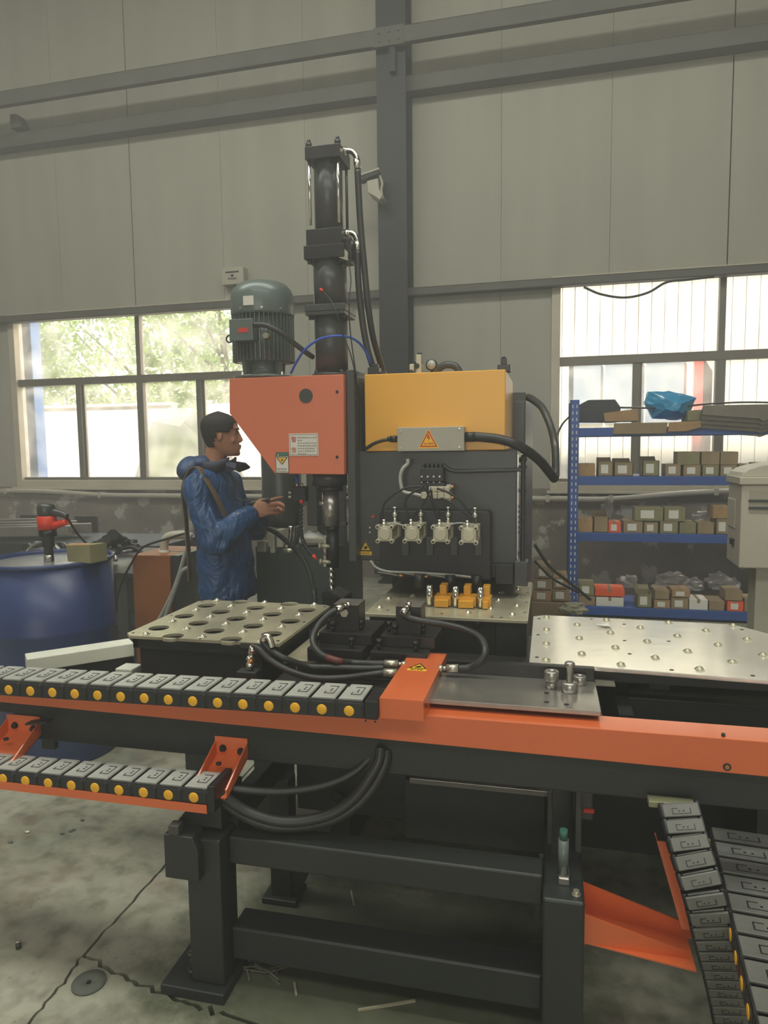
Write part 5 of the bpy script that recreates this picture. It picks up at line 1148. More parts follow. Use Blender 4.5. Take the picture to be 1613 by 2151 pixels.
def channel_bracket(name, pts_near, pts_far, z0, z1, label, holes=True, th=0.004, wall=0.045):
    # U channel running from the frame to the tray; pts: left and right x at far (y far) and near
    (xl0, xr0, yf), (xl1, xr1, yn) = pts_far, pts_near
    root = empty(name, ((xl0+xr0)/2, yf, z0), 0, label, 'bracket')
    mb = MB(); mb.hexa([(xl1, yn, z1), (xr1, yn, z1), (xr0, yf, z0), (xl0, yf, z0), (xl1, yn, z1+th), (xr1, yn, z1+th), (xr0, yf, z0+th), (xl0, yf, z0+th)]); mb.build('channel_floor', orange_m, root)
    for xa, xb in ((xl1, xl0), (xr1-th, xr0-th)):
        mb = MB(); mb.hexa([(xa, yn, z1), (xa+th, yn, z1), (xb+th, yf, z0), (xb, yf, z0), (xa, yn, z1+wall*0.6), (xa+th, yn, z1+wall*0.6), (xb+th, yf, z0+wall), (xb, yf, z0+wall)]); mb.build('channel_side', orange_m, root)
    mb = MB(); mb.box((xl0, yf, z0), (xr0, yf+th, z0+wall*1.3)); mb.build('flange', orange_m, root)
    if holes:
        mb = MB()
        for fx, fz in ((0.25, 0.55), (0.8, 0.45)): x = xl0+(xr0-xl0)*fx; hexbolt(mb, (x, yf, z0+wall*fz), (0, -1, 0), 0.008, 0.01)
        mb.cyl((xl0+(xr0-xl0)*0.4, yf-0.06, z0+th), (xl0+(xr0-xl0)*0.4, yf-0.06, z0+th+0.006), 0.008, seg=6)
        mb.build('bolt', black_m, root)
    return root
a, b = atY(452, 1545, 1.787), atY(520, 1552, 1.787)
channel_bracket('channel_bracket', (a.x-0.006, b.x-0.004, 1.655), (a.x, b.x, 1.784), 0.612, 0.555, 'orange channel bracket holding the chain tray near the stand leg')
a, b = atY(15, 1500, 1.787), atY(85, 1512, 1.787)
channel_bracket('channel_bracket', (a.x-0.006, b.x-0.004, 1.655), (a.x, b.x, 1.784), 0.622, 0.555, 'orange channel bracket at the far left end under the chain')
o = MB().bar(atY(60, 1518, 1.76), atY(105, 1514, 1.76), 0.03, 0.006).build('sensor_plate', oxide_m, None); tag(o, 'small dark sensor plate beside the far left orange bracket', 'bracket')
MB().box((atY(85, 1500, 1.94).x, 1.935, 0.50), (atY(112, 1500, 1.94).x, 1.958, 0.63)).build('beam_bracket', dark2_m, fb, 0.003)
# cables drooping from the lower chain up to the carriage
for k, (L, r) in enumerate((([(452, 1660), (480, 1680), (520, 1705), (580, 1724), (640, 1724), (700, 1708), (745, 1675), (775, 1635), (795, 1600), (800, 1570)], 0.015),
                            ([(452, 1665), (500, 1705), (560, 1732), (630, 1735), (700, 1720), (750, 1690), (785, 1650), (808, 1605), (812, 1575)], 0.016),
                            ([(450, 1650), (520, 1660), (600, 1662), (680, 1650), (740, 1625), (780, 1590)], 0.011))):
    wire('drooping_cable', [atY(x, y, 1.665 + 0.014*k + 0.13*i/len(L)) for i, (x, y) in enumerate(L)], r, rubber_m,
         ('thick black cable drooping highest in the big loop under the beam', 'thick black cable forming the lowest loop under the beam', 'thinner black cable bowing slightly from the chain end to the carriage')[k], 'cable', 10)

# ==================================================================== STAND (front support frame)
sf = empty('support_stand', (-0.45, 1.7, 0), 0, 'dark grey welded stand with two cross rails in front of the machine', 'stand')
MB().box((-0.952, 1.63, 0.03), (-0.852, 1.73, 0.45)).build('left_post', dark2_m, sf, 0.006)
mb = MB(); mb.prism([(-1.000, 0.345), (-0.90, 0.345), (-0.90, 0.43), (-0.915, 0.468), (-1.000, 0.468)], 1.60, 1.66, 'Y'); mb.build('bracket_block', dark2_m, sf, 0.003)
MB().box((-0.985, 1.60, 0.468), (-0.955, 1.63, 0.495)).build('stop_screw', dark_m, sf, 0.002)
mb = MB(); mb.prism([(-1.0, 0.465), (-0.86, 0.465), (-0.86, 0.55), (-0.93, 0.55)], 1.66, 1.80, 'Y'); mb.build('gusset', dark2_m, sf, 0.003)
MB().box((-0.885, 1.73, 0.42), (-0.845, 2.12, 0.505)).build('side_rail', dark2_m, sf, 0.003)
MB().box((-0.85, 1.68, 0.356), (-0.005, 1.76, 0.435)).build('upper_rail', dark2_m, sf, 0.005)
MB().box((-0.85, 1.68, 0.075), (-0.005, 1.77, 0.168)).build('lower_rail', dark2_m, sf, 0.005)
MB().box((-1.03, 1.60, 0.0), (-0.84, 1.78, 0.03)).build('base_plate', dark2_m, sf, 0.003)
for px, py, h_ in ((381, 2020, 0.05), (392, 1995, 0.06)):
    c = atZ(px, py+55, 0.03); c = Vector((max(min(c.x, -0.965), -1.01), 1.66 + (0.04 if px > 385 else 0), 0.03)); mb = MB(); mb.cyl(c, c + Vector((0, 0, h_+0.02)), 0.006, seg=10); mb.cyl(c + Vector((0, 0, h_)), c + Vector((0, 0, h_+0.013)), 0.012, seg=6); mb.cyl(c, c + Vector((0, 0, 0.012)), 0.012, seg=6); mb.build('levelling_bolt', dark_m, sf)
MB().bar((-0.82, 2.08, 0.03), (-0.66, 2.08, 0.36), 0.05, 0.05).build('brace', dark2_m, sf)
MB().box((-0.885, 2.04, 0.0), (-0.815, 2.11, 0.42)).build('rear_post', dark2_m, sf, 0.004)
MB().box((-0.91, 2.02, 0.0), (-0.79, 2.125, 0.02)).build('base_plate', dark2_m, sf, 0.003)
# right post: longitudinal bed with guide rail on it
MB().box((-0.004, 1.63, 0.0), (0.094, 2.5, 0.41)).build('right_bed', dark2_m, sf, 0.006)
MB().box((0.005, 1.86, 0.41), (0.018, 2.45, 0.60)).build('guide_web', dark_m, sf, 0.003); MB().box((0.078, 1.84, 0.41), (0.094, 2.45, 0.60)).build('guide_web', dark_m, sf, 0.003)
c = (0.045, 1.70, 0.41); MB().box((c[0]-0.012, 1.69, 0.41), (c[0]+0.015, 1.74, 0.43)).build('buffer_foot', grind_m, sf, 0.003)
mb = MB(); mb.cyl((c[0], 1.71, 0.43), (c[0], 1.71, 0.52), 0.013, seg=14); mb.build('buffer', motor_m, sf); mb = MB(); mb.cyl((c[0], 1.71, 0.52), (c[0], 1.71, 0.545), 0.010, seg=14); mb.build('buffer_tip', mat('teal_plastic', (52, 96, 84), 0.4), sf)
mb = MB(); hexbolt(mb, (0.075, 1.66, 0.41), (0, 0, 1), 0.008, 0.012); mb.build('bed_bolt', zinc_m, sf)
MB().box((-0.40, 1.98, 0.487), (0.02, 2.02, 0.503)).build('rail_lip', grind_m, sf, 0.001)
MB().box((-0.42, 2.0, 0.30), (0.0, 2.12, 0.486)).build('rear_panel', dark2_m, sf, 0.003)
a, b = atY(1203, 1655, 1.9), atY(1245, 1725, 1.9)
MB().box((a.x, 1.9, b.z), (b.x, 1.95, a.z)).build('limit_switch', dark_m, sf, 0.004)
a, b = atY(1226, 1701, 1.89), atY(1248, 1710, 1.89); MB().box((a.x, 1.892, b.z), (b.x, 1.9, a.z)).build('red_tab', red_m, sf)
# black L-shaped lug with brass screw on the beam, above the long chain
a = atY(1354, 1636, 1.93); b = atY(1394, 1664, 1.93)
o = MB(); o.hexa([(a.x, 1.93, a.z-0.035), (b.x, 1.90, b.z), (b.x, 1.93, b.z), (a.x, 1.96, a.z-0.035), (a.x, 1.93, a.z), (b.x-0.005, 1.90, a.z-0.004), (b.x, 1.93, a.z), (a.x, 1.96, a.z+0.004)]); o.build('end_lug', dark_m, fb, 0.002)
mb = MB(); hexbolt(mb, atY(1373, 1648, 1.90), (0, -1, 0.3), 0.007, 0.02); mb.build('lug_screw', copper_m, fb)

# long chain going away on the right, in its tray, and the taller run beside it
def drape_chain(label, pts, pitch, depth, h, m_top):
    P_ = spline(pts, 40); L_ = [0.0]
    for p, q_ in zip(P_[:-1], P_[1:]): L_.append(L_[-1] + (q_-p).length)
    def at(d_):
        for i in range(len(L_)-1):
            if L_[i+1] >= d_: f = (d_-L_[i])/(L_[i+1]-L_[i]); return P_[i]*(1-f) + P_[i+1]*f
        return P_[-1]
    root = empty('drag_chain', tuple(P_[0]), 0, label, 'cable chain'); n = int(L_[-1]/pitch); first = None
    side, far, bot, top, latch, dot = link_parts(pitch, depth, h, m_top); body = side
    for m_ in (far, bot): body.add(m_.v, m_.f)
    for i in range(n):
        p, q_ = at(i*pitch), at((i+1)*pitch); X_ = (q_-p).normalized(); Y_ = (Vector((1, 0, 0)) - X_*X_.x).normalized(); Z_ = X_.cross(Y_)
        if first is None:
            b = body.build('chain_link', plastic_m, root, 0.0012, local=True, seg=1); first = (b, top.build('cross_bar', m_top, b, 0.0015, local=True, seg=1), latch.build('latch_slot', black_m, b, local=True))
        else:
            b = first[0].copy(); COL.objects.link(b); b.parent = root
            for k_ in first[1:]: c = k_.copy(); COL.objects.link(c); c.parent = b
        b.rotation_euler = Matrix((X_, Y_, Z_)).transposed().to_euler(); b.location = p - P_[0]
drape_chain('long cable drag chain hanging from the beam end down to the floor', [(0.273, 1.752, 0.610), (0.286, 1.700, 0.552), (0.302, 1.668, 0.500), (0.319, 1.655, 0.445), (0.341, 1.668, 0.364), (0.375, 1.715, 0.245), (0.405, 1.765, 0.125), (0.428, 1.800, 0.02)], 0.036, 0.083, 0.030, lid2_m)
drag_chain('drag_chain', 'wider cable drag chain with yellow rivets on its flank at the right edge', Vector((0.452, 2.02, 0.375)), Vector((0.370, 1.12, 0.375)), 12, 0.15, 0.055, lid2_m)
cs_ = empty('chain_support', (0.50, 1.6, 0), 0, 'dark floor stand and tray carrying the wider drag chain at the right edge', 'stand')
MB().hexa([(0.385, 1.14, 0.36), (0.53, 1.14, 0.36), (0.60, 2.02, 0.36), (0.455, 2.02, 0.36), (0.385, 1.14, 0.373), (0.53, 1.14, 0.373), (0.60, 2.02, 0.373), (0.455, 2.02, 0.373)]).build('tray', dark2_m, cs_)
for x, y in ((0.45, 1.2), (0.53, 1.92)): MB().box((x, y, 0.0), (x+0.05, y+0.05, 0.36)).build('post', dark2_m, cs_)
mb = MB(); R0 = []
for x, y, z in ((0.281, 1.83, 0.475), (0.340, 1.79, 0.270)): R0.append([(x, y, z), (x+0.06, y, z), (x+0.06, y+0.003, z), (x+0.003, y+0.003, z), (x+0.003, y+0.04, z), (x, y+0.04, z)])
mb.rings(R0, smooth=False); tag(mb.build('chain_tray', orange_m, None), 'narrow orange guide edge behind the hanging drag chain', 'tray')
a, b = atY(1362, 1684, 1.75), atY(1460, 1697, 1.75); o = MB().box((a.x, 1.745, a.z-0.012), (b.x, 1.78, a.z+0.004)).build('chain_mount', mat('pale_zinc_bracket', (150, 150, 116), 0.4, 0.3), None, 0.002); tag(o, 'pale bracket fixing the hanging drag chain under the beam', 'bracket')
# tapered orange bracket from the stand to that tray
br = empty('tapered_bracket', (0.2, 1.8, 0.25), 0, 'tapered orange channel bracket from the stand to the hanging chain', 'bracket')
V = lambda px, py, y: atY(px, py, y)
A = [V(1228, 1843, 1.80), V(1225, 1890, 1.80), V(1226, 1962, 1.80)]
yA = 1.80; zt_ = A[0].z; zl = A[2].z
mb = MB(); th = 0.004
mb.hexa([(0.096, 1.70, 0.258), (0.345, 1.74, 0.215), (0.345, 1.744, 0.215), (0.096, 1.704, 0.258), (0.096, 1.70, 0.335), (0.345, 1.74, 0.245), (0.345, 1.744, 0.245), (0.096, 1.704, 0.335)]); mb.build('front_web', orange_m, br)
mb = MB(); mb.hexa([(0.096, 1.82, 0.258), (0.37, 1.82, 0.225), (0.37, 1.824, 0.225), (0.096, 1.824, 0.258), (0.096, 1.82, 0.345), (0.37, 1.82, 0.262), (0.37, 1.824, 0.262), (0.096, 1.824, 0.345)]); mb.build('rear_web', orange_m, br)
mb = MB(); mb.hexa([(0.096, 1.704, 0.256), (0.36, 1.704, 0.223), (0.36, 1.82, 0.223), (0.096, 1.82, 0.256), (0.096, 1.704, 0.26), (0.36, 1.704, 0.227), (0.36, 1.82, 0.227), (0.096, 1.82, 0.26)]); mb.build('channel_floor', orange_m, br)
MB().box((0.0945, 1.70, 0.25), (0.0985, 1.83, 0.35)).build('flange', orange_m, br)

# ==================================================================== BACKGROUND LEFT
# blue drum
dx, dy, dr = (atY(0, 1190, 2.95).x + atY(215, 1190, 2.95).x)/2, 2.95, 0.292
dzt = atY(108, 1195, dy-dr).z
drum = empty('steel_drum', (dx, dy, 0), 0, 'dark blue steel oil drum with dented hoops at the left edge', 'drum')
prof = [(dr*0.96, 0.0), (dr*1.0, 0.012)]
def hoop(z): return [(dr, z-0.03), (dr*1.025, z-0.012), (dr*1.03, z), (dr*1.025, z+0.012), (dr, z+0.03)]
prof += hoop(dzt*0.33) + hoop(dzt*0.66) + [(dr, dzt-0.02)]
mb = MB(); mb.lathe(prof + [(dr, dzt-0.02)], (dx, dy, 0), seg=56, cap=False); mb.build('drum_shell', drum_m, drum)
mb = MB(); mb.lathe([(dr+0.001, dzt-0.018), (dr+0.007, dzt-0.012), (dr+0.007, dzt), (dr, dzt+0.003), (dr-0.006, dzt-0.002), (dr-0.008, dzt-0.02)], (dx, dy, 0), seg=56, cap=False); mb.build('rim', chrome_m if False else drum_m, drum)
mb = MB(); mb.lathe([(0.001, dzt-0.018), (dr-0.006, dzt-0.018)], (dx, dy, 0), seg=56, cap=False); mb.build('drum_lid', mat('worn_drum_lid', (150, 150, 150), 0.3, 0.5, var=0.2, scale=7), drum)
mb = MB(); c = atZ(150, 1190, dzt-0.018); mb.cyl((c.x, c.y+0.05, dzt-0.018), (c.x, c.y+0.05, dzt-0.008), 0.032, seg=20); mb.build('bung_cap', oxide_m, drum)
# electric drum pump standing in the drum
pc = atY(104, 1180, dy); pu = empty('drum_pump', (pc.x, dy, dzt-0.018), 0, 'red and dark electric drum pump standing on the blue drum', 'pump')
def py_(p): return atY(104, p, dy).z
mb = MB(); mb.lathe([(0.022, dzt-0.018), (0.022, py_(1150)), (0.030, py_(1148)), (0.030, py_(1128)), (0.042, py_(1126)), (0.042, py_(1112))], (pc.x, dy, 0), seg=24); mb.build('pump_neck', oxide_m, pu)
mb = MB(); mb.cyl((pc.x-0.002, dy, dzt-0.018), (pc.x-0.002, dy, py_(1165)), 0.024, seg=20); mb.build('steel_sleeve', grind_m, pu)
mb = MB(); mb.lathe([(0.044, py_(1112)), (0.046, py_(1100)), (0.046, py_(1085)), (0.040, py_(1083))], (pc.x, dy, 0), seg=24); g1, g2 = atY(118, 1098, dy), atY(140, 1096, dy); mb.tube(spline([(pc.x, dy, py_(1104)), (g1.x, dy, g1.z-0.01), (g2.x, dy, g2.z)], 6), lambda t: 0.022-0.006*t, 12); mb.build('red_body', red_m, pu)
mb = MB(); mb.lathe([(0.040, py_(1086)), (0.044, py_(1076)), (0.044, py_(1064)), (0.036, py_(1058)), (0.002, py_(1056))], (pc.x, dy, 0), seg=24); mb.tube(spline([(pc.x, dy, py_(1075)), atY(125, 1078, dy), atY(141, 1085, dy)], 6), lambda t: 0.022-0.008*t, 12); mb.build('motor_cap', dark_m, pu)
mb = MB(); mb.tube(spline(T([(141, 1085), (152, 1105), (170, 1130), (192, 1150), (206, 1160), (216, 1180)], [2.95, 3.0, 3.05, 3.1, 3.15, 3.2]), 8), 0.006, 8); mb.build('power_cord', rubber_m, pu)
# carton on the drum
a, b = atY(143, 1185, dy-0.1), atY(197, 1150, dy-0.1)
cr = empty('carton', ((a.x+b.x)/2, dy-0.08, dzt), 0, 'small olive brown carton on top of the blue drum', 'carton')
mb = MB(); w = b.x-a.x; mb.hexa([(a.x, dy-0.10, dzt), (b.x, dy-0.13, dzt), (b.x+0.02, dy-0.03, dzt), (a.x+0.02, dy, dzt), (a.x-0.006, dy-0.10, dzt+0.075), (b.x, dy-0.13, dzt+0.085), (b.x+0.02, dy-0.03, dzt+0.085), (a.x+0.014, dy, dzt+0.075)]); mb.build('box_body', cardg_m, cr)
mb = MB(); mb.hexa([(a.x-0.006, dy-0.10, dzt+0.075), (b.x, dy-0.13, dzt+0.085), (b.x-0.005, dy-0.115, dzt+0.092), (a.x+0.004, dy-0.085, dzt+0.082), (a.x-0.006, dy-0.10, dzt+0.078), (b.x, dy-0.13, dzt+0.088), (b.x-0.005, dy-0.115, dzt+0.095), (a.x+0.004, dy-0.085, dzt+0.085)]); mb.build('flap', card_m, cr)

# workpiece bench with turned shafts and rings
by = 4.42
bz = atY(230, 1200, by-0.2).z
bench = empty('workpiece_bench', (atY(300, 1200, by).x, by, 0), 0, 'dark steel bench loaded with turned shafts, behind the blue drum', 'bench')
xa, xb_ = atY(-60, 1200, by).x, atY(400, 1200, by).x
MB().box((xa, by-0.25, bz-0.03), (xb_, by+0.9, bz)).build('bench_top', oxide_m, bench, 0.003)
for px in (265, 385): x = atY(px, 1300, by-0.2).x; MB().box((x-0.05, by-0.22, 0), (x+0.03, by-0.14, bz-0.03)).build('bench_leg', dark_m, bench, 0.003)
for px in (265,): x = atY(px, 1300, by-0.2).x; MB().box((x-0.05, by+0.7, 0), (x+0.03, by+0.8, bz-0.03)).build('bench_leg', dark_m, bench, 0.003)
MB().box((xa, by-0.2, bz-0.38), (xb_, by-0.16, bz-0.30)).build('cross_bar', dark_m, bench)
MB().box((atY(215, 1300, by).x, by-0.22, 0.03), (atY(262, 1300, by).x, by+0.2, 0.06)).build('lower_plate', dark_m, bench)
rg = random.Random(11)
items = [(214, 1143, 232, 1158), (226, 1137, 246, 1150), (240, 1128, 262, 1140), (252, 1131, 270, 1146), (262, 1139, 284, 1150), (200, 1155, 232, 1170), (236, 1180, 286, 1165), (222, 1170, 262, 1158), (130, 1152, 155, 1160), (60, 1166, 80, 1172), (245, 1145, 280, 1140), (205, 1148, 222, 1140)]
for i, (ax_, ay_, bx_, by2) in enumerate(items):
    yy = by + 0.05 + 0.06*i
    p, q_ = atY(ax_, ay_, yy), atY(bx_, by2, yy+0.12)
    p.z = max(p.z, bz+0.03); q_.z = max(q_.z, bz+0.03)
    r = 0.018 + 0.006*(i % 3)
    sh = empty('turned_shaft', tuple(p), 0, None, 'shaft', 'turned shafts heaped on the workpiece bench'); sh['label'] = 'turned steel shaft on the bench, ' + ['leftmost of the raised row beside the pump', 'second of the raised row of knobs', 'third of the raised row, standing highest', 'fourth of the raised row of knobs', 'rightmost of the raised row of knobs', 'just behind the olive carton', 'bright one pointing right in front of the heap', 'dark one crossing under the raised row', 'behind the drum pump body', 'at the left rim of the blue drum', 'short one at the back of the heap', 'short dark one behind the pump cord'][i]
    mb = MB(); mb.cyl(p, q_, r*0.8, seg=14); mb.build('shank', oxide_m if i % 3 else grind_m, sh)
    d = (q_-p).normalized(); mb = MB(); mb.cyl(p - d*0.03, p + d*0.02, r*1.7, seg=18); mb.build('collar', oxide_m, sh)
    mb = MB(); mb.lathe([(0.002, -0.01), (r*1.3, -0.008), (r*1.5, 0.01), (r*1.3, 0.03), (0.002, 0.032)], tuple(q_), seg=16); mb.build('knob', grind_m if i % 2 else oxide_m, sh)
for i, (px, py, rr, lab) in enumerate(((88, 1162, 0.16, 'large pale steel ring half hidden behind the drum pump'), (268, 1160, 0.13, 'dark steel hoop lying among the shafts on the bench'), (215, 1172, 0.11, 'bright edged steel hoop by the right side of the blue drum'))):
    c = atY(px, py, by+0.1); pts = [(c.x + rr*math.cos(t), by+0.1+0.04*math.sin(t), bz + 0.02 + rr*0.75*math.sin(t)) for t in [PI*k/20 for k in range(21)]]
    mb = MB(); mb.tube(pts, 0.014, 10); tag(mb.build('steel_hoop', grind_m if i != 1 else oxide_m), lab, 'ring')
# hollow sections stacked at the far left
ysec = 5.85
secs = [((-40, 1120), (100, 1110)), ((-40, 1132), (160, 1118)), ((-40, 1148), (190, 1124)), ((-40, 1160), (150, 1140))]
for i, (p, q_) in enumerate(secs):
    a, b = atY(p[0], p[1], ysec-0.2*i), atY(q_[0], q_[1], ysec-0.2*i+0.5)
    b.z = a.z = max(0.74, a.z) - 0.0
    o = MB().bar(a - Vector((1.0, 0, 0)), b, 0.10, 0.09).build('steel_section', mat('section_steel', (128, 124, 116), 0.35, 0.6) if i == 0 else MATS['section_steel'], None, 0.004)
    tag(o, ['long steel section lying farthest back at the left edge', 'long steel section second from the wall at the left edge', 'long steel section third from the wall at the left edge', 'long steel section nearest the blue drum at the left edge'][i], 'beam', 'steel sections by the wall')
o = MB().box((-5.6, 5.4, 0.0), (-3.3, 6.2, 0.66)).build('storage_rack', dark2_m, None, 0.01); tag(o, 'dark low rack carrying the long steel sections', 'rack')
for i, (x0_, y0_, x1_, y1_, lab) in enumerate(((43, 1110, 79, 1082, 'grey upright steel plate left of the drum pump'), (159, 1140, 202, 1084, 'grey upright steel plate right of the drum pump'))):
    a, b = atY(x0_, y0_, 6.4), atY(x1_, y1_, 6.4); o = MB().box((a.x, 6.4, 0.0), (b.x, 6.43, b.z)).build('upright_plate', oxide_m, None, 0.006); tag(o, lab, 'plate')
# orange sheet cabinet
a, b = atY(284, 1320, 3.7), atY(356, 1168, 3.7)
oc = empty('orange_cabinet', ((a.x+b.x)/2, 3.9, 0), 0, 'orange brown sheet metal pump cabinet left of the worker', 'cabinet')
MB().box((a.x, 3.7, 0.02), (b.x, 4.1, b.z)).build('cabinet_body', mat('orange_brown_paint', (150, 90, 46), 0.45, var=0.06), oc, 0.004)
MB().box((b.x+0.003, 3.72, 0.0), (b.x+0.05, 4.1, b.z)).build('side_frame', dark_m, oc)
mb = MB(); mb.tube(spline(T([(345, 1170), (345, 1145), (350, 1130), (365, 1124), (392, 1123)], 3.85), 8), 0.026, 14); mb.cyl(atY(345, 1172, 3.85), atY(345, 1155, 3.85), 0.034, seg=16); mb.build('pipe_elbow', ltgrey_m, oc)
for i, (L, lab) in enumerate((([(390, 1120), (350, 1132), (300, 1150), (275, 1185), (255, 1225), (243, 1268)], 'thin black cable hanging in a long curve left of the orange cabinet'), ([(222, 1196), (226, 1215), (230, 1250), (236, 1300), (242, 1400)], 'thin dark cable hanging beside the blue drum'))):
    wire('hanging_cable', T(L, 3.68 if i == 0 else 3.6) + ([] if i == 0 else [Vector((-2.17, 3.6, 0.01))]), 0.007, rubber_m, lab)
for i, (L, lab) in enumerate((([(402, 1120), (388, 1165), (375, 1210), (360, 1250), (340, 1290), (318, 1330)], 'pale clear hose hanging between the worker and the orange cabinet'), ([(400, 1190), (382, 1200), (372, 1225), (358, 1265), (342, 1310)], 'second pale hose crossing low behind the worker'))):
    wire('clear_hose', T(L, 3.66), 0.012, lid_m, lab, 'hose')
mb = MB()
for k in range(4):
    c = atY(345, 1148, 4.6); rr = 0.10 + 0.03*k; mb.tube([(c.x + rr*math.cos(t), 4.6 + rr*0.8*math.sin(t), bz + 0.008 + 0.012*k) for t in [2*PI*j/28 for j in range(29)]], 0.008, 8)
tag(mb.build('coiled_hose', rubber_m), 'coil of dark hose lying on the bench behind the orange cabinet', 'hose')
# white painted steel rail between drum and perforated table
a, b = atZ(55, 1393, 0.74), atZ(277, 1359, 0.74)
o = MB().bar(a, b + (b-a)*0.0, 0.085, 0.05).build('white_rail', mat('white_rail_paint', (226, 226, 210), 0.4, var=0.03), None, 0.003); tag(o, 'white painted steel rail running from the left towards the perforated table', 'rail')
dn = (b-a).normalized()
o = MB().bar(a - Vector((0, 0, 0.055)), b - Vector((0, 0, 0.055)), 0.06, 0.05).build('rail_beam', black_m, None); tag(o, 'black beam under the white painted rail', 'beam')
c = atZ(268, 1402, 0.70); o = MB().box((c.x-0.04, c.y-0.02, 0.66), (c.x+0.03, c.y+0.05, 0.70)).build('white_block', MATS['white_rail_paint'], None, 0.004); tag(o, 'short white block beside the lower left corner of the perforated table', 'block')

# ==================================================================== BACKGROUND RIGHT: blue shelf with cartons
SY = 6.2
sh = empty('storage_shelf', (1.6, SY+0.25, 0), 0, 'blue slotted steel shelf unit in front of the right window', 'shelf')
ux0, ux1 = atY(1196, 1000, SY).x, atY(1215, 1000, SY).x
zt_ = atY(1205, 840, SY).z
def upright(x0, y0, name='upright'):
    mb = MB(); w = ux1-ux0; t = 0.004
    mb.box((x0, y0, 0), (x0+w, y0+t, zt_)); mb.box((x0, y0, 0), (x0+t, y0+0.06, zt_))
    o = mb.build(name, blueshelf_m, sh)
    mb = MB(); z = 0.1
    while z < zt_ - 0.03:
        mb.box((x0+w*0.22, y0-0.0012, z), (x0+w*0.34, y0, z+0.028)); mb.box((x0+w*0.66, y0-0.0012, z), (x0+w*0.78, y0, z+0.028)); z += 0.055
    tag(mb.build('slot', sign_w, o), kind='stuff')
    return o
for x0_ in (ux0, 3.0):
    for y0_ in (SY, SY+0.5): upright(x0_, y0_)
levels = [atY(1300, 1283, SY).z, atY(1300, 1127, SY).z, atY(1300, 1008, SY).z, atY(1300, 905, SY).z]
LV = []
for i, z in enumerate(levels):
    for y0_ in (SY-0.005, SY+0.5): MB().box((ux1, y0_, z-0.045), (3.0, y0_+0.04, z+0.03)).build('shelf_beam', blueshelf_m, sh, 0.004)
    MB().box((ux1, SY+0.035, z+0.012), (3.0, SY+0.5, z+0.028)).build('shelf_deck', blueshelf_m, sh)
    LV.append(z+0.03)
def carton(pxa, pxb, pyt, lv, m, label, depth=0.22, y=None, lab_=True, base=None, open_=False, rz=0, n='carton'):
    y = y or SY+0.02
    a, b = atY(pxa, pyt, y), atY(pxb, pyt, y); z0_ = LV[lv] if base is None else base
    z1_ = max(a.z, z0_+0.04)
    root = empty(n, ((a.x+b.x)/2, y+depth/2, z0_), rz, label, 'carton', 'parts cartons on the blue shelf')
    w = (b.x-a.x)/2
    if open_:
        mb = MB(); t = 0.005
        for p, q_ in (((-w, -depth/2, 0), (w, -depth/2+t, z1_-z0_)), ((-w, depth/2-t, 0), (w, depth/2, z1_-z0_)), ((-w, -depth/2, 0), (-w+t, depth/2, z1_-z0_)), ((w-t, -depth/2, 0), (w, depth/2, z1_-z0_)), ((-w, -depth/2, 0), (w, depth/2, t))): mb.box(p, q_)
        mb.build('box_body', m, root, local=True)
        mb = MB(); h = z1_-z0_; mb.hexa([(-w, depth/2, h), (w, depth/2, h), (w*0.95, depth/2+0.05, h+0.03), (-w*0.95, depth/2+0.05, h+0.03), (-w, depth/2, h+0.003), (w, depth/2, h+0.003), (w*0.95, depth/2+0.05, h+0.033), (-w*0.95, depth/2+0.05, h+0.033)]); mb.build('flap', m, root, local=True)
    else:
        MB().box((-w, -depth/2, 0), (w, depth/2, z1_-z0_)).build('box_body', m, root, 0.003, local=True)
        MB().box((-0.012, -depth/2-0.0008, z1_-z0_-0.03), (0.012, depth/2, z1_-z0_+0.0008)).build('tape_strip', card2_m, root, local=True)
    if lab_:
        h = z1_-z0_; MB().box((-w*0.6, -depth/2-0.002, h*0.2), (w*0.35, -depth/2-0.0005, h*0.8)).build('paper_label', paper_m, root, local=True)
    return z1_
K1 = card_m; K2 = card2_m; K3 = cardg_m
# third level up (1008): small cartons against the window
row = [(1215, 1250, 974, K1, 'plain brown', 0), (1256, 1288, 970, K2, 'grey brown open', 1), (1290, 1330, 972, K2, 'wide open', 1), (1350, 1385, 968, K3, 'tall olive', 1), (1398, 1430, 975, K2, 'low grey brown', 1), (1436, 1472, 977, K2, 'labelled lower', 1), (1476, 1510, 977, K3, 'labelled olive lower', 1), (1514, 1548, 977, K2, 'labelled brown lower', 1), (1552, 1585, 975, K2, 'half hidden', 0), (1588, 1613, 972, K3, 'edge', 0)]
for i, (a_, b_, t_, m_, w_, l_) in enumerate(row):
    carton(a_, b_, t_, 2, m_, '%s carton on the upper blue shelf, %s from the perforated post' % (w_, ['first', 'second', 'third', 'fourth', 'fifth', 'sixth', 'seventh', 'eighth', 'ninth', 'tenth'][i]), lab_=bool(l_), open_=(i in (1, 2, 3)))
zb2 = atY(1450, 977, SY).z + 0.001
for i, (a_, b_) in enumerate(((1424, 1470), (1474, 1512), (1514, 1551))):
    carton(a_, b_, 949, 2, (K3, K2, K2)[i], ['olive carton stacked on top of the upper shelf row, toward the window mullion', 'brown carton in the middle of the stacked three on the upper shelf', 'brown carton at the grey cabinet end of the stacked three on the upper shelf'][i], base=zb2, lab_=False)
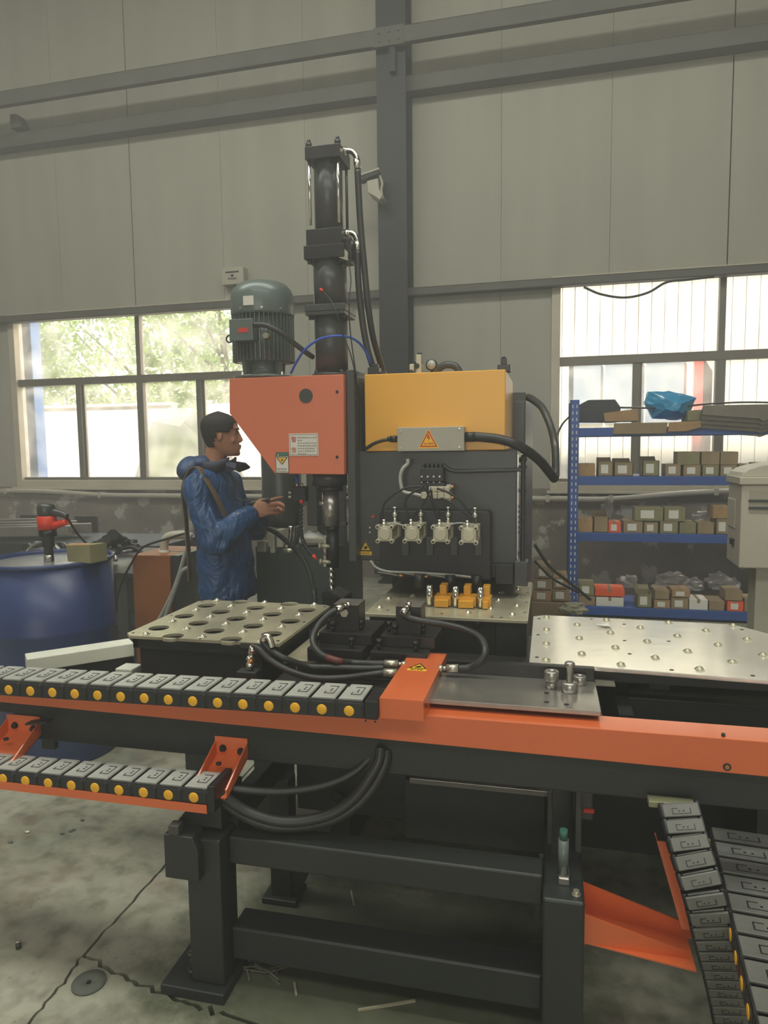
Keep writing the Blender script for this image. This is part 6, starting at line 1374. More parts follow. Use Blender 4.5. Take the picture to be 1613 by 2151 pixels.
row = [(1213, 1245, 1090, K1, 'clean brown', 0), (1247, 1278, 1085, K2, 'reddish open', 0), (1278, 1304, 1097, redbox_m, 'orange red', 1), (1310, 1350, 1095, K2, 'labelled brown', 1), (1353, 1382, 1097, K2, 'narrow labelled', 1), (1387, 1424, 1095, K3, 'olive labelled', 1), (1428, 1462, 1098, K3, 'striped olive', 0), (1466, 1500, 1098, K2, 'dim brown', 0), (1504, 1534, 1090, K2, 'open topped', 1)]
for i, (a_, b_, t_, m_, w_, l_) in enumerate(row):
    carton(a_, b_, t_, 1, m_, '%s carton on the middle blue shelf, %s from the post' % (w_, ['first', 'second', 'third', 'fourth', 'fifth', 'sixth', 'seventh', 'eighth', 'ninth'][i]), lab_=bool(l_), open_=(i in (1, 8)))
zb1 = atY(1350, 1095, SY).z + 0.001
carton(1334, 1393, 1066, 1, K3, 'wide olive carton with a white label stacked on the middle shelf', base=zb1); carton(1396, 1440, 1066, 1, K3, 'square olive carton stacked beside the wide one on the middle shelf', base=zb1)
carton(1498, 1530, 1062, 1, K1, 'clean brown carton stacked at the grey cabinet end of the middle shelf', base=atY(1510, 1090, SY).z+0.001, lab_=False)
row = [(1216, 1250, 1252, K2, 'crumpled', 0), (1252, 1310, 1254, paper_m, 'long white', 0), (1338, 1370, 1247, K3, 'hand marked', 1), (1374, 1408, 1260, K1, 'low brown labelled', 1), (1410, 1446, 1256, K2, 'grey labelled', 1), (1448, 1487, 1259, paper_m, 'plain white', 0), (1490, 1522, 1262, K2, 'brown blank', 0), (1528, 1562, 1263, redbox_m, 'bright orange red', 1), (1564, 1590, 1258, K2, 'dim blank', 0)]
for i, (a_, b_, t_, m_, w_, l_) in enumerate(row):
    carton(a_, b_, t_, 0, m_, '%s carton on the lowest blue shelf, %s from the post' % (w_, ['first', 'second', 'third', 'fourth', 'fifth', 'sixth', 'seventh', 'eighth', 'ninth'][i]), lab_=bool(l_), open_=(i == 2))
z_ = atY(1230, 1252, SY).z + 0.001
carton(1216, 1248, 1226, 0, K3, 'olive carton with white label stacked by the post on the lowest shelf', base=z_); carton(1250, 1312, 1236, 0, redbox_m, 'long orange red carton stacked on the long white one on the lowest shelf', base=atY(1280, 1254, SY).z+0.001, lab_=False)
carton(1412, 1450, 1239, 0, K1, 'small light brown carton stacked in the middle of the lowest shelf', base=atY(1430, 1256, SY).z+0.001); carton(1524, 1560, 1240, 0, K2, 'brown carton stacked on the bright orange red one', base=atY(1540, 1263, SY).z+0.001, lab_=False)
carton(1376, 1406, 1240, 0, K2, 'grey brown carton under plastic stacked on the low brown one', base=atY(1390, 1260, SY).z+0.001, lab_=False)
def crumple(name, c, size, m, label, cat, seed, sub=3, amp=0.3):
    bm = bmesh.new(); bmesh.ops.create_icosphere(bm, subdivisions=sub, radius=1)
    for v in bm.verts:
        n_ = noise.noise(v.co*1.7 + Vector((seed, 0, 0)))*amp*1.6 + noise.noise(v.co*4.1 + Vector((0, seed, 0)))*amp*0.8
        v.co *= (1 + n_); v.co = Vector((v.co.x*size[0], v.co.y*size[1], max(v.co.z, -0.75)*size[2]))
    me = bpy.data.meshes.new(name); bm.to_mesh(me); bm.free(); me.materials.append(m); o = bpy.data.objects.new(name, me); COL.objects.link(o); o.location = c; WM[o.name] = Matrix.Translation(c)
    return tag(o, label, cat)
for i, (px, py, lv, sx, sz, lab) in enumerate(((1320, 1222, 0, 0.09, 0.06, 'clear plastic bag on the lowest shelf above the long white carton'), (1388, 1236, 0, 0.08, 0.06, 'clear plastic bag lying on the grey brown carton of the lowest shelf'), (1412, 1216, 0, 0.10, 0.06, 'large clear plastic bag at the back of the lowest shelf'), (1455, 1228, 0, 0.08, 0.06, 'clear plastic bag beside the small light brown carton'), (1508, 1222, 0, 0.10, 0.08, 'tall clear plastic bag near the bright orange red carton'), (1536, 1230, 0, 0.07, 0.06, 'clear plastic film on top of the brown stacked carton'), (1275, 1075, 1, 0.05, 0.10, 'upright clear plastic bag on the middle shelf near the post'), (1480, 1085, 1, 0.09, 0.05, 'clear plastic film on the dim brown carton of the middle shelf'))):
    c = atY(px, py, SY+0.33); c.z = max(c.z, LV[lv] + sz*0.8); crumple('plastic_bag', c, (sx, 0.09, sz), wrap_m, lab, 'bag', i*3.7, 3, 0.35)
# things on the top shelf
a = atY(1352, 868, SY+0.2); b = atY(1462, 820, SY+0.2)
o = MB(); zz0 = LV[3]
ring0 = [(a.x+0.10, SY+0.10, zz0), (b.x-0.14, SY+0.10, zz0+0.0), (b.x-0.10, SY+0.34, zz0), (a.x+0.10, SY+0.34, zz0)]
w = b.x-a.x
def at2(px, py): return atY(px, py, SY+0.2)
pts_lo = [at2(1375, 878), at2(1400, 882), at2(1440, 876)]; H0 = [at2(1352, 848), at2(1361, 822), at2(1402, 824), at2(1462, 838), at2(1450, 860), at2(1440, 878), at2(1405, 882), at2(1368, 878)]
R = []
for f, yy in ((0.35, 0.04), (1.0, 0.14), (0.97, 0.24), (0.4, 0.40)):
    cx_ = sum(p.x for p in H0)/8; cz_ = sum(p.z for p in H0)/8; R.append([(cx_ + (p.x-cx_)*f, SY+yy, max(zz0, cz_ + (p.z-cz_)*f + 0.012*math.sin(9*p.x+yy*30))) for p in H0])
o.rings(R, smooth=False); ob = o.build('blue_bag', bag_m, None); sb = ob.modifiers.new('s', 'SUBSURF'); sb.levels = 2; sb.render_levels = 2; sb.subdivision_type = 'SIMPLE'
tx = bpy.data.textures.new('crinkle', 'CLOUDS'); tx.noise_scale = 0.07; dm = ob.modifiers.new('d', 'DISPLACE'); dm.texture = tx; dm.strength = 0.03; dm.texture_coords = 'LOCAL'
tag(ob, 'bright blue plastic bag lying on the top of the shelf', 'bag')
def flat(name, P2, y0, y1, m, label, cat):
    o = MB().prism([(atY(p[0], p[1], y0).x, atY(p[0], p[1], y0).z) for p in P2], y0, y1, 'Y').build(name, m, None, 0.003); return tag(o, label, cat)
flat('black_bag', [(1213, 886), (1213, 852), (1236, 840), (1292, 839), (1304, 856), (1300, 886)], SY+0.08, SY+0.4, mat('black_sheet', (52, 56, 60), 0.5), 'dark wrapped bundle on the shelf top beside the post', 'bundle')
flat('flat_carton', [(1270, 886), (1268, 868), (1340, 858), (1342, 884)], SY+0.05, SY+0.3, K1, 'flat brown carton beside the dark bundle on the shelf top', 'carton')
flat('flat_carton', [(1444, 884), (1444, 862), (1480, 860), (1480, 884)], SY+0.02, SY+0.3, K3, 'flat olive carton on the shelf top beside the blue bag', 'carton')
flat('hanging_cardboard', [(1290, 889), (1403, 887), (1399, 911), (1287, 912)], SY-0.03, SY-0.018, K2, 'brown cardboard strip hanging below the top beam, longer one', 'cardboard')
flat('hanging_cardboard', [(1405, 887), (1474, 884), (1472, 898), (1440, 906), (1403, 907)], SY-0.03, SY-0.018, K1, 'light brown cardboard strip hanging below the top beam, shorter one', 'cardboard')
fs = empty('wrapped_sheets', tuple(atY(1540, 910, SY-0.05)), 0, 'film wrapped pack of flat sheets sagging over the right part of the shelf top', 'bundle')
for k in range(5):
    p = [(1475, 852+3*k), (1640, 849+3*k), (1640, 872+8*k), (1600, 886+8*k), (1592, 880+9*k), (1473, 872+9*k)]
    MB().prism([(atY(q_[0], q_[1], SY-0.05).x, atY(q_[0], q_[1], SY-0.05).z) for q_ in p], SY-0.09+0.022*k, SY-0.072+0.022*k, 'Y').build('sheet', mat('grey_film', (116, 110, 96), 0.4, var=0.15, scale=14) if k == 0 else MATS['grey_film'], fs, 0.003)
wire('shelf_wire', T([(1303, 856), (1360, 857), (1420, 856), (1480, 849), (1560, 845), (1640, 846)], SY+0.1), 0.008, rubber_m, 'dark cable strung along the top of the shelf')
wire('shelf_wire', T([(1196, 875), (1182, 890), (1172, 910), (1165, 935)], [6.195, 6.15, 6.1, 6.1]), 0.008, rubber_m, 'short dark cable hooking off the left of the shelf post')
# loose cartons heaped on the floor between machine and shelf
LV.append(0.0)
heap = [(1122, 1160, 1238, 5.3, K1, 'brown carton in the floor heap beside the machine', None), (1162, 1200, 1236, 5.35, K2, 'labelled carton in the floor heap next to the shelf post', None)]
stk = [(1120, 1158, 1262, 1240, K1), (1160, 1196, 1262, 1238, K2), (1122, 1158, 1238, 1216, K2), (1162, 1192, 1236, 1212, K1), (1126, 1156, 1214, 1190, K2)]
for i, (a_, b_, pb, pt, m_) in enumerate(stk):
    yb_ = 5.4; zb_ = atY(a_, pb, yb_).z
    carton(a_, b_, pt, 0, m_, ['labelled brown carton low in the pile beside the machine, under two others', 'labelled carton low in the pile beside the shelf post', 'middle carton of the pile nearest the machine', 'upper carton of the pile nearest the shelf post', 'topmost small carton of the pile nearest the machine'][i], y=yb_, base=zb_, depth=0.3)
o = MB().box((atY(1116, 1270, 5.4).x, 5.38, 0), (atY(1200, 1270, 5.4).x, 5.8, atY(1120, 1263, 5.4).z)).build('pallet_box', K2, None, 0.005); tag(o, 'wide cardboard base under the carton pile beside the machine', 'carton')
o = crumple('paper_ball', atY(1205, 1278, 5.3), (0.09, 0.07, 0.05), mat('offwhite_paper', (170, 164, 142), 0.8), 'crumpled off white paper in front of the shelf foot', 'paper', 2.2)
wire('black_hose', T([(1124, 1146), (1133, 1160), (1150, 1185), (1165, 1200), (1185, 1215), (1210, 1235), (1240, 1260)], [4.6, 4.7, 4.8, 4.9, 5.0, 5.1, 5.2]), 0.011, rubber_m, 'thin black hose slanting down right of the machine, upper one', 'hose')
wire('black_hose', T([(1124, 1180), (1138, 1194), (1160, 1215), (1190, 1232), (1215, 1245)], [4.5, 4.6, 4.7, 4.8, 4.9]), 0.009, rubber_m, 'thin black hose slanting down right of the machine, lower one', 'hose')

# ==================================================================== grey control cabinet on a post, right edge
ky = 3.5
A_ = lambda px, py, y=ky: atY(px, py, y)
x0c, x1c = A_(1555, 1190).x, A_(1555, 1190).x + 0.36
zb_, zt_c = A_(1580, 1194).z, A_(1580, 1018).z
dep = 0.0
# side face seen from the left runs back
xs_ = A_(1555, 1100).x
kc = empty('control_cabinet', (xs_+0.18, ky+0.15, 0), 0, 'pale grey electrical control cabinet on a square post at the right edge', 'cabinet')
# depth from where the rear edge of the side shows
yr = None
lo, hi = ky, ky+3
tgt = 1529
for _ in range(40):
    m_ = (lo+hi)/2
    v = Vector((xs_, m_, 1.2)) - O; cx__ = CX + FPX*sum(RC[i][0]*v[i] for i in range(3))/(-sum(RC[i][2]*v[i] for i in range(3)))
    if cx__ > tgt: lo = m_
    else: hi = m_
yr = min(lo, ky+0.34)
x0b = xs_
mb = MB()
zt1, zt2 = A_(1560, 1010).z, A_(1560, 1010).z
mb.hexa([(x0b-0.045, ky+0.10, zb_+0.05), (xs_+0.02, ky, zb_), (xs_+0.40, ky, zb_), (xs_+0.40, ky+0.30, zb_), (x0b-0.045, ky+0.10, zt_c), (xs_+0.02, ky, zt_c), (xs_+0.40, ky, zt_c), (xs_+0.40, ky+0.30, zt_c)])
mb.v = []; mb.f = []; mb.mi = []; mb.sm = []
poly = [(xs_, ky), (xs_+0.42, ky), (xs_+0.42, ky+0.28), (A_(1528, 1100, ky+0.28).x, ky+0.28)]
mb.prism(poly, zb_, zt_c, 'Z'); mb.build('cabinet_body', ltgrey_m, kc, 0.006)
poly2 = [(x-0.012 if i in (0, 3) else x+0.01, y-0.012 if i < 2 else y+0.01) for i, (x, y) in enumerate(poly)]
mb = MB(); mb.prism(poly2, zt_c, zt_c+0.035, 'Z'); mb.build('top_cap', ltgrey_m, kc, 0.004)
mb = MB(); R = []
for t in [PI*k/10 for k in range(11)]:
    R.append((xs_+0.20 - 0.20*math.cos(t), zt_c+0.034 + 0.065*math.sin(t)))
mb.prism(R, ky+0.02, ky+0.26, 'Y'); mb.build('rain_hood', ltgrey_m, kc, 0.004)
a, b = A_(1571, 1132), A_(1620, 1031); MB().box((a.x, ky-0.002, a.z+0.12), (a.x+0.25, ky, b.z)).build('door_panel', mat('door_grey', (160, 154, 138), 0.45), kc, 0.001)
mb = MB()
for py in (1052, 1067): c = A_(1572, py); mb.box((c.x, ky-0.006, c.z-0.006), (c.x+0.2, ky-0.001, c.z+0.006))
mb.build('vent_slit', dark_m, kc)
d = Vector((poly[3][0]-poly[0][0], poly[3][1]-poly[0][1], 0)); nrm = Vector((-d.y, d.x, 0)).normalized(); nrm = nrm if nrm.x < 0 else -nrm
def on_side(f0, f1, z0, z1, t=0.006):
    p, q_ = Vector((xs_, ky, 0)) + d*f0, Vector((xs_, ky, 0)) + d*f1
    mb = MB(); mb.hexa([(p.x, p.y, z0), (q_.x, q_.y, z0), (q_.x+nrm.x*t, q_.y+nrm.y*t, z0), (p.x+nrm.x*t, p.y+nrm.y*t, z0), (p.x, p.y, z1), (q_.x, q_.y, z1), (q_.x+nrm.x*t, q_.y+nrm.y*t, z1), (p.x+nrm.x*t, p.y+nrm.y*t, z1)]); return mb
on_side(0.35, 0.95, A_(1540, 1115).z, A_(1540, 1053).z).build('side_door', ltgrey_m, kc, 0.002)
on_side(0.40, 0.62, A_(1540, 1152).z, A_(1540, 1139).z, 0.010).build('dark_latch', black_m, kc)
p_ = A_(1583, 1250, ky+0.1); MB().box((p_.x, ky+0.08, 0), (p_.x+0.12, ky+0.2, zb_)).build('post', ltgrey_m, kc, 0.004)
MB().box((p_.x-0.06, ky+0.02, 0), (p_.x+0.18, ky+0.26, 0.012)).build('foot_plate', ltgrey_m, kc)

# ==================================================================== under the right table
ub = empty('chip_hopper', (0.6, 2.35, 0), 0, 'dark steel hopper frame under the bright table', 'hopper')
MB().box((0.20, 2.15, 0.58), (0.98, 2.19, 0.74)).build('front_wall', dark2_m, ub, 0.003)
mb = MB(); mb.hexa([(0.28, 2.0, 0.60), (0.98, 2.0, 0.58), (0.98, 2.6, 0.64), (0.28, 2.6, 0.64), (0.28, 2.0, 0.612), (0.98, 2.0, 0.592), (0.98, 2.6, 0.652), (0.28, 2.6, 0.652)]); mb.build('sloping_plate', oxide_m, ub)
MB().box((0.20, 2.0, 0.52), (0.24, 2.6, 0.74)).build('side_wall', dark2_m, ub)
for x in (0.62, 0.92): MB().box((x, 2.5, 0), (x+0.04, 2.54, 0.6)).build('hopper_leg', dark2_m, ub)
mb = MB(); c = atZ(1385, 1500, 0.66); mb.box((c.x-0.03, c.y-0.05, 0.655), (c.x+0.04, c.y+0.05, 0.66)); mb.build('grey_plate', grind_m, ub)
tk = empty('oil_pan', (0.85, 2.3, 0), 0, 'black oil pan box low at the right edge behind the feed beam', 'tank')
MB().box((0.50, 2.08, 0.46), (1.25, 2.50, 0.57)).build('pan_body', dark2_m, tk, 0.006); MB().box((0.62, 2.2, 0.0), (0.68, 2.45, 0.46)).build('pan_foot', dark2_m, tk); MB().box((1.1, 2.2, 0.0), (1.18, 2.45, 0.46)).build('pan_foot', dark2_m, tk)
c = atZ(1570, 1665, 0.572)
mb = MB(); mb.add([(c.x-0.03, c.y-0.03, 0.572), (c.x+0.03, c.y-0.04, 0.572), (c.x+0.05, c.y+0.04, 0.574), (c.x-0.03, c.y+0.05, 0.576), (c.x-0.03, c.y-0.03, 0.5735), (c.x+0.03, c.y-0.04, 0.5735), (c.x+0.05, c.y+0.04, 0.5755), (c.x-0.03, c.y+0.05, 0.5775)], [(0, 3, 2, 1), (4, 5, 6, 7), (0, 1, 5, 4), (1, 2, 6, 5), (2, 3, 7, 6), (3, 0, 4, 7)]); tag(mb.build('paper_sheet', paper_m), 'white paper sheet lying on the black oil pan at the right edge', 'paper')
# sheets stacked on the floor at the far right
for k in range(4):
    o = MB().box((0.66+0.012*k, 1.25+0.10*k, 0.0+0.012*k), (1.5, 2.0+0.02*k, 0.010+0.012*k)).build('floor_plate', oxide_m if k % 2 else dark2_m, None, 0.001); tag(o, ['lowest dark steel sheet of the stack at the lower right corner', 'second dark steel sheet from the floor in the lower right stack', 'third dark steel sheet from the floor in the lower right stack', 'topmost dark steel sheet of the stack at the lower right corner'][k], 'sheet', 'steel sheets stacked on the floor')

# ==================================================================== small things on the floor
c = atZ(187, 2066, 0); r_ = atZ(222, 2066, 0).x - c.x
mb = MB(); mb.lathe([(0.010, 0.0), (r_, 0.0), (r_, 0.006), (0.018, 0.006), (0.016, 0.0045), (0.007, 0.0045), (0.007, 0.0)], (c.x, c.y, 0.0), seg=40); dk = mb.build('grinding_disc', mat('abrasive_grey', (92, 94, 86), 0.9, var=0.08, scale=60)); tag(dk, 'worn grey grinding disc lying flat by the floor crack', 'disc')
mb = MB(); mb.lathe([(0.0005, 0.0066), (0.006, 0.0066)], (c.x, c.y, 0.0), seg=16, cap=False); mb.build('centre_hole', black_m, dk)
c = atZ(39, 1992, 0); bo = empty('anchor_stud', (c.x, c.y, 0), 0, 'short steel stud with a white worn top standing on the floor', 'bolt')
mb = MB(); mb.cyl((c.x, c.y, 0), (c.x, c.y, 0.022), 0.008, seg=12); mb.build('shank', dark_m, bo); mb = MB(); mb.cyl((c.x, c.y, 0.022), (c.x, c.y, 0.028), 0.010, seg=14); mb.build('cap', zinc_m, bo)
rg = random.Random(5); mb = MB(); c = atZ(555, 2040, 0)
for k in range(16):
    a = rg.uniform(0, PI); p = Vector((c.x + rg.uniform(-.05, .05), c.y + rg.uniform(-.03, .03), 0.003 + 0.0012*k)); d_ = Vector((math.cos(a), math.sin(a)*0.6, 0))*rg.uniform(0.02, 0.045); mb.bar(p-d_, p+d_, 0.004, 0.002)
sv = mb.build('metal_swarf', mat('pale_swarf', (140, 136, 120), 0.5, 0.2)); tag(sv, 'small tangle of pale strips on the floor by the left stand foot', 'swarf', kind='stuff')
for i, (p, q_, lab) in enumerate((((737, 1872), (743, 1900), 'short pale stick on the floor between the two stand rails'), ((752, 2122), (872, 2102), 'long thin stick on the floor below the lower stand rail'), ((618, 2065), (622, 2090), 'short thin stick on the floor right of the pale strips'))):
    a, b = atZ(*p, 0.004), atZ(*q_, 0.004); o = MB().bar(a, b, 0.006, 0.006).build('wooden_stick', mat('pale_stick', (150, 144, 120), 0.8) if i == 0 else MATS['pale_stick']); tag(o, lab, 'stick')
for i, (px, py) in enumerate(((58, 1747), (148, 1745), (155, 1742), (130, 1750), (22, 1768), (173, 1722))):
    c = atZ(px, py, 0.004); crumple('floor_scrap', c, (0.010, 0.006, 0.002), paper_m if i == 0 else lid2_m, 'tiny pale scrap on the floor left of the others' if i == 0 else 'tiny dark scrap lying on the concrete', 'scrap', i*1.3, 2); bpy.data.objects[-1] if False else None
for o in list(COL.objects):
    if o.name.startswith('floor_scrap.'):
        o['group'] = 'dark scraps on the concrete'; k_ = int(o.name[-3:])
        o['label'] = 'tiny dark scrap on the concrete, ' + ['', 'first of the little cluster right of the pale scrap', 'middle one of the little cluster', 'lowest of the little cluster', 'nearest the left picture edge', 'farthest from the pale scrap'][k_]

# ==================================================================== THE WORKER
def loft(mb, rings):   # rings: (cx, cy, cz, rx, ry, tilt about y)
    R = []
    for (cx_, cy_, cz_, rx, ry, *t) in rings:
        tl_ = t[0] if t else 0
        R.append([Vector((cx_ + rx*math.cos(a)*math.cos(tl_), cy_ + ry*math.sin(a), cz_ + rx*math.cos(a)*math.sin(tl_))) for a in [2*PI*k/28 for k in range(28)]])
    mb.rings(R)
def limb(mb, pts, radii, n=8, seg=16):
    P_ = spline(pts, n); m = len(P_) - 1
    def rr(t):
        u = t*(len(radii)-1); i = min(int(u), len(radii)-2); f = u - i; return radii[i]*(1-f) + radii[i+1]*f
    mb.tube(P_, lambda t: rr(t)*(0.35 if t == 0 else 1), seg)
    for e, r in ((P_[0], radii[0]), (P_[-1], radii[-1])): ball(mb, e, (r, r, r), 12)
def ball(mb, c, r, seg=16):
    c = Vector(c); R = []
    n = 9
    for i in range(1, n):
        f = PI*i/n; R.append([c + Vector((r[0]*math.sin(f)*math.cos(a), r[1]*math.sin(f)*math.sin(a), r[2]*math.cos(f))) for a in [2*PI*k/seg for k in range(seg)]])
    mb.rings(R)
def remesh(o, vox, smooth, it):
    m = o.modifiers.new('remesh', 'REMESH'); m.mode = 'VOXEL'; m.voxel_size = vox; m.use_smooth_shade = True
    s_ = o.modifiers.new('smooth', 'SMOOTH'); s_.factor = smooth; s_.iterations = it
WX, WY = -1.70, 3.45
wk = empty('person', (WX-0.01, WY, 0), 0, 'person in a blue hooded shell jacket, head bowed to a device in the hand', 'person')
wk['label'] = 'person in a blue hooded jacket standing in profile and holding a small device'
HC = Vector((-1.705, WY, 1.458))     # under the chin
HEAD_TURN = Matrix.Rotation(math.radians(24), 4, 'Z')
def HV(t): return HC + HEAD_TURN @ Vector(t)
HR = [(0.00, -0.01, 0.080, 0.030), (0.014, -0.03, 0.093, 0.044), (0.034, -0.052, 0.094, 0.054), (0.055, -0.070, 0.091, 0.061), (0.080, -0.083, 0.089, 0.067), (0.105, -0.092, 0.086, 0.071),
      (0.128, -0.098, 0.083, 0.074), (0.150, -0.101, 0.090, 0.076), (0.175, -0.100, 0.086, 0.075), (0.198, -0.090, 0.070, 0.068), (0.216, -0.070, 0.046, 0.052), (0.228, -0.045, 0.018, 0.030), (0.232, -0.030, 0.002, 0.012)]
def head_ring(z, xb, xf, w, g=0.0):
    return [HV(((xb+xf)/2 + ((xf-xb)/2+g)*math.copysign(abs(math.cos(a))**0.9, math.cos(a)), (w+g)*math.sin(a), z)) for a in [2*PI*k/36 for k in range(36)]]
def interp_ring(z):
    for a, b in zip(HR[:-1], HR[1:]):
        if a[0] <= z <= b[0]:
            f = (z-a[0])/(b[0]-a[0]); return [a[i]*(1-f)+b[i]*f for i in range(4)]
    return list(HR[-1])
mb = MB(); mb.rings([head_ring(*r) for r in HR])
# nose, brow, lips, chin, ears, eye sockets as volumes of the one body
mb.rings([[HV(p) for p in ((0.080, -0.011, 0.140), (0.080, 0.011, 0.140), (0.087, 0.004, 0.143), (0.087, -0.004, 0.143))], [HV(p) for p in ((0.080, -0.019, 0.078), (0.080, 0.019, 0.078), (0.113, 0.009, 0.086), (0.113, -0.009, 0.086))], [HV(p) for p in ((0.082, -0.014, 0.070), (0.082, 0.014, 0.070), (0.104, 0.006, 0.074), (0.104, -0.006, 0.074))]], smooth=True)
ball(mb, HV((0.092, 0, 0.056)), (0.010, 0.022, 0.006)); ball(mb, HV((0.090, 0, 0.044)), (0.011, 0.019, 0.007)); ball(mb, HV((0.082, 0, 0.014)), (0.014, 0.018, 0.014))
ball(mb, HV((0.076, 0.03, 0.148)), (0.018, 0.024, 0.008)); ball(mb, HV((0.076, -0.03, 0.148)), (0.018, 0.024, 0.008))
for s_ in (-1, 1):
    ball(mb, HV((-0.008, s_*0.074, 0.108)), (0.017, 0.007, 0.030)); ball(mb, HV((0.068, s_*0.032, 0.126)), (0.015, 0.015, 0.012)); ball(mb, HV((0.050, s_*0.044, 0.085)), (0.026, 0.013, 0.020))
# neck, trunk, arms, legs
limb(mb, [(-1.735, WY, 1.50), (-1.745, WY, 1.44), (-1.765, WY, 1.34)], [0.056, 0.058, 0.07])
loft(mb, [(-1.765, WY, 1.39, 0.05, 0.08), (-1.765, WY, 1.34, 0.085, 0.16), (-1.755, WY, 1.25, 0.10, 0.175), (-1.74, WY, 1.10, 0.10, 0.155), (-1.73, WY, 1.0, 0.10, 0.15), (-1.73, WY, 0.9, 0.12, 0.165), (-1.73, WY, 0.80, 0.09, 0.14)])
SR, ER, WR = Vector((-1.76, WY-0.185, 1.315)), Vector((-1.635, WY-0.225, 1.045)), Vector((-1.485, WY-0.125, 1.165))
SL, EL, WL = Vector((-1.76, WY+0.185, 1.315)), Vector((-1.63, WY+0.22, 1.06)), Vector((-1.49, WY+0.07, 1.185))
for a, b, c in ((SR, ER, WR), (SL, EL, WL)): limb(mb, [a, (a+b)/2 + Vector((-0.015, 0, -0.01)), b + Vector((-0.015, 0, -0.015))], [0.045, 0.040, 0.036]); limb(mb, [b + Vector((-0.015, 0, -0.015)), (b+c)/2, c], [0.036, 0.034, 0.026])
def hand(mb, wrist, fdir, up, side, curls, span=0.020):
    # fdir: towards the fingers, up: back of the hand, side: thumb side
    f_, u_, s_ = Vector(fdir).normalized(), Vector(up).normalized(), Vector(side).normalized()
    pc_ = wrist + f_*0.05
    R = []
    for t, w, h in ((0.0, 0.024, 0.019), (0.02, 0.032, 0.017), (0.05, 0.040, 0.015), (0.08, 0.041, 0.013), (0.09, 0.036, 0.010)):
        c = wrist + f_*t; R.append([c + s_*w*math.cos(a) + u_*h*math.sin(a) for a in [2*PI*k/16 for k in range(16)]])
    mb.rings(R)
    Ls = ((0.042, 0.026, 0.020), (0.047, 0.030, 0.022), (0.043, 0.027, 0.021), (0.033, 0.020, 0.018))
    for i, (L_, cu) in enumerate(zip(Ls, curls)):
        p = wrist + f_*0.078 + s_*(0.030 - span*i); d_ = f_.copy(); P_ = [p]; ang = 0
        for seg_, c_ in zip(L_, cu):
            ang += c_; d_ = f_*math.cos(ang) - u_*math.sin(ang); p = p + d_*seg_; P_.append(p)
        limb(mb, P_, [0.0092, 0.0085, 0.0078, 0.0066], 5, 10)
    b0 = wrist + f_*0.02 + s_*0.026
    t1 = b0 + (f_*0.6 + s_*0.7 - u_*0.25).normalized()*0.036; t2 = t1 + (f_*0.85 + s_*0.15 - u_*0.45).normalized()*0.030; t3 = t2 + (f_*0.9 - s_*0.1 - u_*0.4).normalized()*0.022
    limb(mb, [b0, t1, t2, t3], [0.013, 0.0115, 0.010, 0.0075], 5, 10)
# right hand: palm up in front of the chest, index stretched out, the others curling round the device
hand(mb, WR, (0.90, 0.25, 0.36), (-0.30, -0.80, 0.52), (-0.20, 0.10, 0.95), ((0.05, 0.15, 0.15), (0.45, 0.7, 0.4), (0.6, 0.8, 0.5), (0.7, 0.85, 0.5)))
hand(mb, WL, (0.80, -0.45, 0.20), (-0.15, 0.55, 0.80), (0.35, 0.85, 0.15), ((0.5, 0.7, 0.4), (0.55, 0.75, 0.4), (0.6, 0.8, 0.5), (0.65, 0.8, 0.5)))
for s_ in (-1, 1):
    limb(mb, [(-1.73, WY+s_*0.085, 0.88), (-1.72, WY+s_*0.09, 0.66), (-1.715, WY+s_*0.09, 0.48)], [0.085, 0.075, 0.055]); limb(mb, [(-1.715, WY+s_*0.09, 0.48), (-1.73, WY+s_*0.09, 0.28), (-1.735, WY+s_*0.09, 0.09)], [0.055, 0.052, 0.038])
    limb(mb, [(-1.76, WY+s_*0.09, 0.045), (-1.70, WY+s_*0.092, 0.045), (-1.60, WY+s_*0.095, 0.035)], [0.040, 0.040, 0.030])
body = mb.build('body', skin_m, wk); remesh(body, 0.0042, 0.5, 6)
# hair: close cropped cap following the skull
mb = MB(); rows_ = [0.050 + 0.0095*k for k in range(20)]; grid = []
for z in rows_:
    z = min(z, 0.2315); r = interp_ring(z); grid.append(head_ring(z, r[1], r[2], r[3], 0.006 if z < 0.225 else 0.005))
top_ = HV((-0.014, 0, 0.239))
n0 = len(mb.v); vs = [p for g_ in grid for p in g_] + [top_]; fs = []
def hairline(k):
    a = abs(((2*PI*k/36) + PI) % (2*PI) - PI)     # 0 = front, pi = back
    if a < 0.8: return 0.182
    if a < 1.2: return 0.182 - (a-0.8)/0.4*0.072
    if a < 1.75: return 0.118
    return 0.118 - min(1, (a-1.75)/0.5)*0.070
for i in range(len(rows_)-1):
    for k in range(36):
        if rows_[i] >= hairline(k): fs.append((i*36+k, i*36+(k+1) % 36, (i+1)*36+(k+1) % 36, (i+1)*36+k))
for k in range(36): fs.append(((len(rows_)-1)*36+k, (len(rows_)-1)*36+(k+1) % 36, len(vs)-1))
mb.add(vs, fs, True); hr = mb.build('hair', hair_m, wk); so = hr.modifiers.new('s', 'SOLIDIFY'); so.thickness = 0.004; so.offset = 0
for s_ in (-1, 1):
    mb = MB(); ball(mb, HV((0.077, s_*0.032, 0.127)), (0.008, 0.011, 0.006), 12); mb.build('eye', sign_k, wk)
    mb = MB(); mb.tube([HV((0.092, s_*0.016, 0.143)), HV((0.090, s_*0.034, 0.147)), HV((0.078, s_*0.050, 0.142))], 0.0035, 8); mb.build('eyebrow', hair_m, wk)
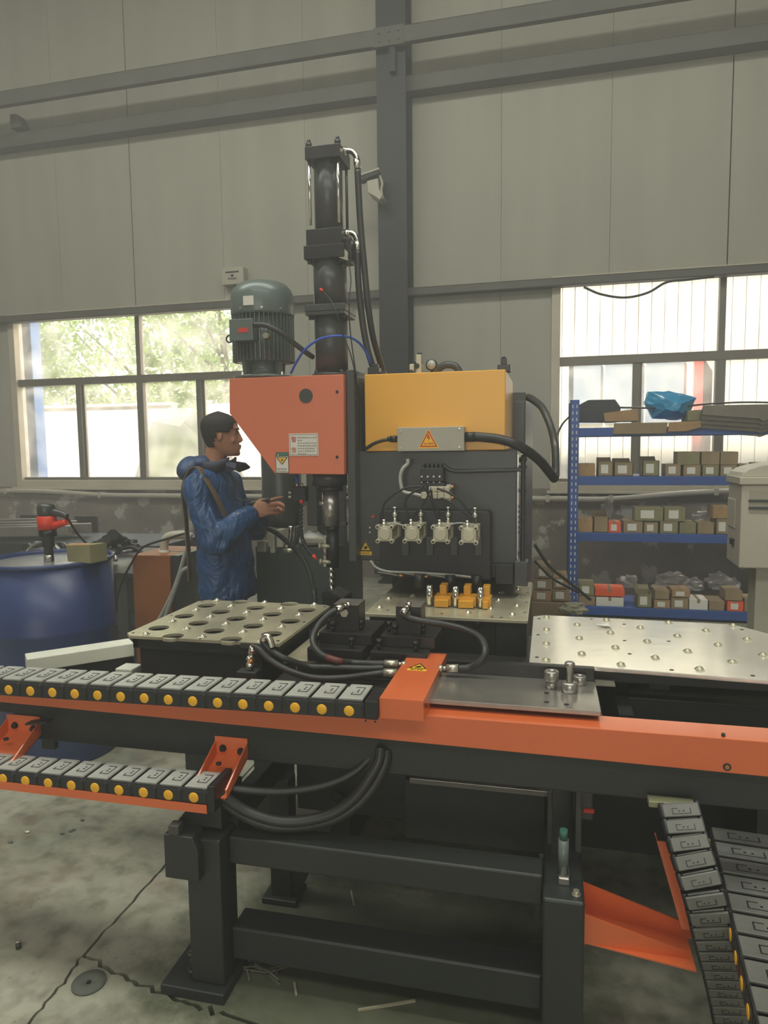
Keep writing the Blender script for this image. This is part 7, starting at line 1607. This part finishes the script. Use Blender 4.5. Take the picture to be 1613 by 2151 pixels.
# jacket, one surface: trunk, two sleeves, raised collar, folded hood
mb = MB()
loft(mb, [(-1.775, WY, 1.415, 0.070, 0.085, -0.25), (-1.770, WY, 1.375, 0.085, 0.155, -0.15), (-1.755, WY, 1.32, 0.100, 0.190), (-1.745, WY, 1.24, 0.112, 0.200), (-1.730, WY, 1.12, 0.120, 0.190), (-1.715, WY, 1.0, 0.130, 0.190), (-1.710, WY, 0.9, 0.143, 0.20), (-1.705, WY, 0.80, 0.153, 0.205), (-1.70, WY, 0.735, 0.157, 0.205), (-1.70, WY, 0.70, 0.145, 0.195)])
WR2, WL2 = WR - (WR-ER).normalized()*0.012, WL - (WL-EL).normalized()*0.012
for a, b, c in ((SR, ER, WR2), (SL, EL, WL2)):
    limb(mb, [a + Vector((0.0, 0, 0.0)), (a+b)/2 + Vector((-0.02, 0, -0.01)), b + Vector((-0.02, 0, -0.02))], [0.070, 0.068, 0.064]); limb(mb, [b + Vector((-0.01, 0, -0.015)), (b+c)/2, c], [0.064, 0.062, 0.046])
    ball(mb, b + Vector((0.01, 0, -0.035)), (0.062, 0.055, 0.05))
jk = mb.build('jacket', jacket_m, wk)
remesh(jk, 0.010, 0.5, 3)
tx = bpy.data.textures.new('folds', 'CLOUDS'); tx.noise_scale = 0.16; tx.noise_depth = 1
dm = jk.modifiers.new('d', 'DISPLACE'); dm.texture = tx; dm.strength = 0.035; dm.mid_level = 0.5; dm.texture_coords = 'LOCAL'
tx2 = bpy.data.textures.new('creases', 'MARBLE'); tx2.noise_scale = 0.12; tx2.turbulence = 9
dm = jk.modifiers.new('d2', 'DISPLACE'); dm.texture = tx2; dm.strength = 0.004; dm.texture_coords = 'LOCAL'
sm_ = jk.modifiers.new('s2', 'SMOOTH'); sm_.factor = 0.5; sm_.iterations = 1
# hood bunched on the upper back and collar standing open at the front
mb = MB()
ball(mb, (-1.865, WY, 1.385), (0.078, 0.15, 0.078), 24); ball(mb, (-1.80, WY, 1.425), (0.07, 0.115, 0.05), 24)
hd = mb.build('hood', mat('jacket_navy_back', (44, 66, 104), 0.5, var=0.15, scale=8), wk); remesh(hd, 0.010, 0.5, 4)
dm = hd.modifiers.new('d', 'DISPLACE'); dm.texture = tx; dm.strength = 0.03; dm.texture_coords = 'LOCAL'
mb = MB(); R = []
for z_, g_ in ((1.375, 0.0), (1.41, 0.012), (1.445, 0.008)):
    R.append([Vector((-1.745 + (0.088+g_)*math.cos(a) + (z_-1.375)*0.25, WY + (0.092+g_)*math.sin(a), z_ + 0.012*math.cos(a*2))) for a in [0.45 + (2*PI-0.9)*k/30 for k in range(31)]])
vs = [p for r in R for p in r]; mb.add(vs, [(i*31+k, i*31+k+1, (i+1)*31+k+1, (i+1)*31+k) for i in range(2) for k in range(30)], True)
cl = mb.build('collar', collar_m, wk); so = cl.modifiers.new('s', 'SOLIDIFY'); so.thickness = 0.012
for s_ in (-1, 1):
    mb = MB(); b0 = Vector((-1.665, WY+s_*0.045, 1.385)); mb.hexa([b0, b0 + Vector((0.02, s_*0.03, -0.02)), b0 + Vector((0.075, s_*0.045, 0.0)), b0 + Vector((0.055, s_*0.0, 0.03)), b0 + Vector((0, 0, 0.05)), b0 + Vector((0.02, s_*0.04, 0.03)), b0 + Vector((0.085, s_*0.05, 0.012)), b0 + Vector((0.07, s_*0.01, 0.04))])
    lp = mb.build('lapel', collar_m, wk, 0.006)
# trousers and shoes
mb = MB(); loft(mb, [(-1.73, WY, 0.92, 0.12, 0.16), (-1.73, WY, 0.80, 0.115, 0.165), (-1.73, WY, 0.74, 0.10, 0.16)])
for s_ in (-1, 1): limb(mb, [(-1.73, WY+s_*0.085, 0.84), (-1.72, WY+s_*0.09, 0.6), (-1.715, WY+s_*0.09, 0.4), (-1.73, WY+s_*0.09, 0.11)], [0.098, 0.088, 0.075, 0.062], 10)
tr_ = mb.build('trousers', pants_m, wk); remesh(tr_, 0.012, 0.5, 3)
for s_ in (-1, 1):
    mb = MB(); R = []
    for x, w, h in ((-1.80, 0.020, 0.05), (-1.79, 0.038, 0.085), (-1.74, 0.042, 0.095), (-1.68, 0.046, 0.075), (-1.62, 0.048, 0.055), (-1.57, 0.036, 0.045), (-1.555, 0.018, 0.035)):
        R.append([Vector((x, WY+s_*0.092 + w*math.cos(a), max(0.0, h*0.5 + h*0.5*math.sin(a)*1.0))) for a in [2*PI*k/16 for k in range(16)]])
    mb.rings(R); mb.build('shoe', black_m, wk)
# brown bag strap over the near shoulder and down the back
sp_ = spline([(-1.60, WY-0.15, 1.10), (-1.64, WY-0.195, 1.24), (-1.70, WY-0.20, 1.345), (-1.755, WY-0.175, 1.405), (-1.81, WY-0.165, 1.385), (-1.858, WY-0.15, 1.29), (-1.862, WY-0.13, 1.15), (-1.858, WY-0.12, 0.95), (-1.862, WY-0.11, 0.80)], 8)
mb = MB(); R = []
for i, p in enumerate(sp_):
    d_ = (sp_[min(i+1, len(sp_)-1)] - sp_[max(i-1, 0)]).normalized(); w_ = Vector((0, 1, 0)) - d_*d_.y; w_ = w_.normalized() if w_.length > 1e-3 else Vector((1, 0, 0)); n_ = d_.cross(w_).normalized()
    R.append([p + w_*0.019 + n_*0.003, p - w_*0.019 + n_*0.003, p - w_*0.019 - n_*0.003, p + w_*0.019 - n_*0.003])
mb.rings(R, smooth=False); mb.build('bag_strap', strap_m, wk)
# the small device held in front of the chest
dv = empty('handheld_device', tuple(WR + Vector((0.05, 0.04, 0.04))), 0, 'small black handheld device with a pale edge in the hand of the person', 'device')
c = WR + Vector((0.035, 0.045, 0.055)); mb = MB(); mb.bar(c + Vector((-0.055, 0.0, -0.012)), c + Vector((0.055, 0.0, 0.012)), 0.06, 0.018); mb.build('device_body', black_m, dv, 0.005)
mb = MB(); mb.bar(c + Vector((-0.05, 0.0, 0.0)), c + Vector((0.03, 0.0, 0.018)), 0.045, 0.006); mb.build('pale_screen_edge', zinc_m, dv, 0.002)
mb = MB(); mb.tube(spline([c + Vector((-0.05, 0, 0)), (-1.60, WY-0.06, 1.24), (-1.62, WY-0.05, 1.33), (-1.66, WY-0.03, 1.39)], 8), 0.004, 6); mb.build('lanyard', black_m, dv)
